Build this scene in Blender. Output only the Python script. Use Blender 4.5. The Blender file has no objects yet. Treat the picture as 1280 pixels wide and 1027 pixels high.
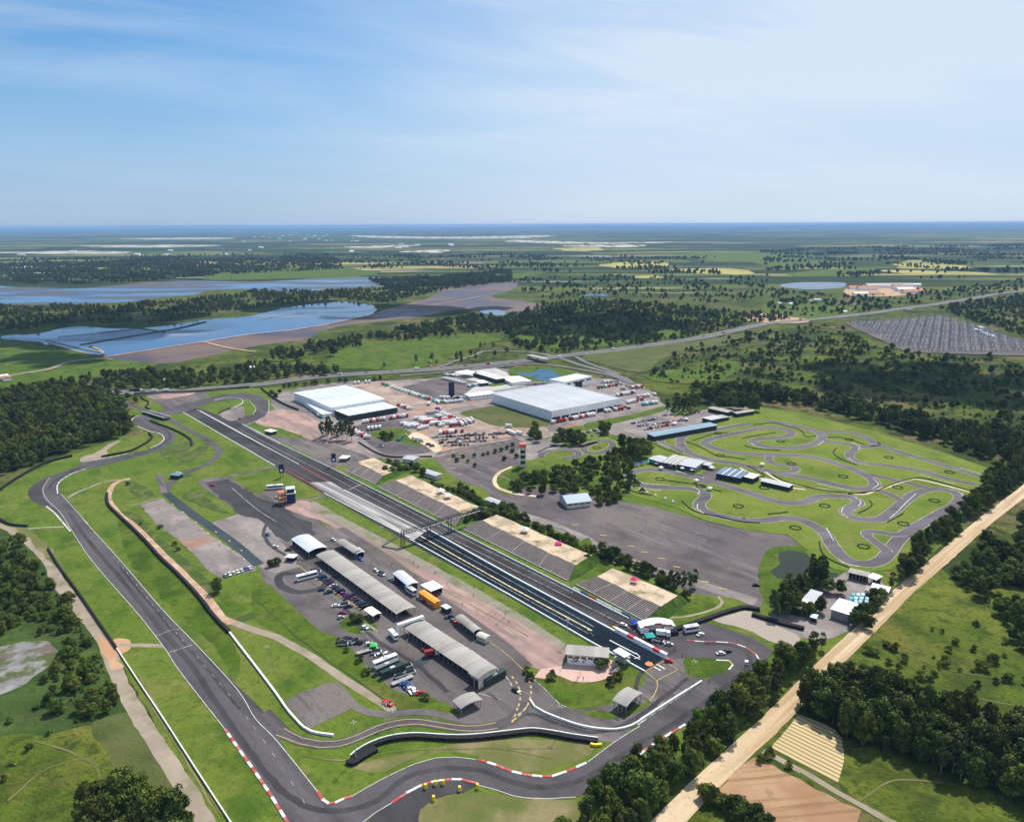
import bpy, bmesh, math, random
from mathutils import Vector, noise, Matrix
from mathutils.geometry import tessellate_polygon
R = math.radians
random.seed(7)
S = bpy.context.scene
COL = S.collection

# ---------------------------------------------------------------- camera, sky, sun, exposure
CAM_H = 200.0
FPX = 951.0                     # focal length in photo pixels (photo 1280 x 1027)
PITCH, ROLL = R(13.75), R(-0.27)
cam_d = bpy.data.cameras.new('camera')
cam_d.sensor_width = 36.0
cam_d.lens = 36.0 * FPX / 1280.0
cam_d.clip_start = 1.0
cam_d.clip_end = 200000.0
cam = bpy.data.objects.new('camera', cam_d)
COL.objects.link(cam)
cam.matrix_world = (Matrix.Translation((0, 0, CAM_H)) @ Matrix.Rotation(R(90) - PITCH, 4, 'X')
                    @ Matrix.Rotation(ROLL, 4, 'Z'))
S.camera = cam
CAM_R = cam.matrix_world.to_3x3()

SUN_EL, SUN_AZ = R(54), R(28)          # azimuth measured from +Y towards +X
world = bpy.data.worlds.new('World')
S.world = world
world.use_nodes = True
wn, wl = world.node_tree.nodes, world.node_tree.links
wn.clear()
w_out = wn.new('ShaderNodeOutputWorld')
w_bg = wn.new('ShaderNodeBackground')
sky = wn.new('ShaderNodeTexSky')
sky.sky_type = 'NISHITA'
sky.sun_disc = False
sky.sun_elevation = SUN_EL
sky.sun_rotation = SUN_AZ
sky.altitude = 200
sky.air_density = 1.0
sky.dust_density = 0.25
sky.ozone_density = 4.5
w_bg.inputs['Strength'].default_value = 0.100
# thin cirrus: streaky noise in the direction of view (a real sky texture, mixed over the Nishita sky)
tc = wn.new('ShaderNodeTexCoord')
sep = wn.new('ShaderNodeSeparateXYZ')
wl.new(tc.outputs['Generated'], sep.inputs[0])
def wmath(op, a, b=None, c=None):
    n = wn.new('ShaderNodeMath'); n.operation = op
    for i, v in enumerate((a, b, c)):
        if v is None: continue
        if isinstance(v, (int, float)): n.inputs[i].default_value = v
        else: wl.new(v, n.inputs[i])
    return n.outputs[0]
zc = wmath('MAXIMUM', sep.outputs[2], 0.0)
den = wmath('ADD', zc, 0.10)
px_ = wmath('DIVIDE', sep.outputs[0], den)
py_ = wmath('DIVIDE', sep.outputs[1], den)
cmb = wn.new('ShaderNodeCombineXYZ')
wl.new(px_, cmb.inputs[0]); wl.new(py_, cmb.inputs[1])
mp = wn.new('ShaderNodeMapping')
mp.vector_type = 'TEXTURE'
mp.inputs['Rotation'].default_value = (0, 0, R(28))
mp.inputs['Scale'].default_value = (2.2, 0.9, 1)
wl.new(cmb.outputs[0], mp.inputs[0])
cn = wn.new('ShaderNodeTexNoise')
cn.inputs['Scale'].default_value = 1.1
cn.inputs['Detail'].default_value = 9
cn.inputs['Roughness'].default_value = 0.58
cn.inputs['Distortion'].default_value = 0.5
wl.new(mp.outputs[0], cn.inputs['Vector'])
cr = wn.new('ShaderNodeMapRange')
cr.inputs['From Min'].default_value = 0.40
cr.inputs['From Max'].default_value = 0.80
cr.inputs['To Max'].default_value = 0.95
wl.new(cn.outputs[0], cr.inputs['Value'])
cn2 = wn.new('ShaderNodeTexNoise')
cn2.inputs['Scale'].default_value = 0.35
cn2.inputs['Detail'].default_value = 4
wl.new(cmb.outputs[0], cn2.inputs['Vector'])
cr2 = wn.new('ShaderNodeMapRange')
cr2.inputs['From Min'].default_value = 0.35
cr2.inputs['From Max'].default_value = 0.65
wl.new(cn2.outputs[0], cr2.inputs['Value'])
# broad veil of thin cloud, thicker to the right of the view (towards the sun)
veil = wn.new('ShaderNodeMapRange')
veil.inputs['From Min'].default_value = -0.42
veil.inputs['From Max'].default_value = 0.25
veil.inputs['To Min'].default_value = 0.0
veil.inputs['To Max'].default_value = 0.78
veil.interpolation_type = 'SMOOTHSTEP'
wl.new(sep.outputs[0], veil.inputs['Value'])
fade = wn.new('ShaderNodeMapRange'); fade.inputs['From Min'].default_value = 0.03; fade.inputs['From Max'].default_value = 0.22; fade.inputs['To Min'].default_value = 0.12
wl.new(sep.outputs[2], fade.inputs['Value'])
cl = wmath('MULTIPLY', wmath('MULTIPLY', cr.outputs[0], fade.outputs[0]), wmath('MULTIPLY_ADD', cr2.outputs[0], 0.75, 0.25))
vl = wmath('MULTIPLY', veil.outputs[0], wmath('MULTIPLY_ADD', cn2.outputs[0], 0.7, 0.55))
tot = wmath('MINIMUM', wmath('ADD', cl, vl), 0.9)
wmix = wn.new('ShaderNodeMix'); wmix.data_type = 'RGBA'
wl.new(tot, wmix.inputs['Factor'])
hs = wn.new('ShaderNodeHueSaturation')
hs.inputs['Saturation'].default_value = 1.3
hs.inputs['Hue'].default_value = 0.498
wl.new(sky.outputs[0], hs.inputs['Color'])
# the air near the horizon: pale blue
hz = wn.new('ShaderNodeMapRange'); hz.inputs['From Min'].default_value = 0.30; hz.inputs['From Max'].default_value = -0.02
hz.inputs['To Max'].default_value = 0.8; hz.interpolation_type = 'SMOOTHSTEP'
wl.new(sep.outputs[2], hz.inputs['Value'])
hmix = wn.new('ShaderNodeMix'); hmix.data_type = 'RGBA'
wl.new(hz.outputs[0], hmix.inputs['Factor']); wl.new(hs.outputs[0], hmix.inputs[6]); hmix.inputs[7].default_value = (2.7, 4.2, 6.7, 1)
wl.new(hmix.outputs[2], wmix.inputs[6])
wmix.inputs[7].default_value = (6.3, 7.2, 8.3, 1)
wl.new(wmix.outputs[2], w_bg.inputs['Color'])
wl.new(w_bg.outputs[0], w_out.inputs['Surface'])

sun_d = bpy.data.lights.new('sun', 'SUN')
sun_d.energy = 5.0
sun_d.angle = R(0.53)
sun_d.color = (1.0, 0.945, 0.85)
sun = bpy.data.objects.new('sun', sun_d)
COL.objects.link(sun)
SUN_V = Vector((math.sin(SUN_AZ) * math.cos(SUN_EL), math.cos(SUN_AZ) * math.cos(SUN_EL), math.sin(SUN_EL)))
sun.rotation_euler = SUN_V.to_track_quat('Z', 'Y').to_euler()
sun.location = (0, 0, 400)
S.view_settings.view_transform = 'Standard'
S.view_settings.look = 'None'
S.view_settings.exposure = 0.2
S.view_settings.gamma = 1.0
S.cycles.max_bounces = 4
S.cycles.diffuse_bounces = 2
S.cycles.volume_bounces = 0
S.cycles.transparent_max_bounces = 6

# ---------------------------------------------------------------- helpers
def G(x, y, z=0.0):
    """world point, at height z, that the surveyed photo pixel (x, y) shows"""
    d = CAM_R @ Vector(((x - 640.0) / FPX, (513.5 - y) / FPX, -1.0))
    t = (z - CAM_H) / d.z
    return Vector((d.x * t, d.y * t, z))

def P(s):
    return [tuple(float(v) for v in q.split(',')) for q in s.split()]

def W(s, z=0.0):
    return [G(x, y, z) for x, y in (P(s) if isinstance(s, str) else s)]

def crom(pts, closed=False, step=3.0):
    n = len(pts); out = []
    segs = n if closed else n - 1
    for i in range(segs):
        if closed: p0, p1, p2, p3 = (pts[(i + k - 1) % n] for k in range(4))
        else: p0, p1, p2, p3 = pts[max(i - 1, 0)], pts[i], pts[i + 1], pts[min(i + 2, n - 1)]
        L = (p2 - p1).length
        m = max(1, min(60, int(L / step)))
        # centripetal parametrisation keeps uneven spacing well behaved
        d1 = max((p1 - p0).length, 1e-3) ** .5; d2 = max(L, 1e-3) ** .5; d3 = max((p3 - p2).length, 1e-3) ** .5
        t1 = (p1 - p0) / d1 - (p2 - p0) / (d1 + d2) + (p2 - p1) / d2 if (p1 - p0).length > 1e-3 else (p2 - p1) / d2
        t2 = (p2 - p1) / d2 - (p3 - p1) / (d2 + d3) + (p3 - p2) / d3 if (p3 - p2).length > 1e-3 else (p2 - p1) / d2
        t1 *= d2; t2 *= d2
        for k in range(m):
            t = k / m
            out.append((2*t**3 - 3*t*t + 1) * p1 + (t**3 - 2*t*t + t) * t1 + (-2*t**3 + 3*t*t) * p2 + (t**3 - t*t) * t2)
    if not closed: out.append(pts[-1].copy())
    return out

def dens(pts, closed, step):
    n = len(pts); out = []
    for i in range(n if closed else n - 1):
        a, b = pts[i], pts[(i + 1) % n]
        m = max(1, int((b - a).length / step))
        for k in range(m): out.append(a.lerp(b, k / m))
    if not closed: out.append(pts[-1].copy())
    return out

def tag(o, label=None, cat=None, group=None, kind=None):
    if label: o['label'] = label
    if cat: o['category'] = cat
    if group: o['group'] = group
    if kind: o['kind'] = kind
    return o

class MB:
    """collects faces and builds ONE mesh object"""
    def __init__(s): s.v = []; s.f = []; s.m = []
    def face(s, idx, m=0): s.f.append(idx); s.m.append(m)
    def quad(s, a, b, c, d, m=0):
        n = len(s.v); s.v += [tuple(a), tuple(b), tuple(c), tuple(d)]; s.face((n, n+1, n+2, n+3), m)
    def box(s, x0, x1, y0, y1, z0, z1, m=0, M=None):
        n = len(s.v)
        for z in (z0, z1):
            for x, y in ((x0, y0), (x1, y0), (x1, y1), (x0, y1)):
                p = Vector((x, y, z)); s.v.append(tuple(M @ p if M else p))
        for q in ((0,3,2,1),(4,5,6,7),(0,1,5,4),(1,2,6,5),(2,3,7,6),(3,0,4,7)):
            s.face(tuple(n + k for k in q), m)
    def prism(s, pts, z0, z1, m=0, M=None):
        """vertical prism over a plan outline (x, y)"""
        n = len(s.v); k = len(pts)
        for z in (z0, z1):
            for p in pts:
                q = Vector((p[0], p[1], z)); s.v.append(tuple(M @ q if M else q))
        s.face(tuple(n + k + i for i in range(k)), m); s.face(tuple(n + k - 1 - i for i in range(k)), m)
        for i in range(k): j = (i + 1) % k; s.face((n+i, n+j, n+k+j, n+k+i), m)
    def profile(s, prof, y0, y1, m=0, M=None):
        """outline in x-z swept along y"""
        n = len(s.v); k = len(prof)
        for y in (y0, y1):
            for p in prof:
                q = Vector((p[0], y, p[1])); s.v.append(tuple(M @ q if M else q))
        s.face(tuple(n + i for i in range(k)), m); s.face(tuple(n + 2*k - 1 - i for i in range(k)), m)
        for i in range(k): j = (i + 1) % k; s.face((n+j, n+i, n+k+i, n+k+j), m)
    def cyl(s, a, b, r0, r1=None, n=8, m=0, caps=True):
        a, b = Vector(a), Vector(b); r1 = r0 if r1 is None else r1
        d = (b - a).normalized(); u = d.orthogonal().normalized(); w = d.cross(u)
        k = len(s.v)
        for c, r in ((a, r0), (b, r1)):
            for i in range(n):
                t = 2 * math.pi * i / n; s.v.append(tuple(c + (u * math.cos(t) + w * math.sin(t)) * r))
        for i in range(n): j = (i + 1) % n; s.face((k+i, k+j, k+n+j, k+n+i), m)
        if caps:
            s.face(tuple(k + n - 1 - i for i in range(n)), m); s.face(tuple(k + n + i for i in range(n)), m)
    def mesh(s, name):
        me = bpy.data.meshes.new(name); me.from_pydata(s.v, [], s.f)
        me.polygons.foreach_set('material_index', s.m); me.update()
        return me
    def build(s, name, mats, parent=None, smooth=False):
        me = s.mesh(name)
        for m in (mats if isinstance(mats, (list, tuple)) else [mats]): me.materials.append(m)
        if smooth: me.polygons.foreach_set('use_smooth', [True] * len(me.polygons))
        o = bpy.data.objects.new(name, me); COL.objects.link(o)
        if parent: o.parent = parent
        return o

def empty(name, loc=(0, 0, 0), rz=0.0):
    o = bpy.data.objects.new(name, None); COL.objects.link(o)
    o.location = loc; o.rotation_euler = (0, 0, rz); o.empty_display_size = 1
    return o

def copy_tree(o, parent=None):
    c = o.copy(); COL.objects.link(c)
    if parent: c.parent = parent
    for ch in o.children: copy_tree(ch, c)
    return c

# ---------------------------------------------------------------- materials
def lin(c):
    if isinstance(c, str):
        c = [int(c[i:i+2], 16) / 255 for i in (0, 2, 4)]
        c = [v / 12.92 if v <= .04045 else ((v + .055) / 1.055) ** 2.4 for v in c]
    return (c[0], c[1], c[2], 1.0)

def newmat(name):
    m = bpy.data.materials.new(name); m.use_nodes = True
    nt = m.node_tree; b = nt.nodes['Principled BSDF']
    return m, nt, b

def plain(name, c, rough=0.7, metal=0.0, spec=0.3, var=0.0, vs=0.5):
    m, nt, b = newmat(name)
    b.inputs['Roughness'].default_value = rough; b.inputs['Metallic'].default_value = metal
    b.inputs['Specular IOR Level'].default_value = spec
    c = lin(c)
    if var:
        t = nt.nodes.new('ShaderNodeTexCoord'); n = nt.nodes.new('ShaderNodeTexNoise')
        n.inputs['Scale'].default_value = vs; n.inputs['Detail'].default_value = 5
        nt.links.new(t.outputs['Object'], n.inputs['Vector'])
        r = nt.nodes.new('ShaderNodeValToRGB')
        r.color_ramp.elements[0].position = .38; r.color_ramp.elements[1].position = .62
        r.color_ramp.elements[0].color = tuple(max(0, v * (1 - var)) for v in c[:3]) + (1,)
        r.color_ramp.elements[1].color = tuple(min(1, v * (1 + var)) for v in c[:3]) + (1,)
        nt.links.new(n.outputs[0], r.inputs[0]); nt.links.new(r.outputs[0], b.inputs['Base Color'])
    else: b.inputs['Base Color'].default_value = c
    return m

def layered(name, base, layers, rough=0.95, spec=0.1, bump=None):
    """base colour, then layers of (colour, noise scale 1/m, lo, hi, stretch(x,y,rot)|None, amount) mixed on top by noise"""
    m, nt, b = newmat(name)
    b.inputs['Roughness'].default_value = rough; b.inputs['Specular IOR Level'].default_value = spec
    t = nt.nodes.new('ShaderNodeTexCoord')
    prev = None
    for i, (c, sc, lo, hi, st, amt) in enumerate(layers):
        mpn = nt.nodes.new('ShaderNodeMapping')
        nt.links.new(t.outputs['Object'], mpn.inputs[0])
        mpn.inputs['Location'].default_value = (i * 371.3, i * 117.7, i * 3.1)
        if st:   # st = (frequency across, frequency along, direction of the streaks in degrees)
            mpn.vector_type = 'TEXTURE'; mpn.inputs['Scale'].default_value = (1 / st[1], 1 / st[0], 1); mpn.inputs['Rotation'].default_value = (0, 0, R(st[2]))
        n = nt.nodes.new('ShaderNodeTexNoise'); n.inputs['Scale'].default_value = sc
        n.inputs['Detail'].default_value = 6; n.inputs['Roughness'].default_value = .6
        nt.links.new(mpn.outputs[0], n.inputs['Vector'])
        mr = nt.nodes.new('ShaderNodeMapRange')
        mr.inputs['From Min'].default_value = lo; mr.inputs['From Max'].default_value = hi
        mr.inputs['To Max'].default_value = amt
        nt.links.new(n.outputs[0], mr.inputs['Value'])
        mx = nt.nodes.new('ShaderNodeMix'); mx.data_type = 'RGBA'
        nt.links.new(mr.outputs[0], mx.inputs['Factor'])
        if prev: nt.links.new(prev, mx.inputs[6])
        else: mx.inputs[6].default_value = lin(base)
        mx.inputs[7].default_value = lin(c)
        prev = mx.outputs[2]
    nt.links.new(prev, b.inputs['Base Color'])
    if bump:
        n = nt.nodes.new('ShaderNodeTexNoise'); n.inputs['Scale'].default_value = bump[0]; n.inputs['Detail'].default_value = 4
        nt.links.new(t.outputs['Object'], n.inputs['Vector'])
        bp = nt.nodes.new('ShaderNodeBump'); bp.inputs['Strength'].default_value = 1.0; bp.inputs['Distance'].default_value = bump[1]
        nt.links.new(n.outputs[0], bp.inputs['Height']); nt.links.new(bp.outputs[0], b.inputs['Normal'])
    return m

GRASS = layered('mown_grass', (0.088, 0.143, 0.013), [
    ((0.146, 0.167, 0.029), .012, .42, .64, None, .85), ((0.045, 0.095, 0.009), .035, .47, .63, None, .85),
    ((0.201, 0.185, 0.056), .07, .57, .70, None, .75), ((0.125, 0.179, 0.026), .16, .45, .66, (1, .06, -50), .6),
    ((0.038, 0.067, 0.009), .3, .50, .68, None, .6), ((0.190, 0.173, 0.060), .012, .60, .70, None, .6),
    ((0.029, 0.056, 0.007), 1.2, .5, .7, None, .55)], bump=(1.2, .4))
LUSH = layered('lush_grass', (0.069, 0.121, 0.010), [
    ((0.105, 0.148, 0.016), .03, .42, .62, None, .85), ((0.036, 0.072, 0.007), .06, .47, .63, None, .85),
    ((0.144, 0.132, 0.034), .02, .55, .70, None, .75), ((0.037, 0.063, 0.008), .25, .50, .66, None, .65),
    ((0.177, 0.148, 0.045), .11, .62, .72, None, .7), ((0.031, 0.055, 0.007), .9, .5, .7, None, .6)], bump=(1.0, .6))
MEADOW = layered('meadow_grass', (0.081, 0.115, 0.012), [
    ((0.137, 0.156, 0.021), .012, .44, .60, None, .85), ((0.042, 0.065, 0.009), .03, .48, .60, None, .85),
    ((0.161, 0.131, 0.033), .02, .54, .66, None, .75), ((0.036, 0.055, 0.009), .12, .52, .64, None, .8),
    ((0.182, 0.175, 0.028), .07, .58, .70, None, .7), ((0.031, 0.050, 0.007), .5, .5, .66, None, .7)], bump=(.8, .9))
DRY = layered('dry_grass', (.125, .13, .042), [
    ((.25, .20, .11), .035, .46, .62, None, .8), ((.075, .11, .02), .05, .5, .64, None, .8),
    ((.09, .10, .03), .6, .5, .8, None, .4)], bump=(1.0, .25))
OLIVE = layered('rough_pasture', (.075, .09, .025), [
    ((.115, .11, .045), .02, .46, .62, None, .75), ((.035, .052, .014), .05, .52, .72, None, .8),
    ((.06, .12, .02), .012, .5, .75, None, .6)], bump=(.6, .5))
SCRUB = layered('scrub_floor', (.035, .065, .014), [
    ((.07, .11, .022), .03, .45, .65, None, .8), ((.11, .10, .05), .02, .55, .75, None, .6),
    ((.02, .035, .01), .15, .5, .7, None, .6)], bump=(.5, .8))
def asph(name, c, dark=.75, light=1.3, tint=None, st=(1, .1, -50)):
    d = tuple(v * dark for v in c); l = tuple(v * light for v in c); dd = tuple(v * dark * .8 for v in c)
    return layered(name, tuple(c), [(d, .03, .46, .60, None, .85), (l, .09, .52, .66, st, .8), (tint or l, .014, .52, .64, None, .75),
                             (dd, .16, .55, .68, (1, .12, st[2]), .7), (d, .5, .52, .68, None, .5), (l, 1.3, .58, .72, None, .35)], rough=.92, spec=.08)
TRACK = asph('racing_asphalt', (.086, .078, .084), .7, 1.3, None, st=(1, .05, -49))
LOT = asph('worn_asphalt', (.125, .110, .110), .6, 1.45, (.185, .155, .14), st=(1, .2, -50))
LOT2 = asph('parking_asphalt', (.120, .103, .105), .66, 1.45, (.175, .145, .135), st=(1, .15, -50))
DARKA = asph('fresh_asphalt', (.055, .052, .056), .7, 1.3, st=(1, .1, -50))
STRIP = asph('strip_asphalt', (.050, .047, .050), .6, 1.7, st=(1, .03, -49.3))
ROADA = asph('highway_asphalt', (.16, .155, .16), .85, 1.15)
BLUEA = asph('blue_grey_asphalt', (.045, .06, .07), .8, 1.25)
RUBBER = asph('rubbered_lane', (.007, .015, .024), .6, 1.6, st=(1, .02, -49.3))
CONC = layered('launch_concrete', (.24, .235, .23), [((.14, .13, .13), .12, .46, .58, (1, .03, -49.3), .95),
    ((.48, .47, .45), .2, .48, .6, (1, .05, -49.3), .8), ((.09, .085, .085), .4, .52, .62, (1, .03, -49.3), .8)], rough=.8)
GRAVEL = layered('grey_gravel', (.215, .185, .178), [((.31, .27, .25), .05, .46, .62, None, .8), ((.125, .11, .108), .04, .5, .62, (1, .3, -50), .8),
    ((.36, .16, .08), .014, .62, .70, None, .85), ((.14, .12, .115), .3, .52, .66, None, .6)])
PINK = layered('pink_gravel', (.33, .215, .19), [((.45, .30, .26), .05, .47, .6, None, .8), ((.19, .145, .135), .03, .47, .6, (1, .15, -50), .9), ((.16, .13, .12), .2, .54, .66, (1, .2, -50), .7),
    ((.13, .12, .09), .12, .58, .75, None, .6)])
PAVE = layered('pink_paving', (.52, .34, .29), [((.60, .42, .37), .1, .45, .7, None, .6), ((.4, .27, .23), .3, .5, .7, None, .5)])
DIRT = layered('orange_dirt', (.42, .26, .15), [((.55, .40, .28), .04, .45, .7, None, .8), ((.26, .20, .15), .05, .52, .72, None, .7),
    ((.45, .17, .07), .02, .58, .74, None, .7)])
SAND = layered('pale_sand', (.55, .43, .30), [((.68, .56, .42), .06, .45, .7, None, .7), ((.40, .31, .20), .08, .52, .72, None, .7),
    ((.22, .22, .09), .05, .62, .76, None, .5)])
DROAD = layered('sandy_road', (.50, .375, .24), [((.60, .48, .34), .08, .46, .6, (1, .08, 44), .8), ((.36, .25, .14), .15, .5, .6, (1, .03, 44), .8), ((.3, .22, .13), .6, .54, .66, None, .5)])
PATHM = layered('dirt_path', (.27, .22, .17), [((.38, .32, .25), .08, .45, .7, None, .7), ((.12, .14, .06), .12, .52, .7, None, .7)])
SOIL = layered('brown_soil', (.30, .175, .10), [((.39, .25, .15), .03, .46, .6, None, .8), ((.20, .115, .06), .5, .5, .62, (1, .03, 7), .7), ((.20, .14, .07), .15, .58, .68, None, .6)])
WHITE = layered('white_paint', (.62, .62, .61), [((.34, .34, .34), .4, .52, .64, None, .75)], rough=.6)
YEL = layered('yellow_paint', (.46, .35, .11), [((.28, .23, .13), .5, .48, .62, None, .85)], rough=.6)
REDP = layered('red_paint', (.40, .065, .06), [((.42, .22, .20), .4, .48, .62, None, .8)], rough=.6)
ORP = plain('orange_paint', (.8, .2, .05), .6)
WORNW = layered('worn_white_paint', (.52, .51, .50), [((.15, .14, .15), .35, .45, .6, None, .9)], rough=.7)
TANP = plain('tan_paint', (.55, .42, .22), .7, var=.3, vs=.3)

def water_mat(name, c, c2, sc, lo, hi, rough=.07, st=(1, 1, 0), spec=.5):
    m, nt, b = newmat(name)
    t = nt.nodes.new('ShaderNodeTexCoord'); mpn = nt.nodes.new('ShaderNodeMapping')
    mpn.inputs['Scale'].default_value = (st[0], st[1], 1); mpn.inputs['Rotation'].default_value = (0, 0, R(st[2]))
    nt.links.new(t.outputs['Object'], mpn.inputs[0])
    n = nt.nodes.new('ShaderNodeTexNoise'); n.inputs['Scale'].default_value = sc; n.inputs['Detail'].default_value = 6
    nt.links.new(mpn.outputs[0], n.inputs['Vector'])
    mr = nt.nodes.new('ShaderNodeMapRange'); mr.inputs['From Min'].default_value = lo; mr.inputs['From Max'].default_value = hi
    nt.links.new(n.outputs[0], mr.inputs['Value'])
    mx = nt.nodes.new('ShaderNodeMix'); mx.data_type = 'RGBA'
    mx.inputs[6].default_value = lin(c); mx.inputs[7].default_value = lin(c2)
    nt.links.new(mr.outputs[0], mx.inputs['Factor']); nt.links.new(mx.outputs[2], b.inputs['Base Color'])
    r2 = nt.nodes.new('ShaderNodeMapRange'); r2.inputs['To Min'].default_value = rough; r2.inputs['To Max'].default_value = rough + .45
    nt.links.new(mr.outputs[0], r2.inputs['Value']); nt.links.new(r2.outputs[0], b.inputs['Roughness'])
    b.inputs['Specular IOR Level'].default_value = spec
    w = nt.nodes.new('ShaderNodeTexNoise'); w.inputs['Scale'].default_value = .35; w.inputs['Detail'].default_value = 3
    nt.links.new(t.outputs['Object'], w.inputs['Vector'])
    bp = nt.nodes.new('ShaderNodeBump'); bp.inputs['Strength'].default_value = .5; bp.inputs['Distance'].default_value = .04
    nt.links.new(w.outputs[0], bp.inputs['Height']); nt.links.new(bp.outputs[0], b.inputs['Normal'])
    return m
BLUEW = water_mat('blue_water', (.012, .06, .16), (.16, .20, .27), .0035, .50, .62, .08, (.6, 1.6, 0), .35)  # pale second colour: cloud reflections painted into the water as noise patches
WETL = water_mat('wetland_water', (.015, .085, .20), (.085, .08, .085), .004, .44, .54, .15, (.5, 2.2, 0), .25)
MUD = water_mat('muddy_water', (.062, .048, .060), (.15, .105, .09), .005, .46, .58, .4, (1, 1, 0), .15)
POND = water_mat('pond_water', (.01, .085, .16), (.01, .05, .08), .05, .5, .8, .3, (1, 1, 0), .12)
DPOND = water_mat('dark_pond_water', (.012, .022, .014), (.02, .035, .02), .05, .5, .8, .4, (1, 1, 0), .06)

# ---- the ground sheet: scrub and meadow near by, farmland patchwork beyond, out to the horizon
def ground_material():
    m, nt, b = newmat('countryside')
    b.inputs['Roughness'].default_value = .98; b.inputs['Specular IOR Level'].default_value = .05
    L = nt.links; t = nt.nodes.new('ShaderNodeTexCoord')
    def nz(sc, loc, lo, hi, st=(1, 1, 0), det=7):
        mpn = nt.nodes.new('ShaderNodeMapping'); L.new(t.outputs['Object'], mpn.inputs[0])
        mpn.inputs['Location'].default_value = loc; mpn.inputs['Scale'].default_value = (st[0], st[1], 1)
        mpn.inputs['Rotation'].default_value = (0, 0, R(st[2]))
        n = nt.nodes.new('ShaderNodeTexNoise'); n.inputs['Scale'].default_value = sc; n.inputs['Detail'].default_value = det
        n.inputs['Roughness'].default_value = .6; L.new(mpn.outputs[0], n.inputs['Vector'])
        mr = nt.nodes.new('ShaderNodeMapRange'); mr.inputs['From Min'].default_value = lo; mr.inputs['From Max'].default_value = hi
        L.new(n.outputs[0], mr.inputs['Value']); return mr.outputs[0]
    def mix(f, a, c):
        mx = nt.nodes.new('ShaderNodeMix'); mx.data_type = 'RGBA'; L.new(f, mx.inputs['Factor'])
        for i, v in ((6, a), (7, c)):
            if isinstance(v, tuple): mx.inputs[i].default_value = lin(v)
            else: L.new(v, mx.inputs[i])
        return mx.outputs[2]
    near = mix(nz(.006, (0, 0, 0), .46, .58), (.060, .085, .013), (.105, .125, .02))
    near = mix(nz(.012, (90, 40, 0), .48, .58), near, (.032, .050, .015))
    near = mix(nz(.008, (20, 70, 0), .52, .62), near, (.145, .115, .055))
    near = mix(nz(.06, (35, 9, 0), .52, .62), near, (.028, .045, .012))
    near = mix(nz(.3, (5, 9, 0), .5, .66), near, (.030, .048, .012))
    # farmland: cells of one crop each
    mpn = nt.nodes.new('ShaderNodeMapping'); L.new(t.outputs['Object'], mpn.inputs[0])
    mpn.inputs['Scale'].default_value = (.55, 1.0, 1); mpn.inputs['Rotation'].default_value = (0, 0, R(14))
    wn_ = nt.nodes.new('ShaderNodeTexNoise'); wn_.inputs['Scale'].default_value = .0008; L.new(t.outputs['Object'], wn_.inputs['Vector'])
    sc_ = nt.nodes.new('ShaderNodeVectorMath'); sc_.operation = 'SCALE'; sc_.inputs['Scale'].default_value = 900; L.new(wn_.outputs[1], sc_.inputs[0])
    ad = nt.nodes.new('ShaderNodeVectorMath'); ad.operation = 'ADD'; L.new(mpn.outputs[0], ad.inputs[0]); L.new(sc_.outputs[0], ad.inputs[1])
    vo = nt.nodes.new('ShaderNodeTexVoronoi'); vo.inputs['Scale'].default_value = .0016; L.new(ad.outputs[0], vo.inputs['Vector'])
    sp = nt.nodes.new('ShaderNodeSeparateColor'); L.new(vo.outputs['Color'], sp.inputs[0])
    cr_ = nt.nodes.new('ShaderNodeValToRGB'); cr_.color_ramp.interpolation = 'CONSTANT'
    els = [(0, (0.036, 0.057, 0.014)), (.2, (0.096, 0.127, 0.025)), (.36, (0.018, 0.031, 0.011)), (.5, (0.168, 0.172, 0.041)), (.62, (0.056, 0.086, 0.018)),
           (.72, (0.320, 0.271, 0.090)), (.77, (0.032, 0.053, 0.014)), (.9, (0.192, 0.164, 0.117)), (.94, (0.112, 0.143, 0.032))]
    cr_.color_ramp.elements[0].color = lin(els[0][1])
    cr_.color_ramp.elements[1].position = els[1][0]; cr_.color_ramp.elements[1].color = lin(els[1][1])
    for p, c in els[2:]:
        e = cr_.color_ramp.elements.new(p); e.color = lin(c)
    L.new(sp.outputs[0], cr_.inputs[0])
    far = mix(nz(.0022, (3, 1, 0), .53, .62, (.4, 1.6, 0)), cr_.outputs[0], (.03, .05, .02))
    far = mix(nz(.0006, (8, 1, 0), .50, .56, (.25, 2.2, 0)), far, (.024, .042, .014))
    far = mix(nz(.0035, (8, 31, 0), .60, .66, (.3, 2.5, 0)), far, (.46, .42, .34))
    far = mix(nz(.0012, (48, 31, 0), .57, .64, (.3, 2.0, 0)), far, (.26, .26, .06))
    far = mix(nz(.0009, (5, 71, 0), .52, .57, (.2, 2.6, 0)), far, (.018, .034, .014))
    far = mix(nz(.02, (1, 5, 0), .5, .75, (.5, 1, 0)), far, (.03, .05, .015))
    sepn = nt.nodes.new('ShaderNodeSeparateXYZ'); L.new(t.outputs['Object'], sepn.inputs[0])
    mr = nt.nodes.new('ShaderNodeMapRange'); mr.inputs['From Min'].default_value = 1900; mr.inputs['From Max'].default_value = 2800
    L.new(sepn.outputs[1], mr.inputs['Value'])
    L.new(mix(mr.outputs[0], near, far), b.inputs['Base Color'])
    return m

mb = MB()
mb.quad((-60000, -900, 0), (60000, -900, 0), (60000, 62000, 0), (-60000, 62000, 0))
tag(mb.build('ground', ground_material()), kind='structure')

ZL = [0.0]; ZSTEP = [0.02]
def nextz():
    ZL[0] += ZSTEP[0]
    return ZL[0]

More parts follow.
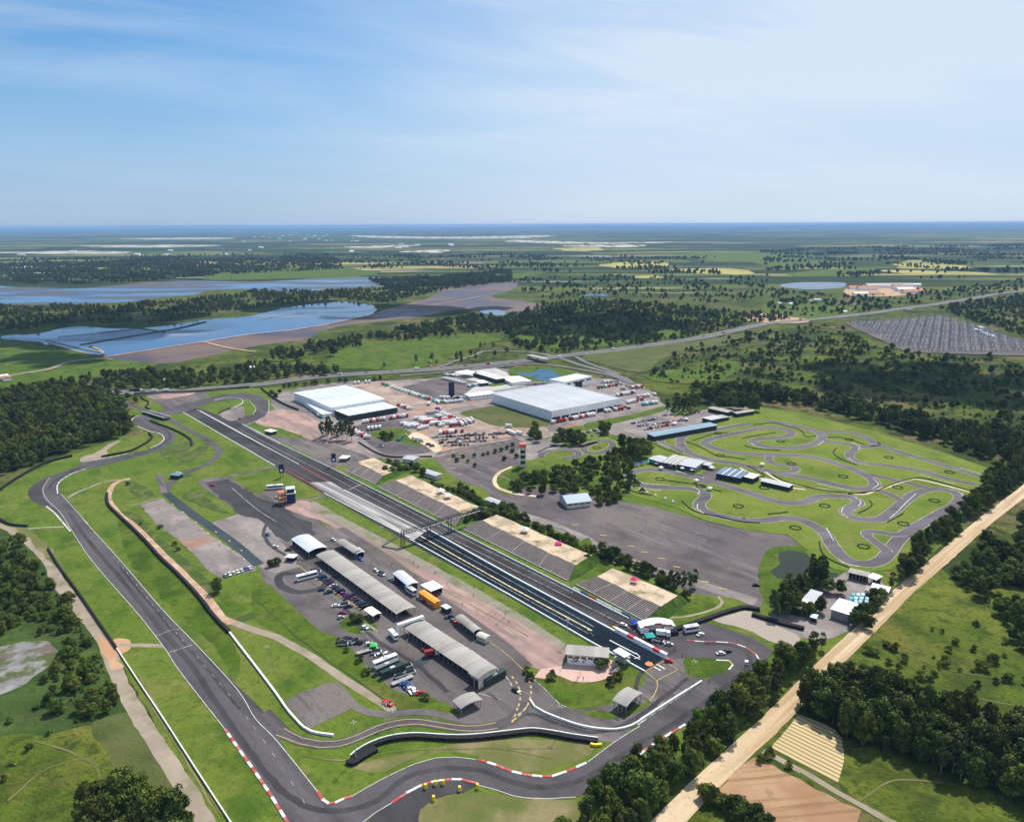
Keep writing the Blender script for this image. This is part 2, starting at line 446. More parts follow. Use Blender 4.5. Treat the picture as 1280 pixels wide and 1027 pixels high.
def jitter(pts, amp, sc):
    out = []
    for p in pts:
        n = noise.noise_vector(Vector((p.x * sc, p.y * sc, 3.7))) + .5 * noise.noise_vector(Vector((p.x * sc * 3, p.y * sc * 3, 9.1)))
        out.append(Vector((p.x + n.x * amp, p.y + n.y * amp, p.z)))
    return out

def sheet(name, s, mat, smooth=True, rough=0.0, step=4.0, z=None):
    pts = W(s); z = nextz() if z is None else z
    if smooth: pts = crom(pts, True, step)
    elif rough: pts = dens(pts, True, step)
    if rough: pts = jitter(pts, rough, 1.0 / max(6.0, rough * 5))
    me = MB(); k = len(pts)
    me.v = [(p.x, p.y, z) for p in pts]
    tris = tessellate_polygon([[Vector((p.x, p.y, 0)) for p in pts]])
    for t in tris:
        a, b, c = (pts[i] for i in t)
        if (b - a).cross(c - a).z < 0: t = (t[0], t[2], t[1])
        me.face(tuple(t))
    return tag(me.build(name, mat), kind='structure')

def inside_poly_px(x, y):
    return (640 < x < 930 and 660 + (x - 700) * .42 < y < 760 and y > 640) or (420 < x < 640 and y > 740 + (x - 430) * .45 and y < 880) or (570 < x < 650 and 565 < y < 620)

def offset_line(pts, off):
    out = []
    n = len(pts)
    for i, p in enumerate(pts):
        a = pts[max(0, i - 1)]; b = pts[min(n - 1, i + 1)]
        d = (b - a); d.z = 0
        d = d.normalized() if d.length > 1e-6 else Vector((1, 0, 0))
        out.append(p + Vector((-d.y, d.x, 0)) * off)
    return out

def ribbon(name, s, width, mat, smooth=True, step=4.0, rough=0.0, closed=False, z=None):
    pts = W(s) if isinstance(s, str) else s
    z = nextz() if z is None else z
    if closed: pts = pts + [pts[0]]
    pts = crom(pts, False, step) if smooth else dens(pts, False, step)
    l, r = offset_line(pts, width / 2), offset_line(pts, -width / 2)
    if rough: l = jitter(l, rough, .12); r = jitter(r, rough, .12)
    m = MB()
    for p, q in zip(l, r): m.v += [(p.x, p.y, z), (q.x, q.y, z)]
    for i in range(len(pts) - 1): m.face((2*i, 2*i+1, 2*i+3, 2*i+2))
    return tag(m.build(name, mat), kind='structure')

def dashes(name, s, width, on, off, mat, smooth=True):
    pts = crom(W(s), False, 1.0) if smooth else dens(W(s), False, 1.0)
    z = nextz(); m = MB(); acc = 0.0
    l, r = offset_line(pts, width / 2), offset_line(pts, -width / 2)
    for i in range(len(pts) - 1):
        d = (pts[i + 1] - pts[i]).length
        if acc % (on + off) < on:
            m.quad((r[i].x, r[i].y, z), (r[i+1].x, r[i+1].y, z), (l[i+1].x, l[i+1].y, z), (l[i].x, l[i].y, z))
        acc += d
    return tag(m.build(name, mat), kind='structure')

def kerb(s, width=1.6, seg=3.0, mats=None, smooth=True, h=.06):
    """raised kerb of alternating painted blocks"""
    width *= .72; pts = crom(W(s), False, seg) if smooth else dens(W(s), False, seg)
    m = MB(); z = ZL[0]
    l, r = offset_line(pts, width / 2), offset_line(pts, -width / 2)
    for i in range(len(pts) - 1):
        a, b, c, d = r[i], r[i+1], l[i+1], l[i]
        n = len(m.v)
        for zz in (0.0, h + z + .02):
            for q in (a, b, c, d): m.v.append((q.x, q.y, zz))
        k = i % 2
        for f in ((n+4, n+5, n+6, n+7), (n, n+1, n+5, n+4), (n+2, n+3, n+7, n+6)): m.face(f, k)
    return tag(m.build('kerb', mats or [REDP, WHITE]), kind='structure')

# ---------------- far country (world beyond the circuit)
sheet('wetland', "-20,356 60,358 112,360 165,355 215,351 320,351 380,348 432,345 460,347 532,350 495,356 420,360 370,364 320,361 275,362 245,368 200,374 160,378 60,380 -20,378", WETL, rough=75, step=14)
sheet('reservoir', "2,421 50,416 95,408 142,411 197,408 257,400 320,394 347,386 425,377 460,380 470,388 455,396 377,411 320,418 250,428 130,446 100,440 50,429", BLUEW, rough=16, step=8)
sheet('mud_flat', "130,447 205,454 275,442 320,432 375,425 415,410 470,402 520,397 570,387 600,388 632,391 640,391 681,382 655,377 615,371 640,362 640,353 600,354 557,358 545,368 520,377 490,384 455,396 377,411 320,418 250,428", MUD, rough=9, step=8)
sheet('pool', "600,389 617,387 632,390 627,394 607,392", BLUEW, step=10)
sheet('pool', "724,370 735,367.5 742,366.5 760,367.5 755,370.5 740,369.6", POND, step=10)
sheet('pool', "975,358 997,353 1050,353 1047,360 1010,361.5", WETL, rough=8, step=15)
sheet('pool', "1047,379 1060,377 1070,381 1055,383", WETL, step=15)
for s in ("-20,423 50,430 100,441 130,448 205,456 160,466 100,478 60,481 -20,479", "270,342 330,336 400,333 470,341 430,346 330,349 270,350",
          "640,341 680,340 668,345 640,348", "857,317 900,315 960,316 1020,318 960,327 900,327 860,322", "960,325 1047,327 1040,333 960,332",
          "1010,338 1090,334 1075,341 1020,345 985,345"):
    sheet('meadow', s, LUSH, rough=45, step=25)
for s in ("747,332 800,326 835,329 830,334 770,335", "840,337 900,335 945,341 930,344 880,342", "1140,325 1170,328 1217,334 1200,336 1140,336",
          "700,310 745,309 730,314 700,313", "780,345 800,344 815,347 790,348", "1100,338 1225,340 1240,343 1150,343"):
    sheet('crop_field', s, layered('ripe_crop', (.36, .31, .10), [((.2, .22, .06), .004, .45, .6, (.4, 2, 0), .8)]) if s.startswith('747') else bpy.data.materials['ripe_crop'], rough=70, step=30)
PSAND = layered('pale_flats', (.5, .46, .40), [((.10, .13, .05), .006, .48, .56, (.3, 2, 0), .9)])
for s in ("-10,316 60,314 155,314 150,317 60,317", "10,334 60,332 110,333 60,335", "105,307 200,306 283,307 200,309", "440,294 560,296 680,294 640,298 500,298",
          "430,309 470,307 515,306 510,309 460,310", "500,315 560,312 545,316", "150,298 280,297 275,299 200,299.5", "640,300 760,303 850,302 760,305 650,303", "700,307 800,306 780,309"):
    sheet('sand_bank', s, PSAND, rough=120, step=40)
sheet('pasture', "405,451 425,431 480,427 560,419 600,415 618,420 600,436 560,445 535,458 470,463 420,461", LUSH, rough=16, step=8)
sheet('pasture', "335,445 370,437 384,440 370,450 340,452", LUSH, rough=4, step=15)
sheet('pasture', "725,446 800,434 870,427 955,414 985,420 905,432 835,446 800,466 762,458", OLIVE, rough=6, step=20)
sheet('pasture', "803,470 840,463 880,458 925,453 912,470 885,481 840,479 812,475", LUSH, rough=6, step=15)
sheet('pasture', "640,420 680,408 740,405 800,407 860,412 800,425 700,440 640,432", LUSH, rough=45, step=10)
sheet('pasture', "890,400 960,395 1050,390 1080,393 1000,402 940,404", LUSH, rough=8, step=20)
sheet('pasture', "960,380 1020,378 1075,382 1060,393 985,396 960,392", LUSH, rough=8, step=20)
sheet('quarry', "920,398 950,392 975,395 1010,400 1000,404 960,404", DIRT, rough=5, step=12)
sheet('quarry', "1060,360 1075,358 1140,358 1152,367 1120,370 1068,370", DIRT, rough=8, step=12)
# highway and its ramps
ribbon('highway', "60,493 150,491 240,488 320,481 400,471 500,464.5 560,460.5 640,453 700,445.5 760,438.5 800,433 860,425 910,415 960,404.5 1010,400 1085,392 1120,387 1172,380 1210,374 1250,367 1320,360", 26, ROADA, step=12)
ribbon('median_strip', "150,491 240,488 320,481 400,471 500,464.5 560,460.5 640,453 700,445.5 760,438.5 800,433 860,425 910,415", 3.0, OLIVE, step=12)
ribbon('ramp', "655,440 680,443 700,448 730,458 760,466 782,474 790,480", 9, ROADA, step=8)
ribbon('ramp', "500,470 560,465 620,459 660,455 690,457 730,463 765,470 785,478", 8, ROADA, step=8)
ribbon('ramp', "720,446 732,453 748,459 775,468", 7, ROADA, step=8)
ribbon('ramp', "550,459 575,450 597,443 602,440 620,439 655,440", 8, ROADA, step=8)
ribbon('path', "-10,475 30,467 60,462 90,452 120,449 140,449", 9, PATHM, step=10, rough=1)
ribbon('path', "60,429 100,440 125,444 128,440 112,432", 5, PATHM, step=10, rough=1)
ribbon('dyke', "100,431 195,415.5 225,410 258,402", 9, SCRUB, step=10, rough=1)
ribbon('dyke', "72,421.5 120,417 175,410.5", 7, SCRUB, step=10, rough=1)
ribbon('dyke', "172,410 190,413 207,416", 7, SCRUB, step=10, rough=1)
ribbon('dyke', "57,425 90,433 125,440", 4, PATHM, step=10, rough=1)
ribbon('dyke', "320,400 380,391 440,390 500,384", 4, PATHM, step=10, rough=2)
ribbon('dyke', "255,428 290,436 320,440", 6, DIRT, step=10, rough=2)
ribbon('path', "130,447 250,428 320,417 377,411 455,396 500,386 545,381 600,371", 5, DIRT, step=10, rough=2)
sheet('substation_yard', "1054,404 1110,401 1177,395 1212,406 1250,418 1300,434 1300,446 1202,443 1135,441 1110,430", LOT2, smooth=False, rough=2)

# ---------------- land round the circuit (does not overlap the far sheets: the layers start again from the ground)
ZL[0] = 0.0; ZSTEP[0] = 0.0011
sheet('scrubland', "-30,655 30,668 70,710 120,790 150,850 165,900 120,915 60,925 -30,930", SCRUB, rough=6)
sheet('gravel_clearing', "-30,815 20,805 60,800 68,812 60,830 35,850 20,860 -5,872 -30,878", layered('quarry_spoil', (.20, .195, .195), [((.07, .09, .025), .06, .46, .54, None, .95), ((.30, .29, .29), .12, .5, .62, None, .7), ((.12, .085, .07), .05, .58, .66, None, .8)]), rough=5, step=2)
sheet('meadow', "-30,930 60,915 130,905 165,915 195,960 240,1027 280,1080 -30,1100", MEADOW, rough=5)
sheet('rough_grass', "120,900 165,890 190,930 215,980 240,1030 200,1030 150,960 120,930", OLIVE, rough=5)
sheet('meadow', "1172,712 1200,730 1240,760 1270,800 1290,850 1290,900 1200,880 1100,840 1050,815 1067,800", MEADOW, rough=6)
sheet('meadow', "1049,940 1100,935 1150,960 1230,985 1300,1010 1300,1080 1140,1060 1080,1010 1049,975", MEADOW, rough=3)
sheet('meadow', "860,1000 900,988 940,1010 985,1040 985,1080 830,1080", MEADOW, rough=3)
sheet('mown_field', "-20,655 -20,628 5,610 35,592 75,573 120,558 150,545 175,545 180,540 162,530 150,524 165,512 190,490 260,487 345,484 480,482 560,474 650,468 740,478 800,490 850,515 880,512 940,507 1000,515 1100,540 1180,565 1244,588 1235,610 1180,680 1110,740 1060,795 1010,835 960,880 880,930 790,1000 740,1060 270,1060 215,940 170,860 143,810 115,770 65,700 30,662", GRASS, smooth=False, rough=1.5)
ribbon('path', "-20,648 5,657 30,672 60,700 75,730 100,760 118,785 132,805 150,850 165,880 190,920 215,960 240,1000 262,1040", 6.5, PATHM, rough=.8)
sheet('bare_earth', "117,792 135,800 150,797 165,800 158,812 142,820 146,835 138,838 125,812", DIRT, rough=4, step=1.5)
ribbon('path', "150,806 175,806 205,807", 3, PATHM, rough=.4)
ribbon('path', "28,661 55,659 80,658", 2.2, PATHM, rough=.4)
sheet('bare_earth', "100,572 120,565 132,556 155,550 160,548 135,560 133,568 120,576 108,578", PATHM, rough=4, step=2)
sheet('dry_patch', "440,958 520,940 600,925 700,925 745,930 705,955 650,965 600,945 540,940 480,965", DRY, rough=2)
sheet('dry_patch', "-10,648 20,655 60,680 80,715 60,700 30,668", DRY, rough=2)
sheet('lush_patch', "155,690 200,745 260,800 300,850 290,790 255,735 200,690 150,640", LUSH, rough=3)

for q in ("163,600 175,606 185,612 196,622 180,622 165,616", "150,640 165,640 200,672 222,690 250,715 275,745 262,742 235,715 205,690 175,665", "222,570 240,563 258,552 262,556 248,572 232,580",
          "205,560 225,556 238,545 242,556 225,566 205,572", "270,775 300,770 330,760 318,772 285,782", "228,620 245,612 262,625 285,642 270,640 250,632"):
    sheet('wild_grass', q, layered('wild_grass', (.05, .085, .016), [((.11, .13, .035), .12, .48, .6, None, .8), ((.16, .13, .06), .08, .56, .66, None, .7)]) if q.startswith('163') else bpy.data.materials['wild_grass'], rough=2, step=2)
# sandy country road and the fields beside it
ribbon('dirt_road', "790,1075 835,1027 870,991 925,939 965,902 1000,866 1040,826 1090,778 1130,738 1175,700 1230,652 1283,611 1340,562", 9.0, DROAD, rough=.35)
sheet('ploughed_field', "896,986 942,946 960,952 1020,986 1075,1012 1062,1045 985,1045 960,1024 930,1003 905,992", SOIL, smooth=False, rough=1, step=3)
STRIPEF = layered('furrowed_field', (.52, .38, .22), [((.62, .48, .30), .05, .45, .7, None, .6)])
_nt = STRIPEF.node_tree; _b = _nt.nodes['Principled BSDF']; _src = _b.inputs['Base Color'].links[0].from_socket
_t = _nt.nodes.new('ShaderNodeTexCoord'); _m = _nt.nodes.new('ShaderNodeMapping'); _w = _nt.nodes.new('ShaderNodeTexWave')
_m.inputs['Rotation'].default_value = (0, 0, R(-44)); _w.inputs['Scale'].default_value = .14; _w.inputs['Distortion'].default_value = 1.2
_w.inputs['Detail'].default_value = 3; _w.inputs['Detail Scale'].default_value = .2
_nt.links.new(_t.outputs['Object'], _m.inputs[0]); _nt.links.new(_m.outputs[0], _w.inputs['Vector'])
_r = _nt.nodes.new('ShaderNodeMapRange'); _r.inputs['From Min'].default_value = .55; _r.inputs['From Max'].default_value = .8
_x = _nt.nodes.new('ShaderNodeMix'); _x.data_type = 'RGBA'; _x.inputs[7].default_value = (.22, .20, .08, 1)
_nt.links.new(_w.outputs[0], _r.inputs['Value']); _nt.links.new(_r.outputs[0], _x.inputs['Factor'])
_nt.links.new(_src, _x.inputs[6]); _nt.links.new(_x.outputs[2], _b.inputs['Base Color'])
sheet('furrowed_field', "998,893 1020,900 1042,911 1052,922 1055,940 1054,955 1048,977 1010,958 964,934", STRIPEF, smooth=False, rough=.8, step=3)
ribbon('track_lane', "955,938 1000,962 1040,986 1085,1010 1130,1036 1160,1050", 3.0, PATHM, rough=.4)
ribbon('lane_verge', "1000,965 1040,990 1085,1015 1120,1038", .8, LUSH)

# ---------------- expo grounds and car parks
sheet('expo_yard', "345,492 420,478 500,475 560,470 600,459 640,462 690,470 745,472 790,478 812,488 830,505 850,520 880,512 940,508 955,520 935,528 900,536 870,542 810,552 760,535 720,532 690,545 640,560 610,552 560,570 510,575 470,583 430,577 400,560 370,540 350,520 340,505", GRAVEL, rough=2)
sheet('red_earth_yard', "325,520 345,512 378,515 400,530 420,545 450,560 475,572 450,580 420,565 385,548 350,535 322,530", PINK, rough=2)
sheet('rough_yard', "330,545 380,548 430,560 455,568 462,574 420,583 380,565 345,550", LOT, rough=2)
sheet('red_earth_yard', "440,481 480,476 500,480 530,495 560,505 610,505 690,545 640,545 600,562 560,565 520,548 505,535 500,512 480,500", layered('yard_earth', (.30, .225, .185), [((.40, .31, .26), .04, .47, .6, None, .8), ((.36, .20, .12), .02, .52, .64, None, .8), ((.20, .165, .15), .08, .5, .62, None, .8)]), rough=2)
sheet('light_yard', "440,522 500,512 512,516 506,528 470,534 445,534", GRAVEL, rough=1)
sheet('car_park', "497,485 540,474 560,473 610,478 600,492 570,497 545,500", LOT2, smooth=False, rough=1)
sheet('forecourt', "575,464 615,458 650,472 662,480 620,488 580,493 600,478 560,468", layered('pale_concrete', (.42, .41, .40), [((.3, .29, .28), .05, .5, .7, None, .6)]), smooth=False)
sheet('yard_road', "500,528 560,512 620,500 640,505 600,514 540,528 505,540", GRAVEL, rough=1)
sheet('grass_lot', "575,516 610,508 640,506 690,528 672,534 620,532 597,524", OLIVE, rough=1.5)
sheet('grass_lot', "605,481 632,478 634,480 613,483", LUSH)
sheet('pond_bank', "635,463 650,459 690,458 712,462 735,468 730,474 695,477 650,475", LUSH, rough=1)
sheet('pond', "642,466 665,466 675,461 690,462 695,467 703,471 695,476 680,476 668,472", POND, rough=1)
sheet('truck_park', "440,534 500,525 505,540 540,555 535,565 500,568 480,566 450,545", LOT2, rough=1)
sheet('grass_lot', "465,540 500,535 525,550 530,556 515,556 490,550 472,548", LUSH, rough=1)
sheet('pale_road', "520,540 545,553 552,562 545,565 530,556 510,545", SAND, rough=.6)
sheet('car_park', "544,568 580,558 640,547 652,552 655,565 654,580 640,582 625,590 617,602 622,612 640,620 700,640 690,650 670,650 650,640 620,625 600,608 578,602 550,580", LOT2, rough=1)
sheet('car_park', "640,622 655,608 700,612 760,625 790,628 840,640 900,655 955,660 1000,664 1005,672 995,682 965,684 955,700 948,718 955,736 950,757 940,762 900,748 860,740 820,722 780,706 740,680 700,662 660,645", LOT2, rough=1.2)
ribbon('road', "640,640 680,652 720,668 760,690 800,706 850,722 900,738 945,752", 9, GRAVEL, rough=.8)
ribbon('road', "400,540 420,552 445,563 470,570 500,573 545,570 600,555 640,548", 6, GRAVEL, rough=.8)
ribbon('path', "660,568 675,560 690,556 705,554 715,550 718,546", 4, SAND, rough=.3)
sheet('roundabout', "618,598 635,585 655,582 662,590 650,606 630,610", LUSH)
ribbon('path', "640,583 625,590 618,600 624,610 645,617 670,620", 3.2, SAND, rough=.5)
sheet('garden', "712,690 735,672 745,690 760,705 775,712 770,716 740,712", LUSH, rough=1)
sheet('lane', "650,560 790,530 800,536 780,545 745,540 660,575", GRAVEL, rough=.8)
sheet('lane_verge', "730,530 790,518 830,508 832,512 790,524 735,535", LUSH, rough=.6)
sheet('car_park', "790,528 860,520 870,525 880,530 820,545 812,548 790,540", GRAVEL, rough=.5)
sheet('roadway', "812,546 870,530 920,521 955,518 975,520 960,527 935,527 905,535 815,552", LOT2, rough=.3)
ribbon('pond_path', "862,640 905,652 940,660 985,664 1005,670 1010,680 1012,690 1020,697", 2.0, DRY, rough=.3)
sheet('pond_bank', "948,718 952,700 962,686 985,682 1000,684 1020,700 1050,708 1060,720 1050,735 1010,760 980,765 955,750", LUSH, rough=1)
sheet('pond', "963,715 975,703 975,690 990,688 1008,692 1015,705 1000,720 985,725 970,722", DPOND, rough=1)
sheet('pond', "1030,715 1045,716 1052,726 1045,731 1030,728", DPOND, rough=.6)
sheet('yard', "960,775 975,762 1000,745 1020,735 1045,722 1065,712 1100,725 1110,742 1085,760 1065,785 1045,795 1035,800 1020,798 990,795", GRAVEL, rough=1)
sheet('tan_gravel', "890,775 925,762 940,764 965,778 1000,798 990,808 960,800 930,785 905,780", layered('tan_gravel', (.33, .28, .24), [((.42, .36, .3), .05, .5, .7, None, .6)]), rough=1)

# ---------------- spectator banks' lawns
sheet('bank_lawn', "706,785 720,760 760,752 800,745 845,742 900,745 925,750 937,757 925,764 880,776 840,789 815,783 806,776", GRASS, rough=1)
sheet('bank_lawn', "820,770 835,750 850,747 880,750 897,755 880,764 850,769", LUSH, rough=1)
ribbon('path', "820,771 850,771 880,765 900,757 903,752 898,745", 1.6, PATHM)

# ---------------- paddock
sheet('paddock', "250,600 283,596 300,605 322,617 345,608 368,612 368,624 382,636 400,652 440,672 470,692 510,722 552,755 590,782 630,812 660,838 668,850 684,864 702,882 717,887 742,884 768,878 792,864 804,856 808,840 835,826 856,822 857,842 862,845 890,850 878,856 815,894 790,909 767,927 740,923 702,917 665,913 640,914 622,903 595,900 575,893 545,876 500,868 480,852 462,840 450,822 430,812 425,797 402,789 385,775 330,726 325,712 318,700 290,676 262,655 298,642 275,624", LOT, rough=.3)
sheet('skid_pad', "255,603 284,598 322,620 352,634 392,655 400,668 360,676 330,668 300,643 275,622", DARKA, smooth=False, rough=3.5, step=2)
sheet('lower_lot', "330,727 352,718 380,716 402,710 440,735 470,752 500,762 490,782 440,790 424,795 402,788 385,774", LOT, rough=.6)
sheet('gravel_lot', "175,630 203,623 228,640 250,658 285,683 318,707 322,713 300,717 275,722 262,714 240,690 220,672 195,655", GRAVEL, smooth=False, rough=1.2, step=2)
sheet('gravel_lot', "262,654 298,642 318,648 336,660 352,676 362,694 372,708 345,716 326,710 300,690 280,670", GRAVEL, smooth=False, rough=2.5, step=2)
ribbon('blue_road', "206,615 235,638 262,657 290,677 324,706", 6.5, BLUEA)
ribbon('access_road', "145,495 170,508 190,517 210,523 228,533 250,545 268,556 274,565 262,578 240,588 222,597 210,607 205,617", 6.0, TRACK)
ribbon('gate_road', "198,593 202,603 205,616", 5, LOT)
ribbon('service_road', "283,597 310,590 340,584 352,586", 4.5, LOT)
ribbon('service_road', "368,624 390,624 405,619", 4, LOT)
sheet('infield_lawn', "298,599 320,593 345,589 358,597 385,611 402,618 385,622 368,611 345,606 322,613", GRASS, rough=.5)
sheet('pink_yard', "356,632 375,625 390,628 432,652 480,677 545,712 610,748 650,771 690,797 712,812 705,825 700,834 672,836 655,826 630,808 590,778 545,746 510,718 470,690 430,668 400,650 380,645", PINK, rough=.6)
ribbon('service_strip', "425,660 470,688 510,716 552,749 590,776 628,804 660,833", 5.5, LOT2, rough=.3)
sheet('rough_verge', "390,626 432,648 480,673 545,708 610,744 650,767 690,793 708,806 704,812 690,802 640,772 600,750 545,718 480,684 430,658 388,632", layered('stony_verge', (.22, .20, .15), [((.3, .26, .22), .1, .5, .7, None, .7), ((.1, .12, .04), .08, .52, .7, None, .8)]), rough=.7)
sheet('tower_plaza', "668,846 676,836 704,832 712,812 740,815 770,828 776,836 762,846 740,852 715,851 695,843 680,848", PAVE, rough=.2)
sheet('tower_lawn', "666,848 682,862 700,880 716,886 742,882 768,874 790,862 802,854 805,844 800,838 785,831 776,836 762,846 740,853 715,851 695,843 684,848", LUSH)
sheet('corner_lawn', "727,891 741,887 765,890 780,890 800,880 811,875 814,877 800,888 780,897 768,899 740,896", LUSH)
sheet('corner_lawn', "856,822 890,823 910,825 916,831 910,837 890,845 877,847.5 862,844", LUSH)
sheet('paddock_island', "424,779 432,772 445,767 460,772 472,782 470,789 455,792 435,790", LUSH)
sheet('paddock_verge', "320,727 330,728 385,776 402,790 425,799 440,812 452,824 462,842 480,853 497,864 520,870 545,872 548,876 520,884 500,887 470,872 445,855 420,838 395,820 345,790 320,775", LUSH, rough=.4)
sheet('paddock_verge', "540,883 553,876 560,880 575,892 560,890", LUSH)
ribbon('track_lane', "270,768 285,775 320,788 345,796 370,809 395,824 420,842 445,858 470,873 492,888", 4.5, PATHM, rough=.4)
ribbon('ditch', "318,748 345,772 365,791 400,818 440,846 480,874", 1.2, SCRUB, rough=.4)
sheet('pad', "356,877 370,868 412,852 421,854 432,866 441,881 436,887 400,904 387,911 372,896", LOT, rough=.4, smooth=False, step=2)
ribbon('pad_lane', "420,855 430,867 442,881 460,890 480,893 510,890 535,890 560,895 585,901 622,903", 4.2, LOT)

# ---------------- the racing circuit
sheet('race_track', "361,1040 340,997 320,966 281,911 220,832 210,816 175,770 140,730 110,694 86,657 70,640 52,631 37,622 36,612 45,604 57,596 72,592 92,585 107,577 140,572 162,567 185,562 197,556 205,549 200,542 190,539 175,534 166,529 166,522 175,519 187,518 200,513.5 222,507 250,499 280,493 302,491 325,494 334,500 336,513 332,520 318,527 303,532 312,538 300,534 285,525 300,522 316,518 321,512 319,503 308,499 290,499 268,502 245,510 225,517 207,519 192,522 186,523 189,526 200,531 215,539 221,546 217,552 200,562.5 175,570 142,579 110,586 90,592 77,600 72,610 76,617.5 85,625 110,655 125,672 150,700 207,766 240,800 300,860 320,879 337,897 352,912 350,926 370,955 397,989 407,1000 415,1005 440,995 475,975 520,954 545,947 570,946 595,949 620,956 640,964 665,969.5 690,970 710,964 735,952 767,927 800,906 877,852 895,843 912,838 917,831 911,824 890,822.5 856,821 835,826 808,838 798,800 800,781 815,786 837,790 870,779 885,778 915,787 940,796 966,812 958,826 940,842 925,857 910,871 885,885 857,905 830,924 800,945 775,962 745,985 720,996 670,998 640,994 620,987 597,981 577,976 552,977 527,983 510,991 492,1003 470,1016 440,1040", TRACK, smooth=False)
sheet('drag_strip', "229,515 246,510 285,520 303,531 350,555 415,586 555,656.5 640,698 716,737 800,779 812,790 834,826 808,839 802,840 740,805 637,746 510,677 402,616 344,583", STRIP, smooth=False)
sheet('infield_lawn', "256,509 275,503 300,501 318,505 320,512 314,517 290,524 278,521", GRASS, rough=.3)
sheet('run_off', "274,516 290,509 302,508 306,516 303,522 290,526", GRAVEL, rough=.4)
sheet('run_off', "190,500 215,495 250,490 262,492 255,497 225,506 210,512 200,505", LOT2, rough=1)
sheet('run_off', "183,495 215,490 245,488 240,493 200,499 190,498", PINK, rough=1)
sheet('run_off', "37,622 36,612 45,604 57,599 52,612 54,622 62,632 52,631", DARKA)
sheet('run_off', "240,800 300,860 320,879 337,897 345,906 330,893 300,868 262,828", DARKA)
sheet('run_off', "452,1040 470,1016 492,1003 510,991 527,983 552,977 577,976 597,981 580,990 558,993 540,1001 525,1013 520,1040", DARKA)
sheet('rough_verge', "535,1040 525,1013 540,1001 560,993 600,990 640,994 700,999 720,1000 712,1045", DRY, rough=1)
for q, w_, m_ in (("86,640 110,675 150,722 200,785 240,832 285,900 320,950 350,985 385,1008 425,1013 465,1003 515,968 560,960 600,962 640,977 680,984 730,973 780,942 860,892 915,852 938,828 934,816 912,806 880,804", 2.6, DARKA),
                  ("150,708 200,770 250,826 300,886", 1.2, DARKA), ("60,612 70,600 110,581 160,571 190,562 212,548 208,538 190,529 180,523", 2.2, DARKA), ("845,812 830,822 800,843 790,880 770,900", 2.0, DARKA), ("640,898 665,892 700,905 740,915 780,905 860,848", 2.0, DARKA),
                  ("410,690 380,700 350,690 330,668 340,650 365,652 385,668 395,690", 2.2, DARKA), ("420,720 400,735 372,740 350,730 352,718 380,716", 5, DARKA), ("540,818 528,826 515,834 505,838", 5.5, BLUEA), ("430,760 470,800 520,830 560,865", 2.2, DARKA)):  # broad DARKA loop on the paddock is a painted shadow patch
    ribbon('rubber_and_shadow_marks', q, w_, m_, rough=.6, step=2)
for i in range(26):
    rnd_ = random.Random(100 + i); x_, y_ = rnd_.choice(((720, 690), (800, 700), (860, 690), (900, 720), (480, 790), (560, 830), (430, 750), (590, 590), (620, 610), (700, 650), (340, 690), (600, 860)))
    x_ += rnd_.uniform(-40, 40); y_ += rnd_.uniform(-14, 14); dx_ = rnd_.uniform(14, 36)
    if inside_poly_px(x_, y_): ribbon('tyre_marks', "%f,%f %f,%f %f,%f" % (x_, y_, x_ + dx_ * .5, y_ + dx_ * .16 + rnd_.uniform(-3, 3), x_ + dx_, y_ + dx_ * .4 + rnd_.uniform(-5, 5)), rnd_.uniform(.4, 1.6), DARKA if i % 3 else GRAVEL, rough=.3, step=2)
for q in ("168,842 200,898 238,960 272,1020", "173,842 205,897 243,958 278,1020", "380,945 430,950 500,938 580,935 700,935", "480,965 540,938 620,935 690,948", "455,680 520,718 600,762 660,795",
          "900,655 960,662 1010,668 1030,690", "1090,830 1150,850 1220,872 1290,885", "1120,812 1180,835 1260,850", "40,925 90,940 120,960 130,1000", "10,1000 60,960 110,948 122,958", "1075,1000 1120,975 1180,978", "120,600 180,585 215,565"):
    ribbon('wheel_ruts', q, .7, DRY, rough=.35, step=3)
ribbon('pit_exit', "330,890 345,905 358,918 378,926 400,930 420,929.5 445,922 470,911 495,903.5 520,901.5 545,905 570,909 595,910 620,907 640,899 652,888 656,878", 5.6, TRACK)
ribbon('path', "163,598 150,601 142,606 137,614 136,624 142,634 152,645 168,657 187,676 208,697 226,714 244,732 262,750 272,764 280,774 290,779", 4.2, layered('orange_path', (.40, .25, .17), [((.52, .38, .29), .1, .48, .6, None, .8), ((.20, .17, .10), .15, .54, .66, None, .7)]), rough=.4)
ribbon('path', "85,622 97,615 110,610 122,605 135,601.5 148,600 160,600", 2.6, PATHM, rough=.3)
ribbon('path', "160,632 175,629 190,624 203,622", 1.4, PATHM, rough=.3)
ribbon('edge_line', "345,918 378,930 400,934 422,933 447,925 472,914 497,906.5 520,904.5 545,908 570,912 595,913.5 622,910", .35, YEL)
ribbon('edge_line', "355,910 378,922 400,926 420,926 445,919 470,907.5 495,900.5 520,898.5 545,902 570,906 595,907 620,903", .35, YEL)
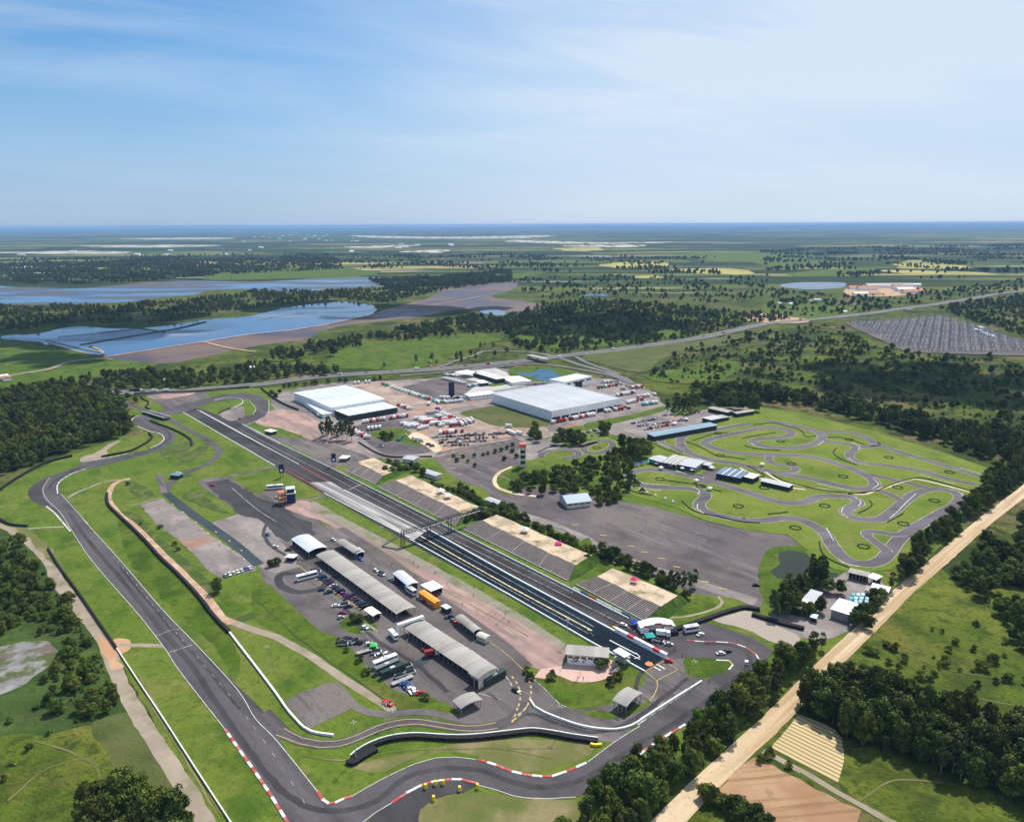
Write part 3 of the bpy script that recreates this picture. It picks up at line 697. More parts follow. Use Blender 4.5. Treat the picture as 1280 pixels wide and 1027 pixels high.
# drag strip surfaces
sheet('concrete_apron', "387,603 414,602 430,612 533,664 518,675 405,614", CONC, smooth=False)
sheet('rubber_lane', "534,663 640,721.5 830,822 805,838 740,803 637,743 516,676", RUBBER, smooth=False)
def lerp_line(a, b, t): return "%.2f,%.2f %.2f,%.2f" % (a[0][0]*(1-t)+b[0][0]*t, a[0][1]*(1-t)+b[0][1]*t, a[1][0]*(1-t)+b[1][0]*t, a[1][1]*(1-t)+b[1][1]*t)
ribbon('lane_line', "526,670 640,734.5 740,788", .9, TANP, smooth=False)
for a, b in (("532,667", "742,783"), ("522,673", "736,792")): ribbon('lane_line', a + " " + b, .25, WORNW, smooth=False)
for s in ("250,513 374,581", "229,515 344,582", "303,531 350,555 415,586", "405,616 512,672", "430,612 533,664"): ribbon('edge_line', s, .8, WHITE, smooth=False)
for s in ("356,586 387,604 405,614", "375,582 412,602"): ribbon('edge_line', s, .6, REDP, smooth=False)
ribbon('lane_line', "300,537 415,596 555,668 640,711 790,786", .3, WORNW, smooth=False)
ribbon('lane_line', "430,596 555,661 640,703 716,741", .25, WORNW, smooth=False)
ribbon('lane_line', "436,612 452,605", .6, WORNW, smooth=False)
for s, w, m in (("762,800 795,817", .7, WHITE), ("776,811 800,824", .5, WHITE), ("795,816 800,821 793,823", .5, WHITE), ("817,833 826,838", .8, WHITE), ("821,830 831,836", .8, WHITE),
             ("807,839 830,826", .4, YEL), ("807,839 821,850.5 847,837 832,827", .4, YEL), ("821,850 822,858 818,868 812,876", .4, YEL), ("736,788 742,796 732,783", .5, WORNW)):
    ribbon('road_marking', s, w, m, smooth=False)
sheet('road_marking', "806,829 810,826.5 815,828 817,831 813,832.5 808,831.5", ORP)
# painted edges and kerbs of the circuit
for s in ("86,657 110,694 140,730 175,770 210,816 220,832 281,911", "105,650 150,700 207,766 240,800 300,866 320,899 341,920 370,955 397,989 407,1000", "76,617 110,655", "440,995 475,975 520,954 545,947 570,946 595,949",
          "450,1030 470,1015 492,1002", "597,981 620,987 640,994 670,998 720,996", "735,952 767,928 800,907", "62,597 54,610 57,622 75,640 86,657", "228,506 250,499 262,497"):
    ribbon('edge_line', s, .24, WHITE)
dashes('lane_line', "112,660 150,705 207,775 250,825 300,885 350,955 385,1010", .14, 3, 7, WORNW)
ribbon('lane_line', "210,816 240,806", .4, WORNW); ribbon('lane_line', "195,795 215,787 225,786", .3, WORNW)
kerb("281,911 300,938 320,966 340,996 361,1030", 1.5, 3.4)
kerb("397,989 403,999 411,1004 419,1003 430,998 440,995", 1.6, 2.6)
kerb("490,1003 508,991 527,981 552,975 577,974 597,979", 1.5, 3.6)
kerb("598,949 620,956 640,964 665,969 690,970 708,964 733,953", 1.6, 3.6)
kerb("787,953 815,931 857,905", 1.5, 4.0)
kerb("885,886 910,871 925,857", 1.5, 4.0)
kerb("857,800 880,802 910,803 932,809 945,818 951,828", 1.0, 4.0)
kerb("895,825 911,825.5 916,831 911,837", 1.2, 4, [WHITE, YEL])
WW = [WHITE, WORNW]
kerb("72,617 72,606 77,600 90,592 107,586", 1.2, 3.2, WW)
kerb("58,633 68,641 76,650 88,664", 1.4, 3.0, WW)
kerb("107,577 140,571 162,566", 1.0, 3.0, WW)
kerb("172,533 188,539 200,542 205,549 197,556 188,560", 1.2, 3.0, WW)
kerb("166,528 166,523 175,519 187,518", 1.0, 3.0, WW)
kerb("797,906 815,893 877,853", 1.0, 30, [WORNW, WORNW])
kerb("336,500 336,513 332,520 318,527 305,532", .8, 12, [WORNW, WORNW])
kerb("303,500 308,499 315,505 320,512 316,518", .8, 12, [WORNW, WORNW])
for s in ("663,877 668,886 685,895 700,900", "640,897 655,888 663,877", "666,848 682,862 700,880 716,887"): ribbon('lane_line', s, .3, WORNW)
dashes('road_marking', "640,845 648,858 650,875 645,890 640,903", .8, 2, 2, YEL)
dashes('road_marking', "661,850 664,862 660,880 650,893 642,900", .8, 2, 2, YEL)
ribbon('lane_line', "525,772 560,795 600,820 632,845 640,857", .45, WORNW)
ribbon('lane_line', "290,610 322,637 345,652", .35, WORNW)
ribbon('lane_line', "372,706 385,716 400,727 430,748 455,765 462,772", .5, YEL)
ribbon('lane_line', "545,762 600,795 630,815 655,838", .35, YEL)
for s in ("568,568 574,567 574,569 569,570", "595,562 602,560 603,562 596,564"): pass
for x, y in ((576,567),(588,563),(600,560),(612,557),(623,555),(633,553),(562,573),(567,585),(575,593),(560,575),(719,656),(754,669),(789,682.5),(827,698),(846,708.5),(881,727),(904,736),(806,690)):
    c = G(x, y); d = Vector((1, -.28, 0)).normalized() if x > 640 else Vector((1, .45, 0)).normalized(); n_ = Vector((-d.y, d.x, 0))
    zz = nextz(); m_ = MB(); m_.quad(*[tuple(c + d * a + n_ * b_ + Vector((0, 0, zz))) for a, b_ in ((-2.2, -.55), (2.2, -.55), (2.2, .55), (-2.2, .55))])
    tag(m_.build('road_marking', YEL), kind='structure')
for x, y in ((216,630),(229,640),(245,653),(252,661),(260,667),(275,677),(292,689),(305,699),(270,665),(287,676),(302,688)):
    c = G(x, y); zz = nextz(); d = (G(322,703) - G(207,615)).normalized(); n_ = Vector((-d.y, d.x, 0)); m_ = MB()
    m_.quad(*[tuple(c + d * a + n_ * b_ + Vector((0, 0, zz))) for a, b_ in ((-1.1, -.35), (1.1, -.35), (1.1, .35), (-1.1, .35))])
    tag(m_.build('road_marking', SAND), kind='structure')

# hills along the horizon
m_ = MB(); n_ = 260; rows_ = 6
for j in range(rows_):
    for i in range(n_ + 1):
        x = -58000 + 116000 * i / n_; y = 36000 + 4000 * j
        a_ = math.sin(math.pi * j / (rows_ - 1)); h_ = 70 + 95 * noise.noise(Vector((x * .00012, j * .35, 4))) + 45 * noise.noise(Vector((x * .0006, j * .8, 8))) + 30 * (x / 58000)
        m_.v.append((x, y, min(190, max(0, h_)) * a_ - (1 - a_) * .6))
for j in range(rows_ - 1):
    for i in range(n_): q = j * (n_ + 1) + i; m_.face((q, q + 1, q + n_ + 2, q + n_ + 1))
tag(m_.build('hills', layered('hill_cover', (.04, .065, .03), [((.10, .11, .05), .0004, .5, .62, (1, .3, 0), .7)]), smooth=True), kind='structure')

# ---------------- kart circuit
KART = asph('kart_asphalt', (.125, .112, .125), .75, 1.3, st=(1, .1, 20))
KPALE = layered('kart_rough_edge', (.33, .30, .28), [((.2, .2, .12), .3, .5, .7, None, .8), ((.6, .58, .55), .25, .55, .65, None, .8)])
sheet('kart_field', "690,545 745,540 790,560 815,545 905,525 940,508 1000,517 1100,542 1180,567 1244,588 1235,606 1205,632 1160,672 1115,712 1080,716 1045,712 1020,700 1010,688 985,668 940,664 905,656 880,650 860,640 830,630 800,622 770,610 755,590", layered('kart_grass', (.118, .168, .019), [
    ((.165, .195, .030), .02, .42, .62, None, .85), ((.075, .120, .012), .03, .48, .64, None, .8), ((.18, .155, .06), .06, .57, .7, None, .65),
    ((.035, .065, .010), .3, .52, .7, None, .5), ((.15, .14, .05), .2, .56, .7, (1, .15, 20), .6)]), smooth=False, rough=.8)
K1 = "930,650 907.5,646.5 890,642 877,636 874,629 881,622 881,616 870,612 851,610 826,609 807,607 792,602 787,595 792,590 807,587 826,588 845,591.5 864,595.5 882,600 901,605 920,611 939,617 960,624 985,629 1008,627 1022,621.5 1042,620 1065,622 1073,628 1064,634 1056,640 1064,646 1085,650 1100,649 1115,640 1130,627 1150,614.5 1172,611.5 1192,614.5 1200,621 1195,630 1175,642 1150,656 1132,667 1122,676 1110,692 1100,701 1085,705 1065,702 1052,695 1040,681 1030,666 1015,656 992,648 975,648 952,651"
K2 = "940,529 917,533 892,537.5 867,541 855,545 850,552 855,561 867,568.5 892,575 917,579 932,582 951,586 970,591 995,595 1020,600 1045,606 1065,610 1085,611 1094,606 1087,597 1072,589 1047,580 1022,573 992,569 957,568.5 917,566 899,562 886,557.5 881,553.5 886,550 899,546 917,542 939,537.5 951,535 970,535 985,537.5 990,542 980,546 964,548 947,549 941,552 947,556 964,559 989,560 1007,557.5 1022,553 1028,546 1020,539.5 1007,535 989,531 970,527.5 957,526"
KB = ["1026,549 1034,552 1051,554 1067,557 1070,561 1062,567 1064,573 1074,578 1102,581 1130,585 1158,590 1180,597 1201,602 1222,606",
      "1024,541 1036,539.5 1051,540 1068,542 1085,548 1095,555 1116,562 1144,571 1172,579 1201,588 1232,597.5", "1097,556 1085,558.5 1068,557",
      "962,569 961,574 966,579 978,581.5 990,582.5 995,586 990,589.5 976,590", "861,543 836,546 826,550 830,555 842,559 853,565",
      "1130,667 1115,668 1095,664.5 1085,664.5 1083,668 1092,676 1102,683 1109,690",
      "1087,593 1127,602 1160,610", "1098,613 1112,618 1127,626",
      "675,571 682,564.5 700,562 715,560 730,556.5 745,552.5 760,550.5 766,555 762,561 748,566.5 735,566 730,561 736,556 748,553", "712,561.5 722,565 722,570 705,573"]
for i, s in enumerate([K1, K2] + KB):
    w = 8.6 if i < 2 else (7.5 if i < 5 else 6.5)
    cl = i < 2 and i == 0
    ribbon('kart_track_edge', s, w + .8, KPALE, step=2.5, rough=.15, closed=cl)
    ribbon('kart_track', s, w, KART if i not in (8, 9) else LOT2, step=2.5, closed=cl)
for s in ("784,600 790,606 805,611 826,613", "792,598 800,603 815,605 838,606", "872,618 874,613 866,609", "872,630 872,636 880,642", "845,589 864,593 880,597.5",
          "1054,634 1052,641 1060,647", "1068,621 1076,627 1073,633", "1112,648 1125,637", "877,540 892,535 908,533", "862,570 878,575", "1064,553 1074,558 1072,563", "1060,572 1070,578 1085,581",
          "1090,611 1098,605 1091,598", "1020,604 1040,609 1062,613", "1022,556 1030,551", "938,553 946,558 960,561", "1150,593 1170,599 1195,605", "1200,584 1215,589 1230,594",
          "1048,700 1060,706 1075,708", "1033,660 1042,676", "1145,617 1135,626 1124,637", "1185,611 1200,616 1204,622", "820,547 824,554 838,560"):
    kerb(s, .8, 2.0, [WORNW, WHITE], h=.03)
ribbon('path', "925,585 935,590 950,597 965,604 985,609 1007,612", 2.4, SAND, rough=.3)
ribbon('path', "957,590 962,594 978,602 1005,608 1025,611 1055,616 1080,618 1095,613", 2.2, SAND, rough=.3)
ribbon('path', "1098,612 1112,608 1125,603 1145,599 1165,603 1190,609 1212,615", 2.6, SAND, rough=.3)
sheet('kart_hub', "868,598 880,590 897,586 905,588 900,596 895,602 884,605 873,603", LOT2, rough=.3)

# ---------------- barriers, walls and fences
TYRE = plain('black_tyres', (.016, .016, .018), .85, spec=.2, var=.5, vs=1.5)
WWALL = plain('white_wall_paint', (.74, .74, .73), .6, var=.12, vs=.8)
GWALL = plain('grey_wall', (.38, .38, .37), .8, var=.2, vs=.6)
FENCE = plain('dark_fence_mesh', (.03, .035, .032), .7, var=.4, vs=1.0)
def sweep(m, pts, w, z0, z1, mi=0, bump=0.0, off=0.0):
    if off: pts = offset_line(pts, off)
    l, r = offset_line(pts, w / 2), offset_line(pts, -w / 2); n = len(m.v)
    for i, (p, q) in enumerate(zip(l, r)):
        zt = z1 + (bump * noise.noise(Vector((p.x * .7, p.y * .7, 1))) if bump else 0)
        m.v += [(p.x, p.y, z0), (p.x, p.y, zt), (q.x, q.y, zt), (q.x, q.y, z0)]
    for i in range(len(pts) - 1):
        a = n + 4 * i
        for k in range(3): m.face((a + k, a + 4 + k, a + 5 + k, a + 1 + k), mi)
    m.face((n, n + 1, n + 2, n + 3), mi); e = n + 4 * (len(pts) - 1); m.face((e + 3, e + 2, e + 1, e), mi)
def tyre_wall(s, w, h, label, group=None, name='tyre_barrier', belt=False):
    """stacked tyres: scalloped outline on both faces and top"""
    pts = crom(W(s), False, .9); m = MB()
    l = offset_line(pts, w / 2); r = offset_line(pts, -w / 2)
    for i, (p, q) in enumerate(zip(l, r)):
        k = .12 if i % 2 else -.08
        d = (p - q).normalized() * k
        zt = h * (1 + .12 * noise.noise(Vector((p.x * .5, p.y * .5, 2))))
        m.v += [(p.x + d.x, p.y + d.y, 0), (p.x + d.x, p.y + d.y, zt), (q.x - d.x, q.y - d.y, zt), (q.x - d.x, q.y - d.y, 0)]
    for i in range(len(pts) - 1):
        a = 4 * i
        for k in range(3): m.face((a + k, a + 4 + k, a + 5 + k, a + 1 + k))
    m.face((0, 1, 2, 3)); e = 4 * (len(pts) - 1); m.face((e + 3, e + 2, e + 1, e))
    if belt:
        t = empty(name); t.location = (0, 0, 0)
        m.build('tyre_stack', TYRE, t); b = MB(); sweep(b, offset_line(crom(W(s), False, 2.5), w / 2 + .02 if belt is True else belt), .45, 0, h + .35)
        b.build('concrete_backing', WWALL, t)
        return tag(t, label, 'barrier', group)
    return tag(m.build(name, TYRE), label, 'barrier', group)
def wall(s, w, h, mat, label, name='concrete_wall', cat='wall', group=None, smooth=True, base=None):
    pts = crom(W(s), False, 3) if smooth else dens(W(s), False, 6); m = MB(); w = w * .75 if mat is WWALL else w; sweep(m, pts, w, 0, h)
    mats = [mat]
    if base:
        sweep(m, pts, w + .04, 0, h * .35, 1); mats.append(base)
    return tag(m.build(name, mats), label, cat, group)

tyre_wall("441,949 447,943.5 457,937 475,929 495,924 520,922 545,923.5 570,924.5 595,923.5 640,918.5 665,916 690,919 715,923.5 747,928", 2.2, 1.5, 'long curved black tyre wall with white concrete top on the lawn inside the front bends', belt=True)
tyre_wall("437,951 441,954 447,950 458,943 470,937", 3.6, 1.4, 'wide black end stack of tyres at the left tip of the curved tyre wall')
YB = plain('yellow_plastic', (.75, .58, .04), .5)
wall("738,931 744,932.5 752,931.5", 1.0, 1.1, YB, 'yellow cushion block under the right end of the curved tyre wall', 'crash_cushion', 'barrier')
tyre_wall("837,791 850,786 865,781 885,774 902,768 918,763 932,760.5 950,763", 2.4, 1.6, 'black tyre wall curving round the run-off behind the fourth spectator bank')
tyre_wall("940,769 950,772 962,776 980,781 1005,787", 2.4, 1.6, 'black tyre wall along the tan gravel below the boarded yard')
tyre_wall("-5,617 15,602 32,592 60,578 90,570.5", 1.6, 1.6, 'black tyre wall round the outside of the far left bend beside the woods')
tyre_wall("127,571.5 145,568 162,564.5 177,557.5 187,551 190,546 186,542", 1.6, 1.6, 'black tyre wall hooked round the lawn before the left esses')
tyre_wall("188,526 200,531 215,536.5 232,545 239,551 240,557", 1.4, 1.4, 'black tyre wall curving between the esses and the access road')
tyre_wall("150,529 158,524 168,520.5", 1.4, 1.5, 'short black tyre wall left of the bridge')
tyre_wall("176,496 180,500 185,502 184,507 182,509 188,512", 1.4, 1.3, 'black zigzag tyre wall above the bridge')
tyre_wall("134,617 134,626 137,633 150,646 162,657 182,677 200,697 216,712 230,726 250,748 262,764 274,778 287,791", 1.5, 1.5, 'long black tyre wall beside the orange dirt path left of the gravel lots')
tyre_wall("-5,646 8,654 20,657 34,658", 1.4, 1.3, 'black tyre wall beside the dirt path at the left picture edge')
tyre_wall("60,686 75,710 95,737 115,766 135,795 146,811", .9, 1.2, 'thin dark fence line beside the dirt path left of the long straight')
tyre_wall("273,517 282,513 292,509", 1.2, 1.2, 'short black tyre wall inside the far hairpin')
wall("287,791 300,808 320,834 347,870 358,886 370,900 380,910 390,915.5 403,918 417,919.5", 1.1, 1.0, WWALL, 'long white concrete wall curving to a hook between the pad and the main straight')
wall("146,811 175,855 205,900 245,962 292,1034", .55, .9, WWALL, 'thin straight white wall on the lawn left of the long straight')
wall("534,661.5 640,721 740,774.5 832,824", 1.0, 1.0, WWALL, 'long white wall on the right of the dark drag lanes', smooth=False)
wall("512,674.5 637,744.5 740,804 806,840", .8, 1.0, WWALL, 'long white wall on the left of the dark drag lanes', smooth=False)
wall("350,555 415,586 555,656.5 640,699.5 716,738 786,774", .5, 1.0, WWALL, 'white wall between the return lane and the spectator banks', smooth=False)
wall("246,512.5 310,547 374,581", .6, .7, WWALL, 'white wall dividing the two lanes of the far straight', smooth=False)
wall("663,876 668,884 680,891 700,899 720,906 740,910.5 770,912.5 790,907.5 800,902", .9, 1.0, WWALL, 'curved white wall along the inside of the pit lane bend')
wall("800,901.5 838,877 877,852.5", 1.0, 1.1, WWALL, 'straight white wall between the pit lane and the corner lawn', smooth=False, base=None)
wall("268,501 280,498 293,497.5 302,500 303,504 296,508 284,512", .6, .9, WWALL, 'white wall looped round the lawn of the far hairpin')
wall("303,531 320,539 350,554.5", .7, .9, WWALL, 'white wall on the right side of the far straight', smooth=False)
wall("326,485.5 345,500 360,508 373,513", .5, 2.2, FENCE, 'dark fence between the far hairpin lawn and the left hall', 'mesh_fence', 'fence')
wall("168,493 202,491.5 243,490 280,487 312,484.5", .5, 2.2, FENCE, 'dark green fence between the highway and the far end of the circuit', 'mesh_fence', 'fence')
wall("700,838 702,834 712,830", .4, .5, GWALL, 'low grey kerb wall beside the pink plaza')
wall("448,553 470,566 485,571 505,572 540,571", .3, 1.4, FENCE, 'thin fence below the truck park', 'mesh_fence', 'fence')
for s, lb in (("831,600.5 850,603 870,606 885,610 902,615", 'inside the near kart hairpin'), ("852,626 858,632 866,638 877,642 895,645 925,652 950,654", 'outside the double bend of the near kart loop'),
          ("857,552 870,556.5 885,564 897,570 915,572 932,574.5", 'between the pit straight and the second kart loop'), ("865,551 880,546.5 895,542 910,541", 'on the lawn above the second kart loop'),
          ("942,531 967,529 985,533 997,536 1004,541 1007,546 1020,545.5", 'round the top of the kart infield'), ("930,557 940,560 951,561.5 975,563", 'below the inner kart hairpin'),
          ("970,541 955,543 940,545.5 928,548", 'inside the inner kart hairpin'), ("1046,560 1042,565 1046,571 1058,577 1071,581", 'curved on the lawn left of the eastern kart bends'),
          ("1034,547 1050,547 1067,551 1080,555.5", 'inside the top right kart loop'), ("1088,558 1100,557 1097,553", 'at the neck of the top right kart loop'),
          ("965,593 973,598 982,602 1007,608.5 1032,613 1060,616.5 1082,617", 'running beside the long middle kart straight'), ("1060,618 1080,615.5 1098,613.5", 'at the right end of the middle kart straight'),
          ("1098,613 1112,607 1123,603 1135,600 1147,597.5 1158,598.5 1187,606.5 1212,613.5", 'on the pale path between the two eastern kart loops'), ("1087,626 1090,631 1083,637 1073,641.5", 'bent like a hook inside the eastern kart bend'),
          ("1109,653 1118,648 1129,642", 'on the inside of the wide eastern kart bend'), ("1024,677 1025,684 1029,693 1040,701 1062,710", 'outside the lowest kart bend'),
          ("770,606 785,612 800,617 815,619", 'outside the near left kart hairpin'), ("845,586 860,592 878,595.5", 'behind the blue tents of the kart paddock'),
          ("818,555 830,561 845,566 852,569", 'outside the kart pit entry'), ("672,566 685,559.5 705,556 722,554 740,549", 'above the small kart course by the trees'),
          ("960,643 975,641.5 985,640", 'above the lower kart straight'), ("935,583 945,588 955,594 950,597 940,596", 'beside the small grey-roofed kart hut')):
    tyre_wall(s, .65, .75, 'low black tyre barrier ' + lb, 'kart circuit tyre barriers')
tw = plain('white_tyre', (.6, .6, .6), .7)
def tyre_ring(x, y, label):
    t = MB(); c = G(x, y); r = 3.5
    for k in range(22):
        a = 2 * math.pi * k / 22
        t.cyl((c.x + r * math.cos(a), c.y + r * math.sin(a), 0), (c.x + r * math.cos(a), c.y + r * math.sin(a), .62 + .1 * (k % 3)), .46, n=6)
    return tag(t.build('tyre_ring', TYRE), label, 'tyre ring', 'tyre rings on the kart lawns')
for x, y, lb in ((825, 599, 'inside the near left kart hairpin'), (923, 633, 'on the broad lawn of the near kart loop'), (876, 608, 'beside the tyre barrier of the near loop'), (976, 552, 'inside the inner kart hairpin'),
              (989, 580, 'beside the kart chicane'), (1054, 596, 'on the lawn of the long middle kart loop'), (955, 610, 'below the small grey-roofed kart hut'), (1062, 550, 'inside the top right kart loop'),
              (1111, 572, 'on the lawn of the far right kart loop'), (1187, 590.5, 'near the far right tip of the kart circuit'), (1122, 609.5, 'between the pale path and the eastern straight'),
              (1168, 626, 'inside the far eastern kart hairpin'), (1129, 655, 'below the wide eastern kart bend'), (897, 542, 'on the lawn by the kart pit straight'), (900, 569.5, 'between the second loop and the middle straight'),
              (994, 660, 'on the lawn above the dark pond'), (1079.5, 683.5, 'inside the lowest kart bend'), (1031, 632.5, 'between the near loop and the lower straight'), (746, 560, 'on the lawn of the small kart course')):
    tyre_ring(x, y, 'black ring of upright tyres ' + lb)

# ---------------- spectator banks: stepped earth terraces with a flat sandy crest
TERR = layered('terrace_concrete', (.085, .068, .066), [((.15, .125, .12), .3, .5, .62, None, .8), ((.07, .065, .066), .12, .48, .62, None, .8)])
TERR2 = layered('terrace_edge', (.36, .305, .28), [((.20, .18, .18), .2, .5, .7, None, .8)])
CREST = layered('bank_crest_sand', (.54, .42, .29), [((.56, .45, .33), .06, .47, .6, None, .8), ((.30, .23, .155), .08, .5, .62, None, .8), ((.13, .14, .045), .09, .56, .66, None, .85), ((.34, .26, .19), .5, .52, .66, None, .6)])
BANKG = layered('bank_grass', (.045, .09, .012), [((.08, .125, .02), .1, .46, .62, None, .8), ((.02, .045, .008), .2, .48, .6, None, .8)])
PINKP = plain('pink_canvas', (.75, .03, .22), .6)
def bank(fa, fb, bb, ba, ca, cb, h, label, rows=12):
    """front edge fa-fb on the ground, terrace top ba-bb at height h, crest on to ca-cb"""
    FA, FB = G(*fa), G(*fb); BA, BB = G(*ba, h), G(*bb, h); CA, CB = G(*ca, h), G(*cb, h)
    root = empty('spectator_bank', FA); inv = Matrix.Translation(-FA)
    tag(root, label, 'grandstand', 'spectator banks beside the drag strip')
    m = MB()
    n = rows
    for i in range(n):
        a0, b0 = FA.lerp(BA, i / n), FB.lerp(BB, i / n); a1, b1 = FA.lerp(BA, (i + 1) / n), FB.lerp(BB, (i + 1) / n)
        z0, z1 = h * i / n, h * (i + 1) / n
        q = lambda p, z: tuple(inv @ Vector((p.x, p.y, z)))
        m.quad(q(a0, z0), q(b0, z0), q(b0, z1), q(a0, z1), 1)
        e0, f0 = a0.lerp(a1, .34), b0.lerp(b1, .34)
        m.quad(q(a0, z1), q(b0, z1), q(f0, z1), q(e0, z1), 1)
        m.quad(q(e0, z1), q(f0, z1), q(b1, z1), q(a1, z1), 0)
    # gangways climbing the terraces
    m.build('terrace', [TERR, TERR2], root)
    for k in (.25, .5, .75):
        g = MB()
        for i in range(n):
            a0 = FA.lerp(FB, k).lerp(BA.lerp(BB, k), i / n); a1 = FA.lerp(FB, k).lerp(BA.lerp(BB, k), (i + 1) / n)
            d = (FB - FA).normalized() * .6; z0, z = h * i / n + .06, h * (i + 1) / n + .06
            g.quad(*[tuple(inv @ Vector((p.x, p.y, z0 if i == 0 and j < 2 else z))) for j, p in enumerate((a0 - d, a0 + d, a1 + d, a1 - d))])
            if i: g.quad(*[tuple(inv @ Vector((p.x, p.y, zz))) for p, zz in ((a0 - d, z0), (a0 + d, z0), (a0 + d, z), (a0 - d, z))])
        g.build('gangway', TERR2, root)
    c = MB()
    cr = jitter(dens([BA, BB, CB, CA], True, 3), .8, .1)
    c.v = [tuple(inv @ Vector((p.x, p.y, h + (.004 if i else .004)))) for i, p in enumerate(cr)]
    c.face(tuple(range(len(cr))))
    c.build('crest', CREST, root)
    s = MB()
    out = (CA - BA).normalized() * 9; side = (BA - BB).normalized() * 6
    gA, gB = CA + out, CB + out
    z = lambda p, zz: tuple(inv @ Vector((p.x, p.y, zz)))
    s.quad(z(CB, h), z(CA, h), z(gA + side * .6, .0), z(gB - side * .6, .0))
    s.quad(z(FA, 0.02), z(BA, h), z(BA + side, 0), z(FA + side * .2, 0))
    s.quad(z(BA, h), z(CA, h), z(gA + side * .6, 0), z(BA + side, 0))
    s.quad(z(BB, h), z(FB, 0.02), z(FB - side * .2, 0), z(BB - side, 0))
    s.quad(z(CB, h), z(BB, h), z(BB - side, 0), z(gB - side * .6, 0))
    s.build('earth_slope', BANKG, root)
    w = MB(); sweep(w, [inv @ p for p in (FA - (BA - FA).normalized() * .8, FB - (BA - FA).normalized() * .8)], .3, 0, .7)
    w.build('front_wall', GWALL, root)
    return root
bank((430, 587), (470, 605.5), (479, 594), (446, 577), (467, 572), (499, 586), 3.0, 'smallest spectator bank of dark terraces, farthest up the strip')
bank((472, 608), (570, 657), (580, 641.5), (495, 600), (514, 594), (600, 634), 4.0, 'long spectator bank with two white tents on its sandy crest, second from the far end')
bank((577, 660), (711, 726), (719, 706), (602, 650), (621, 643), (740, 694), 4.5, 'spectator bank with sandy crest just right of the truss footbridge')
bank((720, 730), (806, 776), (826, 757.5), (747, 720), (766, 710), (847, 744), 4.5, 'nearest spectator bank, with one pink tent on its crest')

# ---------------- buildings
RF_GREY = layered('grey_sheet_roof', (.30, .285, .26), [((.37, .355, .33), .08, .45, .6, (.4, 3, 0), .7), ((.21, .195, .185), .05, .5, .62, (.2, 1.5, 0), .7), ((.24, .20, .17), .12, .58, .68, None, .6)], rough=.65, spec=.3)
RF_PALE = layered('pale_steel_roof', (.52, .57, .60), [((.68, .72, .74), .05, .45, .7, (1, .15, 0), .8), ((.40, .45, .49), .08, .52, .72, (1, .3, 0), .6)], rough=.5, spec=.4)
RF_SLATE = layered('slate_grey_roof', (.38, .40, .43), [((.46, .48, .51), .03, .45, .7, (1, .2, 0), .7), ((.28, .31, .36), .05, .52, .72, (1, .3, 0), .6)], rough=.6, spec=.3)
RF_BLUE = layered('blue_roof', (.025, .085, .19), [((.05, .14, .26), .1, .45, .7, None, .7)], rough=.5, spec=.4)
RF_TEAL = layered('teal_roof', (.09, .19, .27), [((.16, .28, .36), .1, .45, .7, (1, .2, 0), .7)], rough=.5, spec=.4)
RF_WHITE = layered('white_canvas', (.76, .76, .75), [((.6, .6, .6), .2, .5, .75, None, .5)], rough=.7)
RF_RUST = layered('fibre_cement_roof', (.36, .33, .30), [((.25, .21, .18), .2, .45, .7, (1, .3, 0), .8), ((.48, .46, .44), .3, .5, .7, None, .6)], rough=.85)
W_WHITE = plain('white_render', (.86, .86, .86), .75, var=.08, vs=.3)
W_CREAM = plain('cream_render', (.58, .54, .46), .8, var=.12, vs=.4)
W_DARK = plain('dark_cladding', (.03, .032, .035), .7, var=.3, vs=.6)
W_GREY = plain('grey_block_wall', (.30, .29, .28), .85, var=.2, vs=.6)
GLASS = plain('dark_glass', (.015, .02, .025), .12, spec=.6)
STEEL = plain('galvanised_steel', (.35, .36, .37), .5, metal=.4, var=.2, vs=1)
DSTEEL = plain('dark_painted_steel', (.05, .052, .055), .6, var=.3, vs=1)
NAVY = plain('navy_cladding', (.012, .018, .09), .5, var=.15, vs=.5)
ORNG = plain('orange_cladding', (.85, .30, .03), .6, var=.12, vs=.5)
RUSTY = plain('orange_brown_steel', (.50, .20, .08), .7, var=.3, vs=.6)
GATE = plain('roller_door', (.42, .43, .45), .6, var=.1, vs=.5)

def frame(A, B, D, h):
    a, b, d = G(*A, h), G(*B, h), G(*D, h)
    u = b - a; v = d - a; u.z = v.z = 0
    v -= u * (v.dot(u) / u.dot(u))
    org = Vector((a.x, a.y, 0))
    if u.cross(v).z < 0: org = org + v
    return org, math.atan2(u.y, u.x), u.length, v.length

def roof_profile(style, w, h, rise, over, th):
    """closed outline in (y, z) over a width w"""
    if style == 'arch':
        n = 12; top = [(-over + (w + 2*over) * i / n, h + rise * math.sin(math.pi * i / n) ** .9) for i in range(n + 1)]
    elif style == 'gable': top = [(-over, h), (w / 2, h + rise), (w + over, h)]
    elif style == 'mono': top = [(-over, h), (w + over, h + rise)]
    else: top = [(-over, h), (w + over, h)]
    return top, [(y, z + th) for y, z in top]

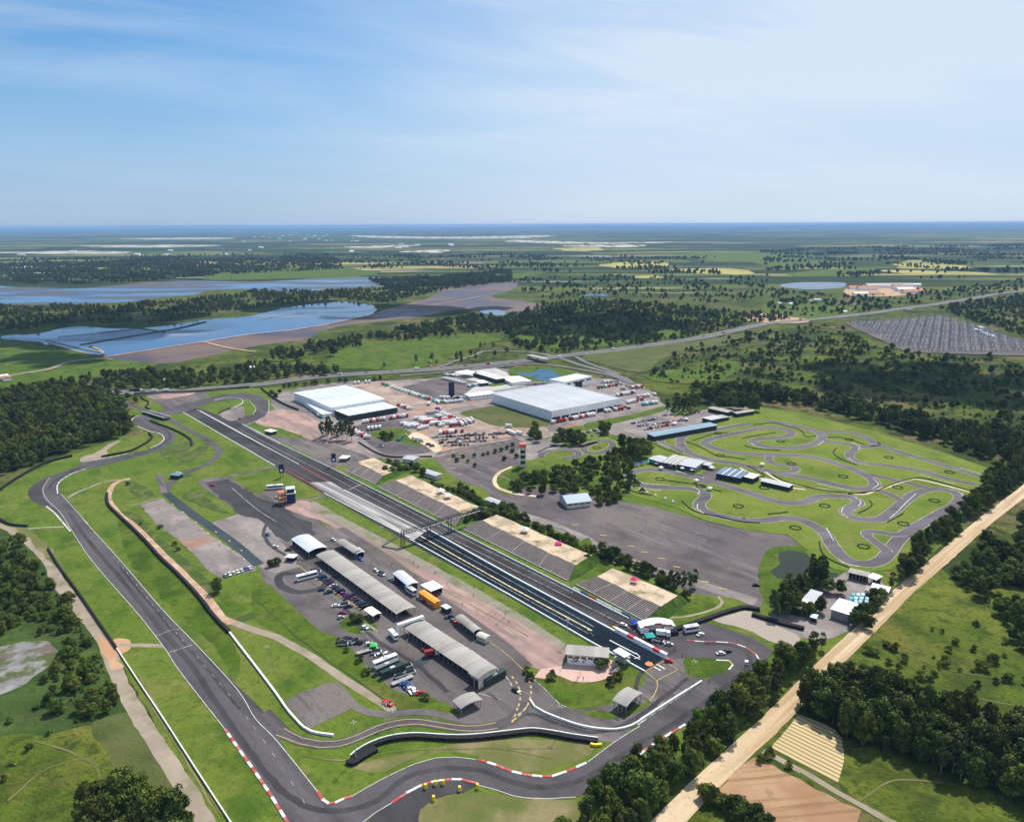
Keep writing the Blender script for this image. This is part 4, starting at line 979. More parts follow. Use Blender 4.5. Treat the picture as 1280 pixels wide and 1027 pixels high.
def shed(name, label, A, B, D, h, style='arch', rise=1.4, roof=None, wallm=None, walls='', bays=0, cat='shed', group=None, over=.5, seams=0, doors=0, door_side='f', windows=0, parapet=0, th=.22, seamm=None, door_h=.75):
    org, rot, L, Wd = frame(A, B, D, h)
    root = empty(name, org, rot); tag(root, label, cat, group)
    roof = roof or RF_GREY; wallm = wallm or W_GREY
    lo, hi = roof_profile(style, Wd, h, rise, over, th)
    m = MB(); n = len(m.v); k = len(lo)
    for x in (-over, L + over):
        for (y, z) in lo: m.v.append((x, y, z))
        for (y, z) in hi: m.v.append((x, y, z))
    a, b = 0, 2 * k
    for i in range(k - 1):
        m.face((a+k+i, b+k+i, b+k+i+1, a+k+i+1)); m.face((a+i+1, b+i+1, b+i, a+i))
        m.face((a+i, a+k+i, a+k+i+1, a+i+1)); m.face((b+i+1, b+k+i+1, b+k+i, b+i))
    m.face((a, b, b+k, a+k)); m.face((b+k-1, a+k-1, a+2*k-1, b+2*k-1))
    r = m.build('roof', roof, root)
    for j in range(seams):
        x = L * (j + 1) / (seams + 1); s = MB(); w = .35
        for i in range(k - 1):
            (y0, z0), (y1, z1) = hi[i], hi[i+1]
            s.quad((x-w, y0, z0+.12), (x+w, y0, z0+.12), (x+w, y1, z1+.12), (x-w, y1, z1+.12))
        s.build('roof_seam', seamm or W_GREY, r)
    t = .25
    def gable_wall(x0, x1):
        g = MB(); pts = [(y, z - .02) for y, z in lo]; pts[0] = (t, h - .02); pts[-1] = (Wd - t, (h + rise if style == 'mono' else h) - .02)
        pr = [(t, 0)] + pts + [(Wd - t, 0)]
        nn = len(g.v)
        for x in (x0, x1):
            for y, z in pr: g.v.append((x, y, z))
        q = len(pr)
        g.face(tuple(nn + i for i in range(q))); g.face(tuple(nn + 2*q - 1 - i for i in range(q)))
        for i in range(q): jn = (i+1) % q; g.face((nn+jn, nn+i, nn+q+i, nn+q+jn))
        g.build('end_wall', wallm, root)
    if 'e' in walls or 'l' in walls: gable_wall(.05, .05 + t)
    if 'e' in walls or 'r' in walls: gable_wall(L - t - .05, L - .05)
    zb = (h + rise if style == 'mono' else h) - .01
    if 'f' in walls: q = MB(); q.box(t + .06, L - t - .06, .02, t, 0, h - .01); q.build('front_wall', wallm, root)
    if 'b' in walls: q = MB(); q.box(t + .06, L - t - .06, Wd - t, Wd - .02, 0, zb); q.build('rear_wall', wallm, root)
    if 'm' in walls: q = MB(); q.box(t + .06, L - t - .06, Wd * .55, Wd * .55 + .2, 0, h - .01); q.build('partition_wall', W_DARK if wallm is W_GREY else wallm, root)
    if bays:
        for i in range(bays + 1):
            x = .3 + (L - .6) * i / bays
            for y in ((.15,) if 'f' not in walls else ()) + ((Wd - .15,) if 'b' not in walls else ()):
                q = MB(); q.box(x - .13, x + .13, y - .13, y + .13, 0, h + .02 if style != 'mono' or y < 1 else h + rise); q.build('post', STEEL, root)
    for i in range(doors):
        x = L * (i + .5) / doors; w = min(9, L / doors * .52)
        q = MB()
        if door_side == 'f': q.box(x - w/2 * 1.6, x + w/2 * 1.6, -.05, .019, .0, h * door_h)
        q.build('door', W_DARK, root)
    for i in range(windows):
        x = L * (i + .5) / windows; w = L / windows * .7
        q = MB(); q.box(x - w/2, x + w/2, -.06, .019, h * .62, h * .82); q.build('window', GLASS, root)
    if parapet:
        for nm, bx in (('parapet', (-over, L + over, -over - .05, -over + .3)), ('parapet', (-over, L + over, Wd + over - .3, Wd + over + .05)),
                       ('parapet', (-over - .05, -over + .3, -over + .3, Wd + over - .3)), ('parapet', (L + over - .3, L + over + .05, -over + .3, Wd + over - .3))):
            q = MB(); q.box(bx[0], bx[1], bx[2], bx[3], h - parapet, h + .9); q.build(nm, W_WHITE, root)
    return root

# paddock
shed('open_shed', 'small pale arched roof shed at the upper end of the paddock', (365, 674), (386, 690), (382, 665.5), 3.8, 'arch', 1.2, RF_PALE, W_DARK, 'bl', 5)
shed('pit_garage', 'long arched grey pit garage roof with dark open bays, the upper of the two', (396, 694), (496, 767), (415, 687), 3.7, 'arch', .85, RF_GREY, W_GREY, 'm', 18, seams=1, cat='garage')
gar = shed('pit_garage', 'long arched grey pit garage with a white gantry at its upper end', (505, 784), (597, 846), (526, 774), 3.7, 'arch', .85, RF_GREY, W_GREY, 'm', 16, seams=1, cat='garage')
shed('end_block', 'small flat roofed building with white walls adjoining the lower long garage', (587, 841), (598, 847.5), (608, 828), 5.6, 'arch', .9, RF_GREY, W_CREAM, 'efb', 0, doors=2, cat='building')
shed('open_shed', 'low grey carport on the asphalt below the garages', (567, 876), (576.5, 885), (590, 864), 3.2, 'arch', .9, RF_GREY, W_GREY, '', 3)
shed('yard_shed', 'grey arched shed on the pink yard, farthest up the service road', (421, 677), (443, 691), (428, 673), 3.6, 'arch', .9, RF_GREY, W_DARK, 'b', 5, group=None)
shed('yard_shed', 'small pale blue arched shed adjoining the farthest grey shed on the pink yard', (440, 687), (446, 692), (448, 684), 3.2, 'arch', .6, RF_PALE, W_DARK, 'b', 2)
shed('yard_shed', 'blue-grey arched shed on the pink yard beside the row of parked cars', (492, 717), (510, 732), (504, 714), 3.8, 'arch', .9, RF_PALE, W_DARK, 'be', 4)
shed('canopy', 'white flat canopy behind the orange truck on the pink yard', (527, 731), (539, 738.5), (541, 726), 3.6, 'flat', 0, RF_WHITE, W_DARK, 'b', 3, cat='canopy')
shed('orange_trailer', 'bright orange covered race trailer beside the white canopy', (523, 740), (543, 754), (529, 736), 3.3, 'gable', .5, ORNG, ORNG, 'efb', 0, over=.05, cat='trailer')
shed('yard_shed', 'grey arched shed on the pink yard, nearest the control building', (570, 772), (592, 790), (577, 767.5), 3.6, 'arch', .9, RF_GREY, W_DARK, 'b', 5)
shed('tent', 'cream rounded tent at the lower end of the nearest yard shed', (595, 794), (607, 799), (600, 789), 2.6, 'arch', .8, W_CREAM, W_CREAM, 'efb', 0, cat='tent', over=.1)
shed('small_kiosk', 'small pale box kiosk with dark sides on the pink yard', (551, 757), (558, 761.5), (556, 753.5), 2.8, 'flat', 0, RF_PALE, W_DARK, 'efb', 0, cat='kiosk', over=.1)
shed('canopy', 'white canopy beside the round lawn island of the paddock', (456, 762), (466.5, 769.5), (465, 759), 3.2, 'gable', .5, RF_WHITE, W_DARK, 'b', 2, cat='canopy')
shed('control_building', 'grey roofed control building with pale walls facing the pink plaza', (709, 817), (759, 821), (709.5, 806.5), 5.2, 'flat', 0, RF_GREY, W_WHITE, 'efb', 0, windows=6, cat='building', over=.8)
shed('arched_canopy', 'single arched grey canopy on the lawn corner by the pit exit', (767, 875), (783, 882.5), (787, 860), 4, 'arch', 1.1, RF_GREY, W_GREY, '', 3, cat='canopy')
shed('tent', 'white tent with a dark blue van side at the upper paddock shrubs', (357, 696), (367, 697), (357, 692), 2.8, 'flat', 0, RF_WHITE, NAVY, 'fb', 1, cat='tent')
# white portal frame at the garage end
root = empty('gantry_frame', G(498, 791)); org = root.location.copy(); tag(root, 'white steel portal gantry at the upper end of the lower garage', 'gantry')
e0, e1 = G(497, 783, 5) - org, G(529, 772, 5) - org; e0.z = e1.z = 0
for e in (e0, e1):
    q = MB(); q.box(e.x - .5, e.x + .5, e.y - .5, e.y + .5, 0, 5.2); q.build('column', W_WHITE, root)
q = MB(); sweep(q, [e0, e1], 1.6, 5.2, 6.4); q.build('beam', W_WHITE, root)

# ---- truss footbridge over the strip
def truss(m, a, b, w, h, n, r=.11):
    d = (b - a); s = Vector((-d.y, d.x, 0)).normalized() * w / 2; up = Vector((0, 0, h))
    ch = [(a + s, b + s), (a - s, b - s), (a + s + up, b + s + up), (a - s + up, b - s + up)]
    for p, q in ch: m.cyl(p, q, r * 1.5, n=5)
    for i in range(n + 1):
        t = i / n; P0 = a.lerp(b, t)
        for sg in (s, -s):
            m.cyl(P0 + sg, P0 + sg + up, r, n=4)
            if i < n:
                P1 = a.lerp(b, (i + 1) / n)
                m.cyl(P0 + sg + (up if i % 2 else Vector()), P1 + sg + (Vector() if i % 2 else up), r, n=4)
        m.cyl(P0 + s + up, P0 - s + up, r, n=4)
hB = 8.0
p0, p1, p2, p3 = G(503, 668, hB), G(536, 659, hB), G(562, 651, hB), G(600, 638, hB)
root = empty('footbridge', Vector((p0.x, p0.y, 0))); off = root.location.copy(); off.z = 0
tag(root, 'dark steel truss footbridge crossing the strip with stairs at the left end', 'footbridge')
L_ = lambda v, z=None: Vector((v.x - off.x, v.y - off.y, v.z if z is None else z))
m = MB(); truss(m, L_(p0), L_(p3), 2.2, 2.4, 30); m.build('truss', DSTEEL, root)
m = MB(); sweep(m, [L_(p0), L_(p3)], 2.0, hB - .1, hB + .12); m.build('deck', W_GREY, root)
for p in (p0, p1, p2, p3):
    m = MB(); c = L_(p, 0)
    for dx, dy in ((-1.3, -1.3), (1.3, -1.3), (1.3, 1.3), (-1.3, 1.3)): m.cyl((c.x + dx * .8, c.y + dy * .8, 0), (c.x + dx * .7, c.y + dy * .7, hB + 2.4), .16, n=5)
    for k in range(4): m.cyl((c.x - .9, c.y - 1, k * 2), (c.x + .9, c.y - 1, k * 2 + 2), .09, n=4); m.cyl((c.x - .9, c.y + 1, k * 2), (c.x + .9, c.y + 1, k * 2 + 2), .09, n=4)
    m.build('support_tower', DSTEEL, root)
for a, b in ((p0, G(477, 683)), (p3, G(624, 643))):
    m = MB(); A_, B_ = L_(a, hB), L_(b, 0.1); d = (B_ - A_); s = Vector((-d.y, d.x, 0)).normalized()
    for i in range(26):
        t = i / 26; c = A_.lerp(B_, t); e = A_.lerp(B_, (i + .8) / 26)
        m.quad(c + s, c - s, Vector((e.x, e.y, c.z)) - s, Vector((e.x, e.y, c.z)) + s)
    for sg in (1, -1):
        m.cyl(A_ + s * sg, B_ + s * sg, .14, n=4); m.cyl(A_ + s * sg + Vector((0, 0, 1.1)), B_ + s * sg + Vector((0, 0, 1.1)), .07, n=4)
    m.build('stairs', DSTEEL, root)
# ---- road bridge over the circuit
root = empty('road_bridge', G(196, 518)); off = root.location.copy(); tag(root, 'concrete road bridge carrying the access road over the circuit', 'bridge')
a, b = G(181, 513.5, 2.5) - off, G(209, 522, 2.5) - off
m = MB(); sweep(m, [Vector((a.x, a.y, 0)), Vector((b.x, b.y, 0))], 7.5, 2.0, 2.6); m.build('deck', LOT, root)
for sg in (3.6, -3.6):
    m = MB(); sweep(m, [Vector((a.x, a.y, 0)), Vector((b.x, b.y, 0))], .3, 2.61, 3.4, off=sg); m.build('railing', W_WHITE, root)
for e in (a, b):
    m = MB(); m.box(e.x - 1.2, e.x + 1.2, e.y - 2.6, e.y + 2.6, 0, 1.98); m.build('abutment', W_DARK, root)

# ---- expo halls
hall_ = shed('exhibition_hall', 'huge exhibition hall with slate grey roof and white walls', (689.5, 514.5), (777, 498.2), (620.5, 491), 10, 'flat', 0, RF_SLATE, W_WHITE, 'efb', 0, seams=3, doors=8, door_h=.36, parapet=1.2, cat='hall', over=.2, seamm=RF_SLATE)
shed('exhibition_hall', 'pale steel-roofed exhibition hall at the left of the expo grounds', (414, 509.5), (481.5, 498.5), (376.5, 489.5), 9, 'gable', 1.0, RF_PALE, W_WHITE, 'efb', 0, seams=5, cat='hall', seamm=RF_PALE)
shed('hall_annex', 'lower pale roofed front annex of the left hall with a dark open side', (436, 519.5), (497, 509), (416, 511), 6, 'flat', 0, RF_PALE, W_DARK, 'fe', 0, seams=4, cat='annex', seamm=RF_SLATE)
shed('hall_annex', 'narrow white side annex along the left wall of the left hall', (371, 495.5), (403, 517.5), (376, 490.5), 4.5, 'flat', 0, RF_WHITE, W_WHITE, 'efb', 0, cat='annex')
shed('office_building', 'white two-storey office building with dark window bands behind the big hall', (706, 478), (740, 470.5), (697, 472.5), 10, 'flat', 0, RF_PALE, W_WHITE, 'efb', 0, windows=4, parapet=.5, cat='office', doors=1)
shed('low_office', 'low white building with a dark glass band left of the big hall', (588, 495.5), (620, 491.5), (584, 492), 4.5, 'flat', 0, RF_WHITE, W_WHITE, 'efb', 0, windows=7, cat='building')
shed('fuel_canopy', 'flat white canopy of the roadside station on the left', (583, 468), (598, 465.5), (580, 463), 5.5, 'flat', 0, RF_WHITE, W_DARK, '', 3, cat='canopy')
shed('fuel_canopy', 'long white sawtooth roofed station building by the pond', (621, 474), (632, 472.5), (608, 463), 5.5, 'flat', 0, RF_WHITE, W_DARK, 'lf', 3, seams=5, cat='canopy')
shed('fuel_canopy', 'small white roofed kiosk on the station forecourt', (601, 479), (611, 478), (598, 475.5), 4, 'flat', 0, RF_WHITE, NAVY, 'efb', 0, cat='kiosk')
shed('small_hall', 'low white roofed hall at the right end of the low office', (649, 470), (664, 476), (640, 478), 4, 'gable', .8, RF_WHITE, W_WHITE, 'efb', 0, cat='building')
t = empty('sign_tower', G(564.5, 495.5), .25); tag(t, 'tall dark navy sign tower standing in the truck park', 'tower')
m = MB(); m.box(-3.4, 1.2, -.9, .9, 0, 17.5); m.build('panel', NAVY, t); m = MB(); m.box(1.35, 3.4, -1.2, .7, 0, 17.2); m.build('side_panel', W_DARK, t)
t = empty('roadside_mast', G(539, 466)); tag(t, 'red and white banded mast by the highway', 'mast')
for k in range(6): m = MB(); m.cyl((0, 0, k * 3), (0, 0, k * 3 + 3), .55, n=8); m.build('mast_section', W_WHITE if k % 2 else REDP, t)

# ---- kart buildings
KG = 'kart paddock buildings'
shed('pit_building', 'long narrow blue roofed kart pit building', (817.5, 545.5), (896.5, 531.5), (811, 542), 4.5, 'mono', .8, RF_TEAL, W_DARK, 'efb', 0, seams=0, cat='building')
shed('kart_garage', 'leftmost grey roofed kart garage with a row of tents in front', (811, 573), (826, 577.5), (816.5, 566.5), 4.2, 'gable', .8, RF_SLATE, W_GREY, 'eb', 4, cat='garage')
shed('kart_garage', 'light grey striped roof kart garage in the middle of its row', (826.5, 577.5), (845, 581), (838, 567.5), 4.4, 'gable', .8, RF_GREY, W_GREY, 'eb', 5, seams=3, seamm=RF_WHITE, cat='garage')
shed('kart_garage', 'wide grey roofed kart garage right of the striped one', (846, 580), (869, 584.5), (857.5, 571.5), 4.2, 'gable', .8, RF_SLATE, W_GREY, 'eb', 5, cat='garage')
shed('kart_garage', 'smallest grey roofed kart garage at the right end of its row', (876, 580), (886, 582), (880, 576.5), 3.6, 'gable', .5, RF_SLATE, W_GREY, 'eb', 2, cat='garage')
shed('kart_pavilion', 'deep blue roofed pavilion with white ribs beside the kart track', (895, 591.5), (925, 597.5), (902.5, 584), 4.5, 'mono', .6, RF_BLUE, W_DARK, 'efb', 0, seams=3, seamm=RF_WHITE, cat='pavilion')
shed('kart_pavilion', 'white roofed block at the right end of the blue pavilion', (930, 595.5), (941, 598), (936, 590.5), 4.2, 'flat', 0, RF_WHITE, W_DARK, 'efb', 0, cat='building')
shed('kart_hut', 'long low grey roofed hut on the kart infield', (951, 601), (986, 609), (956, 597.5), 3.4, 'gable', .5, RF_SLATE, W_DARK, 'efb', 0, cat='hut')
shed('kart_hall', 'grey roofed hall at the upper end of the kart pit straight', (889, 525), (904, 522), (880, 521.5), 4, 'flat', 0, RF_SLATE, W_DARK, 'efb', 0, cat='building')
shed('kart_hall', 'small grey block right of the grey roofed kart hall', (904, 522.5), (912, 521), (900, 518.5), 3.4, 'flat', 0, RF_GREY, W_DARK, 'efb', 0, cat='building')
shed('kart_hall', 'long thin pale roof below the trees at the kart entrance', (885, 510), (909, 515.5), (889, 507.5), 4, 'gable', .4, RF_GREY, W_DARK, 'efb', 0, cat='building')
shed('kart_hall', 'pale narrow roof at the far end of the kart paddock', (921, 517), (943, 513.5), (918, 515), 4, 'gable', .4, RF_GREY, W_DARK, 'efb', 0, cat='building')
shed('clubhouse', 'blue-grey hipped roof clubhouse among the garden trees', (709, 629.5), (739, 626), (714, 618), 4, 'gable', 3.2, RF_TEAL, W_CREAM, 'efb', 0, windows=4, cat='house')
shed('bank_kiosk', 'small blue-grey roof among trees behind the smallest bank', (503, 573), (517, 575), (505, 568.5), 3.4, 'gable', .6, RF_SLATE, W_CREAM, 'efb', 0, cat='kiosk')
shed('bank_kiosk', 'long blue-grey roof among trees behind the two-tent bank', (526, 589), (545, 595), (530, 585.5), 3.4, 'gable', .6, RF_SLATE, W_CREAM, 'efb', 0, cat='kiosk')
shed('bank_kiosk', 'blue-grey roof at the right end of the hedge behind the two-tent bank', (606, 624), (622, 630), (609, 620), 3.4, 'gable', .6, RF_SLATE, W_CREAM, 'efb', 0, cat='kiosk')
shed('hut', 'small white roofed hut beside the far straight', (331, 538), (339, 540), (333, 535), 3, 'flat', 0, RF_WHITE, W_DARK, 'efb', 0, cat='hut')
shed('hut', 'small pale roofed hut on the rough yard above the smallest bank', (424, 572.5), (433, 573), (426, 569), 3, 'flat', 0, RF_WHITE, W_DARK, 'b', 2, cat='hut')
shed('gatehouse', 'blue-grey roofed gatehouse on the access road beside the gravel lots', (212, 593.5), (223, 594.5), (215, 590.5), 3, 'flat', 0, RF_TEAL, W_DARK, 'efb', 0, cat='hut')
# ---- yard below the kart circuit
shed('farm_shed', 'white roofed workshop with a round sign, left in the lower yard', (987.5, 755.5), (1000, 760), (1001.5, 749.5), 5, 'mono', .8, RF_WHITE, W_DARK, 'efb', 0, cat='workshop')
shed('farm_shed', 'grey roofed workshop joined to the white roofed one', (1003, 750), (1016, 754), (1019, 740), 5.2, 'mono', .8, RF_SLATE, W_DARK, 'efb', 0, cat='workshop')
shed('farm_shed', 'large pale blue-grey roof beside the turquoise tarpaulins', (1039, 761), (1061, 768), (1051, 750.5), 4.6, 'mono', .9, RF_PALE, W_GREY, 'efb', 0, cat='workshop')
shed('farm_shed', 'fibre cement roof below the pale blue roof near the sandy road', (1082, 740), (1104, 744.5), (1088, 733.5), 4, 'mono', .4, RF_RUST, W_GREY, 'efb', 0, cat='workshop')
shed('farm_shed', 'narrow pale blue roof nearest the dark tree row', (1089, 735), (1110, 740), (1092, 730), 4.4, 'mono', .4, RF_PALE, W_GREY, 'efb', 0, cat='workshop')
shed('long_shed', 'long dark open shed beside the lowest kart bend, its right end white', (1061, 715), (1084, 720.5), (1065, 711.5), 4, 'mono', .5, RF_RUST, W_DARK, 'elb', 5, cat='shed')
shed('long_shed', 'white roofed end bay of the long dark shed', (1084.5, 720.5), (1095, 724.5), (1088, 716), 4, 'mono', .5, RF_WHITE, W_DARK, 'rb', 2, cat='shed')
TARP = plain('turquoise_tarpaulin', (.16, .55, .62), .6, var=.35, vs=.4); TARP2 = plain('pale_blue_tarpaulin', (.55, .80, .88), .6, var=.15, vs=.4)
k = 0
for y, xs in ((744, (1064, 1070, 1076, 1082)), (748.5, (1061, 1067, 1074, 1081)), (753, (1060, 1067, 1073, 1080)), (757.5, (1076, 1081))):
    for x in xs:
        k += 1
        mm = TARP if (k % 4 == 1 or y > 756) else TARP2
        shed('tarpaulin_stack', ('turquoise' if mm is TARP else 'pale blue') + ' tarpaulin stack beside the pale workshop roof, %s in row %s from the back' % (('first', 'second', 'third', 'fourth')[xs.index(x)], ('one', 'two', 'three', 'four')[int((y - 744) / 4.5)]), (x, y), (x + 4.4, y + 1.2), (x + 2.0, y - 2.6), 2.6, 'arch', .7, mm, mm, 'efb', 0, cat='covered stack', group='tarpaulin covered stacks in the lower yard, ' + ('turquoise' if mm is TARP else 'pale blue'), over=.02)
shed('shelter', 'small turquoise roofed shelter in front of the white workshop', (1014, 771), (1020, 772.5), (1017, 767.5), 2.6, 'gable', .5, TARP2, W_DARK, 'efb', 0, cat='shelter')

# ---- towers, boards
t = empty('timing_tower', G(359, 628), .35); tag(t, 'dark glazed timing tower with orange steel stair beside the far pit lane', 'tower')
m = MB(); m.box(0, 6, -3, 3, 0, 7.5); m.build('tower_base', NAVY, t)
m = MB(); m.box(-.4, 6.4, -3.4, 3.4, 7.5, 8.2); m.build('balcony', W_WHITE, t)
m = MB(); m.box(.3, 5.7, -2.7, 2.7, 8.2, 11); m.build('glazed_cabin', GLASS, t)
m = MB(); m.box(-.3, 6.3, -3.3, 3.3, 11, 11.5); m.build('roof', RF_PALE, t)
m = MB()
for x in (-6, -3.3, -.8):
    for y in (-2.5, 2.5): m.cyl((x, y, 0), (x, y, 9.5), .22, n=5)
for z in (3, 6, 9): m.box(-6.2, -.6, -2.7, 2.7, z, z + .25)
for z in (0, 3, 6): m.cyl((-6, -2.5, z), (-.8, -2.5, z + 3), .15, n=4); m.cyl((-6, 2.5, z + 3), (-.8, 2.5, z), .15, n=4)
m.build('stair_frame', RUSTY, t)
for x, y, lb in ((417.5, 583, 'right'), (352.5, 597, 'left')):
    t = empty('timing_board', G(x, y), .3); tag(t, 'dark timing board with a white emblem, on the %s side of the drag lanes' % lb, 'board')
    m = MB(); m.cyl((-1, 0, 0), (-1, 0, 5), .2, n=6); m.build('post', DSTEEL, t); m = MB(); m.cyl((1, 0, 0), (1, 0, 5), .2, n=6); m.build('post', DSTEEL, t)
    m = MB(); m.box(-1.9, 1.9, -.4, .4, 4.2, 10.5); m.build('panel', NAVY, t)
    m = MB(); m.box(-2.1, 2.1, -.5, .5, 10.6, 11.8); m.build('header', DSTEEL, t)
    m = MB(); m.cyl((0, -.47, 6.4), (0, -.42, 6.4), 1.0, n=12); m.build('emblem', W_WHITE, t)
t = empty('marshal_tower', G(653.5, 583), 0); tag(t, 'tall slim pink and white tower with dark windows beside the garden', 'tower')
m = MB(); m.box(-2.6, 2.6, -2.2, 2.2, 0, 19); m.build('shaft', W_CREAM, t)
m = MB(); m.box(-2.8, 2.8, -2.4, 2.4, 17.2, 20.5); m.build('head', plain('faded_red', (.62, .16, .13), .6, var=.2), t)
for z in (3, 8, 12.5): m = MB(); m.box(-1.9, 1.9, -2.27, -2.2, z, z + 2.6); m.build('window', GLASS, t)
# start tower scaffolding by the plaza
t = empty('start_scaffold', G(777, 828), -.9); tag(t, 'white steel stair platform at the head of the drag lanes', 'platform')
m = MB()
for x in (-3.5, 0, 3.5):
    for y in (-2, 2): m.cyl((x, y, 0), (x, y, 5.4), .14, n=5)
    m.cyl((x, -2, 5.3), (x, 2, 5.3), .1, n=4)
for z in (1.8, 3.6): m.box(-3.6, 3.6, -2.1, 2.1, z, z + .12)
m.build('frame', STEEL, t); m = MB(); m.box(-3.8, 3.8, -2.3, 2.3, 5.3, 5.5); m.build('roof', RF_WHITE, t)
t = empty('inflatable_arch', G(821, 789), .1); tag(t, 'red and white hospitality stand with a domed roof at the end of the return lane', 'stand')
prof = [(-9, 0)] + [(-9 + 18 * i / 10, 3.0 + 1.8 * math.sin(math.pi * i / 10)) for i in range(11)] + [(9, 0)]
m = MB(); m.profile([(x, z) for x, z in prof], 1.6, 4.4); m.build('rear_shell', W_WHITE, t)
m = MB(); m.profile([(-9 + 18 * i / 10, 3.0 + 1.8 * math.sin(math.pi * i / 10)) for i in range(11)] + [(9 - 18 * i / 10, 3.4 + 1.9 * math.sin(math.pi * i / 10)) for i in range(11)], -1.5, 4.6); m.build('roof', W_WHITE, t)
for x in (-5.5, 0, 5.5): m = MB(); m.box(x - 1.7, x + 1.7, -1.9, -1.55, 3.6 + (0 if x else 1.2), 4.5 + (0 if x else 1.2)); m.build('fascia_sign', REDP, t)
m = MB(); m.box(-8.6, -4.5, -1.3, 1.5, 0, 3.4); m.build('booth', W_WHITE, t)
m = MB(); m.box(3.4, 8.2, -1.3, 1.5, 0, 3.4); m.build('booth', W_WHITE, t)
# crowd stand wall by the strip: white and red boards
WB = plain('white_board', (.80, .80, .80), .5); RB = plain('red_board', (.6, .03, .04), .5); BB_ = plain('blue_board', (.04, .06, .3), .5)
brd = dens([G(738, 775), G(831, 824)], False, 4.0)
for i in range(len(brd) - 1):
    if (brd[-1] - brd[i]).length < 34 and i % 1 == 0:
        m = MB(); sweep(m, [brd[i], brd[i].lerp(brd[i+1], .96)], 1.6, .0, 2.3, off=1.6)
        tag(m.build('advert_board', RB if i % 4 == 2 else WB), ('red' if i % 4 == 2 else 'white') + ' tall board beside the head of the drag lanes, number %d from the upper end' % (i + 1), 'board', ('red' if i % 4 == 2 else 'white') + ' tall boards beside the head of the drag lanes')
brd = dens([G(715, 736.5), G(787, 773.5)], False, 6.0)
for i in range(len(brd) - 1):
    c = (WB, BB_, RB, WB, WB)[i % 5]; cn_ = ('white', 'blue', 'red', 'white', 'white')[i % 5]
    m = MB(); sweep(m, [brd[i], brd[i].lerp(brd[i+1], .9)], .25, .0, 1.5, off=.9)
    tag(m.build('advert_board', c), cn_ + ' low board at the foot of the nearest spectator banks, %dth from the upper end' % (i + 1), 'board', cn_ + ' low boards at the foot of the nearest spectator banks')

# ---- light poles
POLE = plain('pole_steel', (.45, .45, .45), .5, var=.1)
def pole(x, y, h, label, group, heads=4):
    t = empty('light_pole', G(x, y), random.random()); tag(t, label, 'light pole', group)
    m = MB(); m.cyl((0, 0, 0), (0, 0, h), .15, .08, n=7); m.build('mast', POLE, t)
    m = MB(); m.cyl((-.9, 0, h), (.9, 0, h), .06, n=5); m.cyl((0, -.9, h), (0, .9, h), .06, n=5)
    for dx, dy in ((-.9, 0), (.9, 0), (0, -.9), (0, .9))[:heads]: m.box(dx - .25, dx + .25, dy - .2, dy + .2, h - .25, h - .07)
    m.build('lamp_head', POLE, t)
    return t
for x, y, h, lb in ((445, 950, 17, 'behind the left tip of the curved tyre wall'), (492, 923, 13, 'behind the middle of the curved tyre wall'), (337, 841, 14, 'on the lawn beside the hooked white wall'),
                 (484, 905, 10, 'beside the small pad lane'), (700, 917, 13, 'behind the right part of the curved tyre wall'), (24, 587, 14, 'by the woods at the far left bend'), (90, 560, 14, 'on the woods side of the left bends'),
                 (130, 605, 12, 'on the lawn inside the far left bend'), (632, 770, 14, 'on the grass strip left of the drag lanes'), (709, 804, 13, 'behind the control building'), (867, 853, 11, 'at the right end of the pit wall'),
                 (807, 659, 14, 'in the big car park, left one'), (886, 675, 14, 'in the big car park, right one'), (870, 690, 13, 'in the big car park, nearest one'), (725, 845, 8, 'on the pink plaza lawn'),
                 (455, 812, 10, 'at the paddock edge above the parked cars'), (478, 680, 12, 'beside the left stairs of the footbridge'), (808, 781, 9, 'below the nearest spectator bank')):
    pole(x, y, h, 'tall grey light pole ' + lb, 'tall light poles of the circuit')

# ---- tents
def tent_proto(mat_, name='pop_up_tent', w=3.0, h=2.3, pk=1.4):
    t = empty(name); m = MB(); r = w / 2
    n0 = len(m.v); m.v += [(-r, -r, h), (r, -r, h), (r, r, h), (-r, r, h), (0, 0, h + pk), (-r, -r, h - .3), (r, -r, h - .3), (r, r, h - .3), (-r, r, h - .3)]
    for i in range(4): j = (i + 1) % 4; m.face((i, j, 4)); m.face((5 + i, 5 + j, j, i))
    m.build('canopy', mat_, t)
    for x, y in ((-1, -1), (1, -1), (1, 1), (-1, 1)):
        q = MB(); q.cyl((x * (r - .08), y * (r - .08), 0), (x * (r - .08), y * (r - .08), h), .05, n=4); q.build('leg', STEEL, t)
    return t
TM = {'white': RF_WHITE, 'pink': PINKP, 'blue': plain('blue_canvas', (.02, .06, .42), .6), 'green': plain('green_canvas', (.04, .55, .10), .6), 'teal': plain('teal_canvas', (.03, .42, .38), .6), 'red': plain('red_canvas', (.65, .04, .05), .6), 'yellow': plain('yellow_canvas', (.8, .5, .05), .6)}
def tent(x, y, c, label, w=3.0, z=0, group=None):
    t = tent_proto(TM[c], w=w, h=2.2 + w * .05, pk=w * .35); t.location = G(x, y, z); t.rotation_euler.z = random.uniform(0, 1.2); tag(t, label, 'tent', group)
tent(551, 616, 'white', 'left white tent on the crest of the two-tent spectator bank', 5.5, 4.0); tent(560, 622.5, 'white', 'right white tent on the crest of the two-tent spectator bank', 5.5, 4.0)
tent(656, 665, 'white', 'white tent on the crest right of the footbridge', 5, 4.5); tent(698, 683, 'pink', 'pink tent behind the bank right of the footbridge', 4, 3.0); tent(792.5, 728, 'pink', 'pink tent on the crest of the nearest spectator bank', 3.8, 4.5)
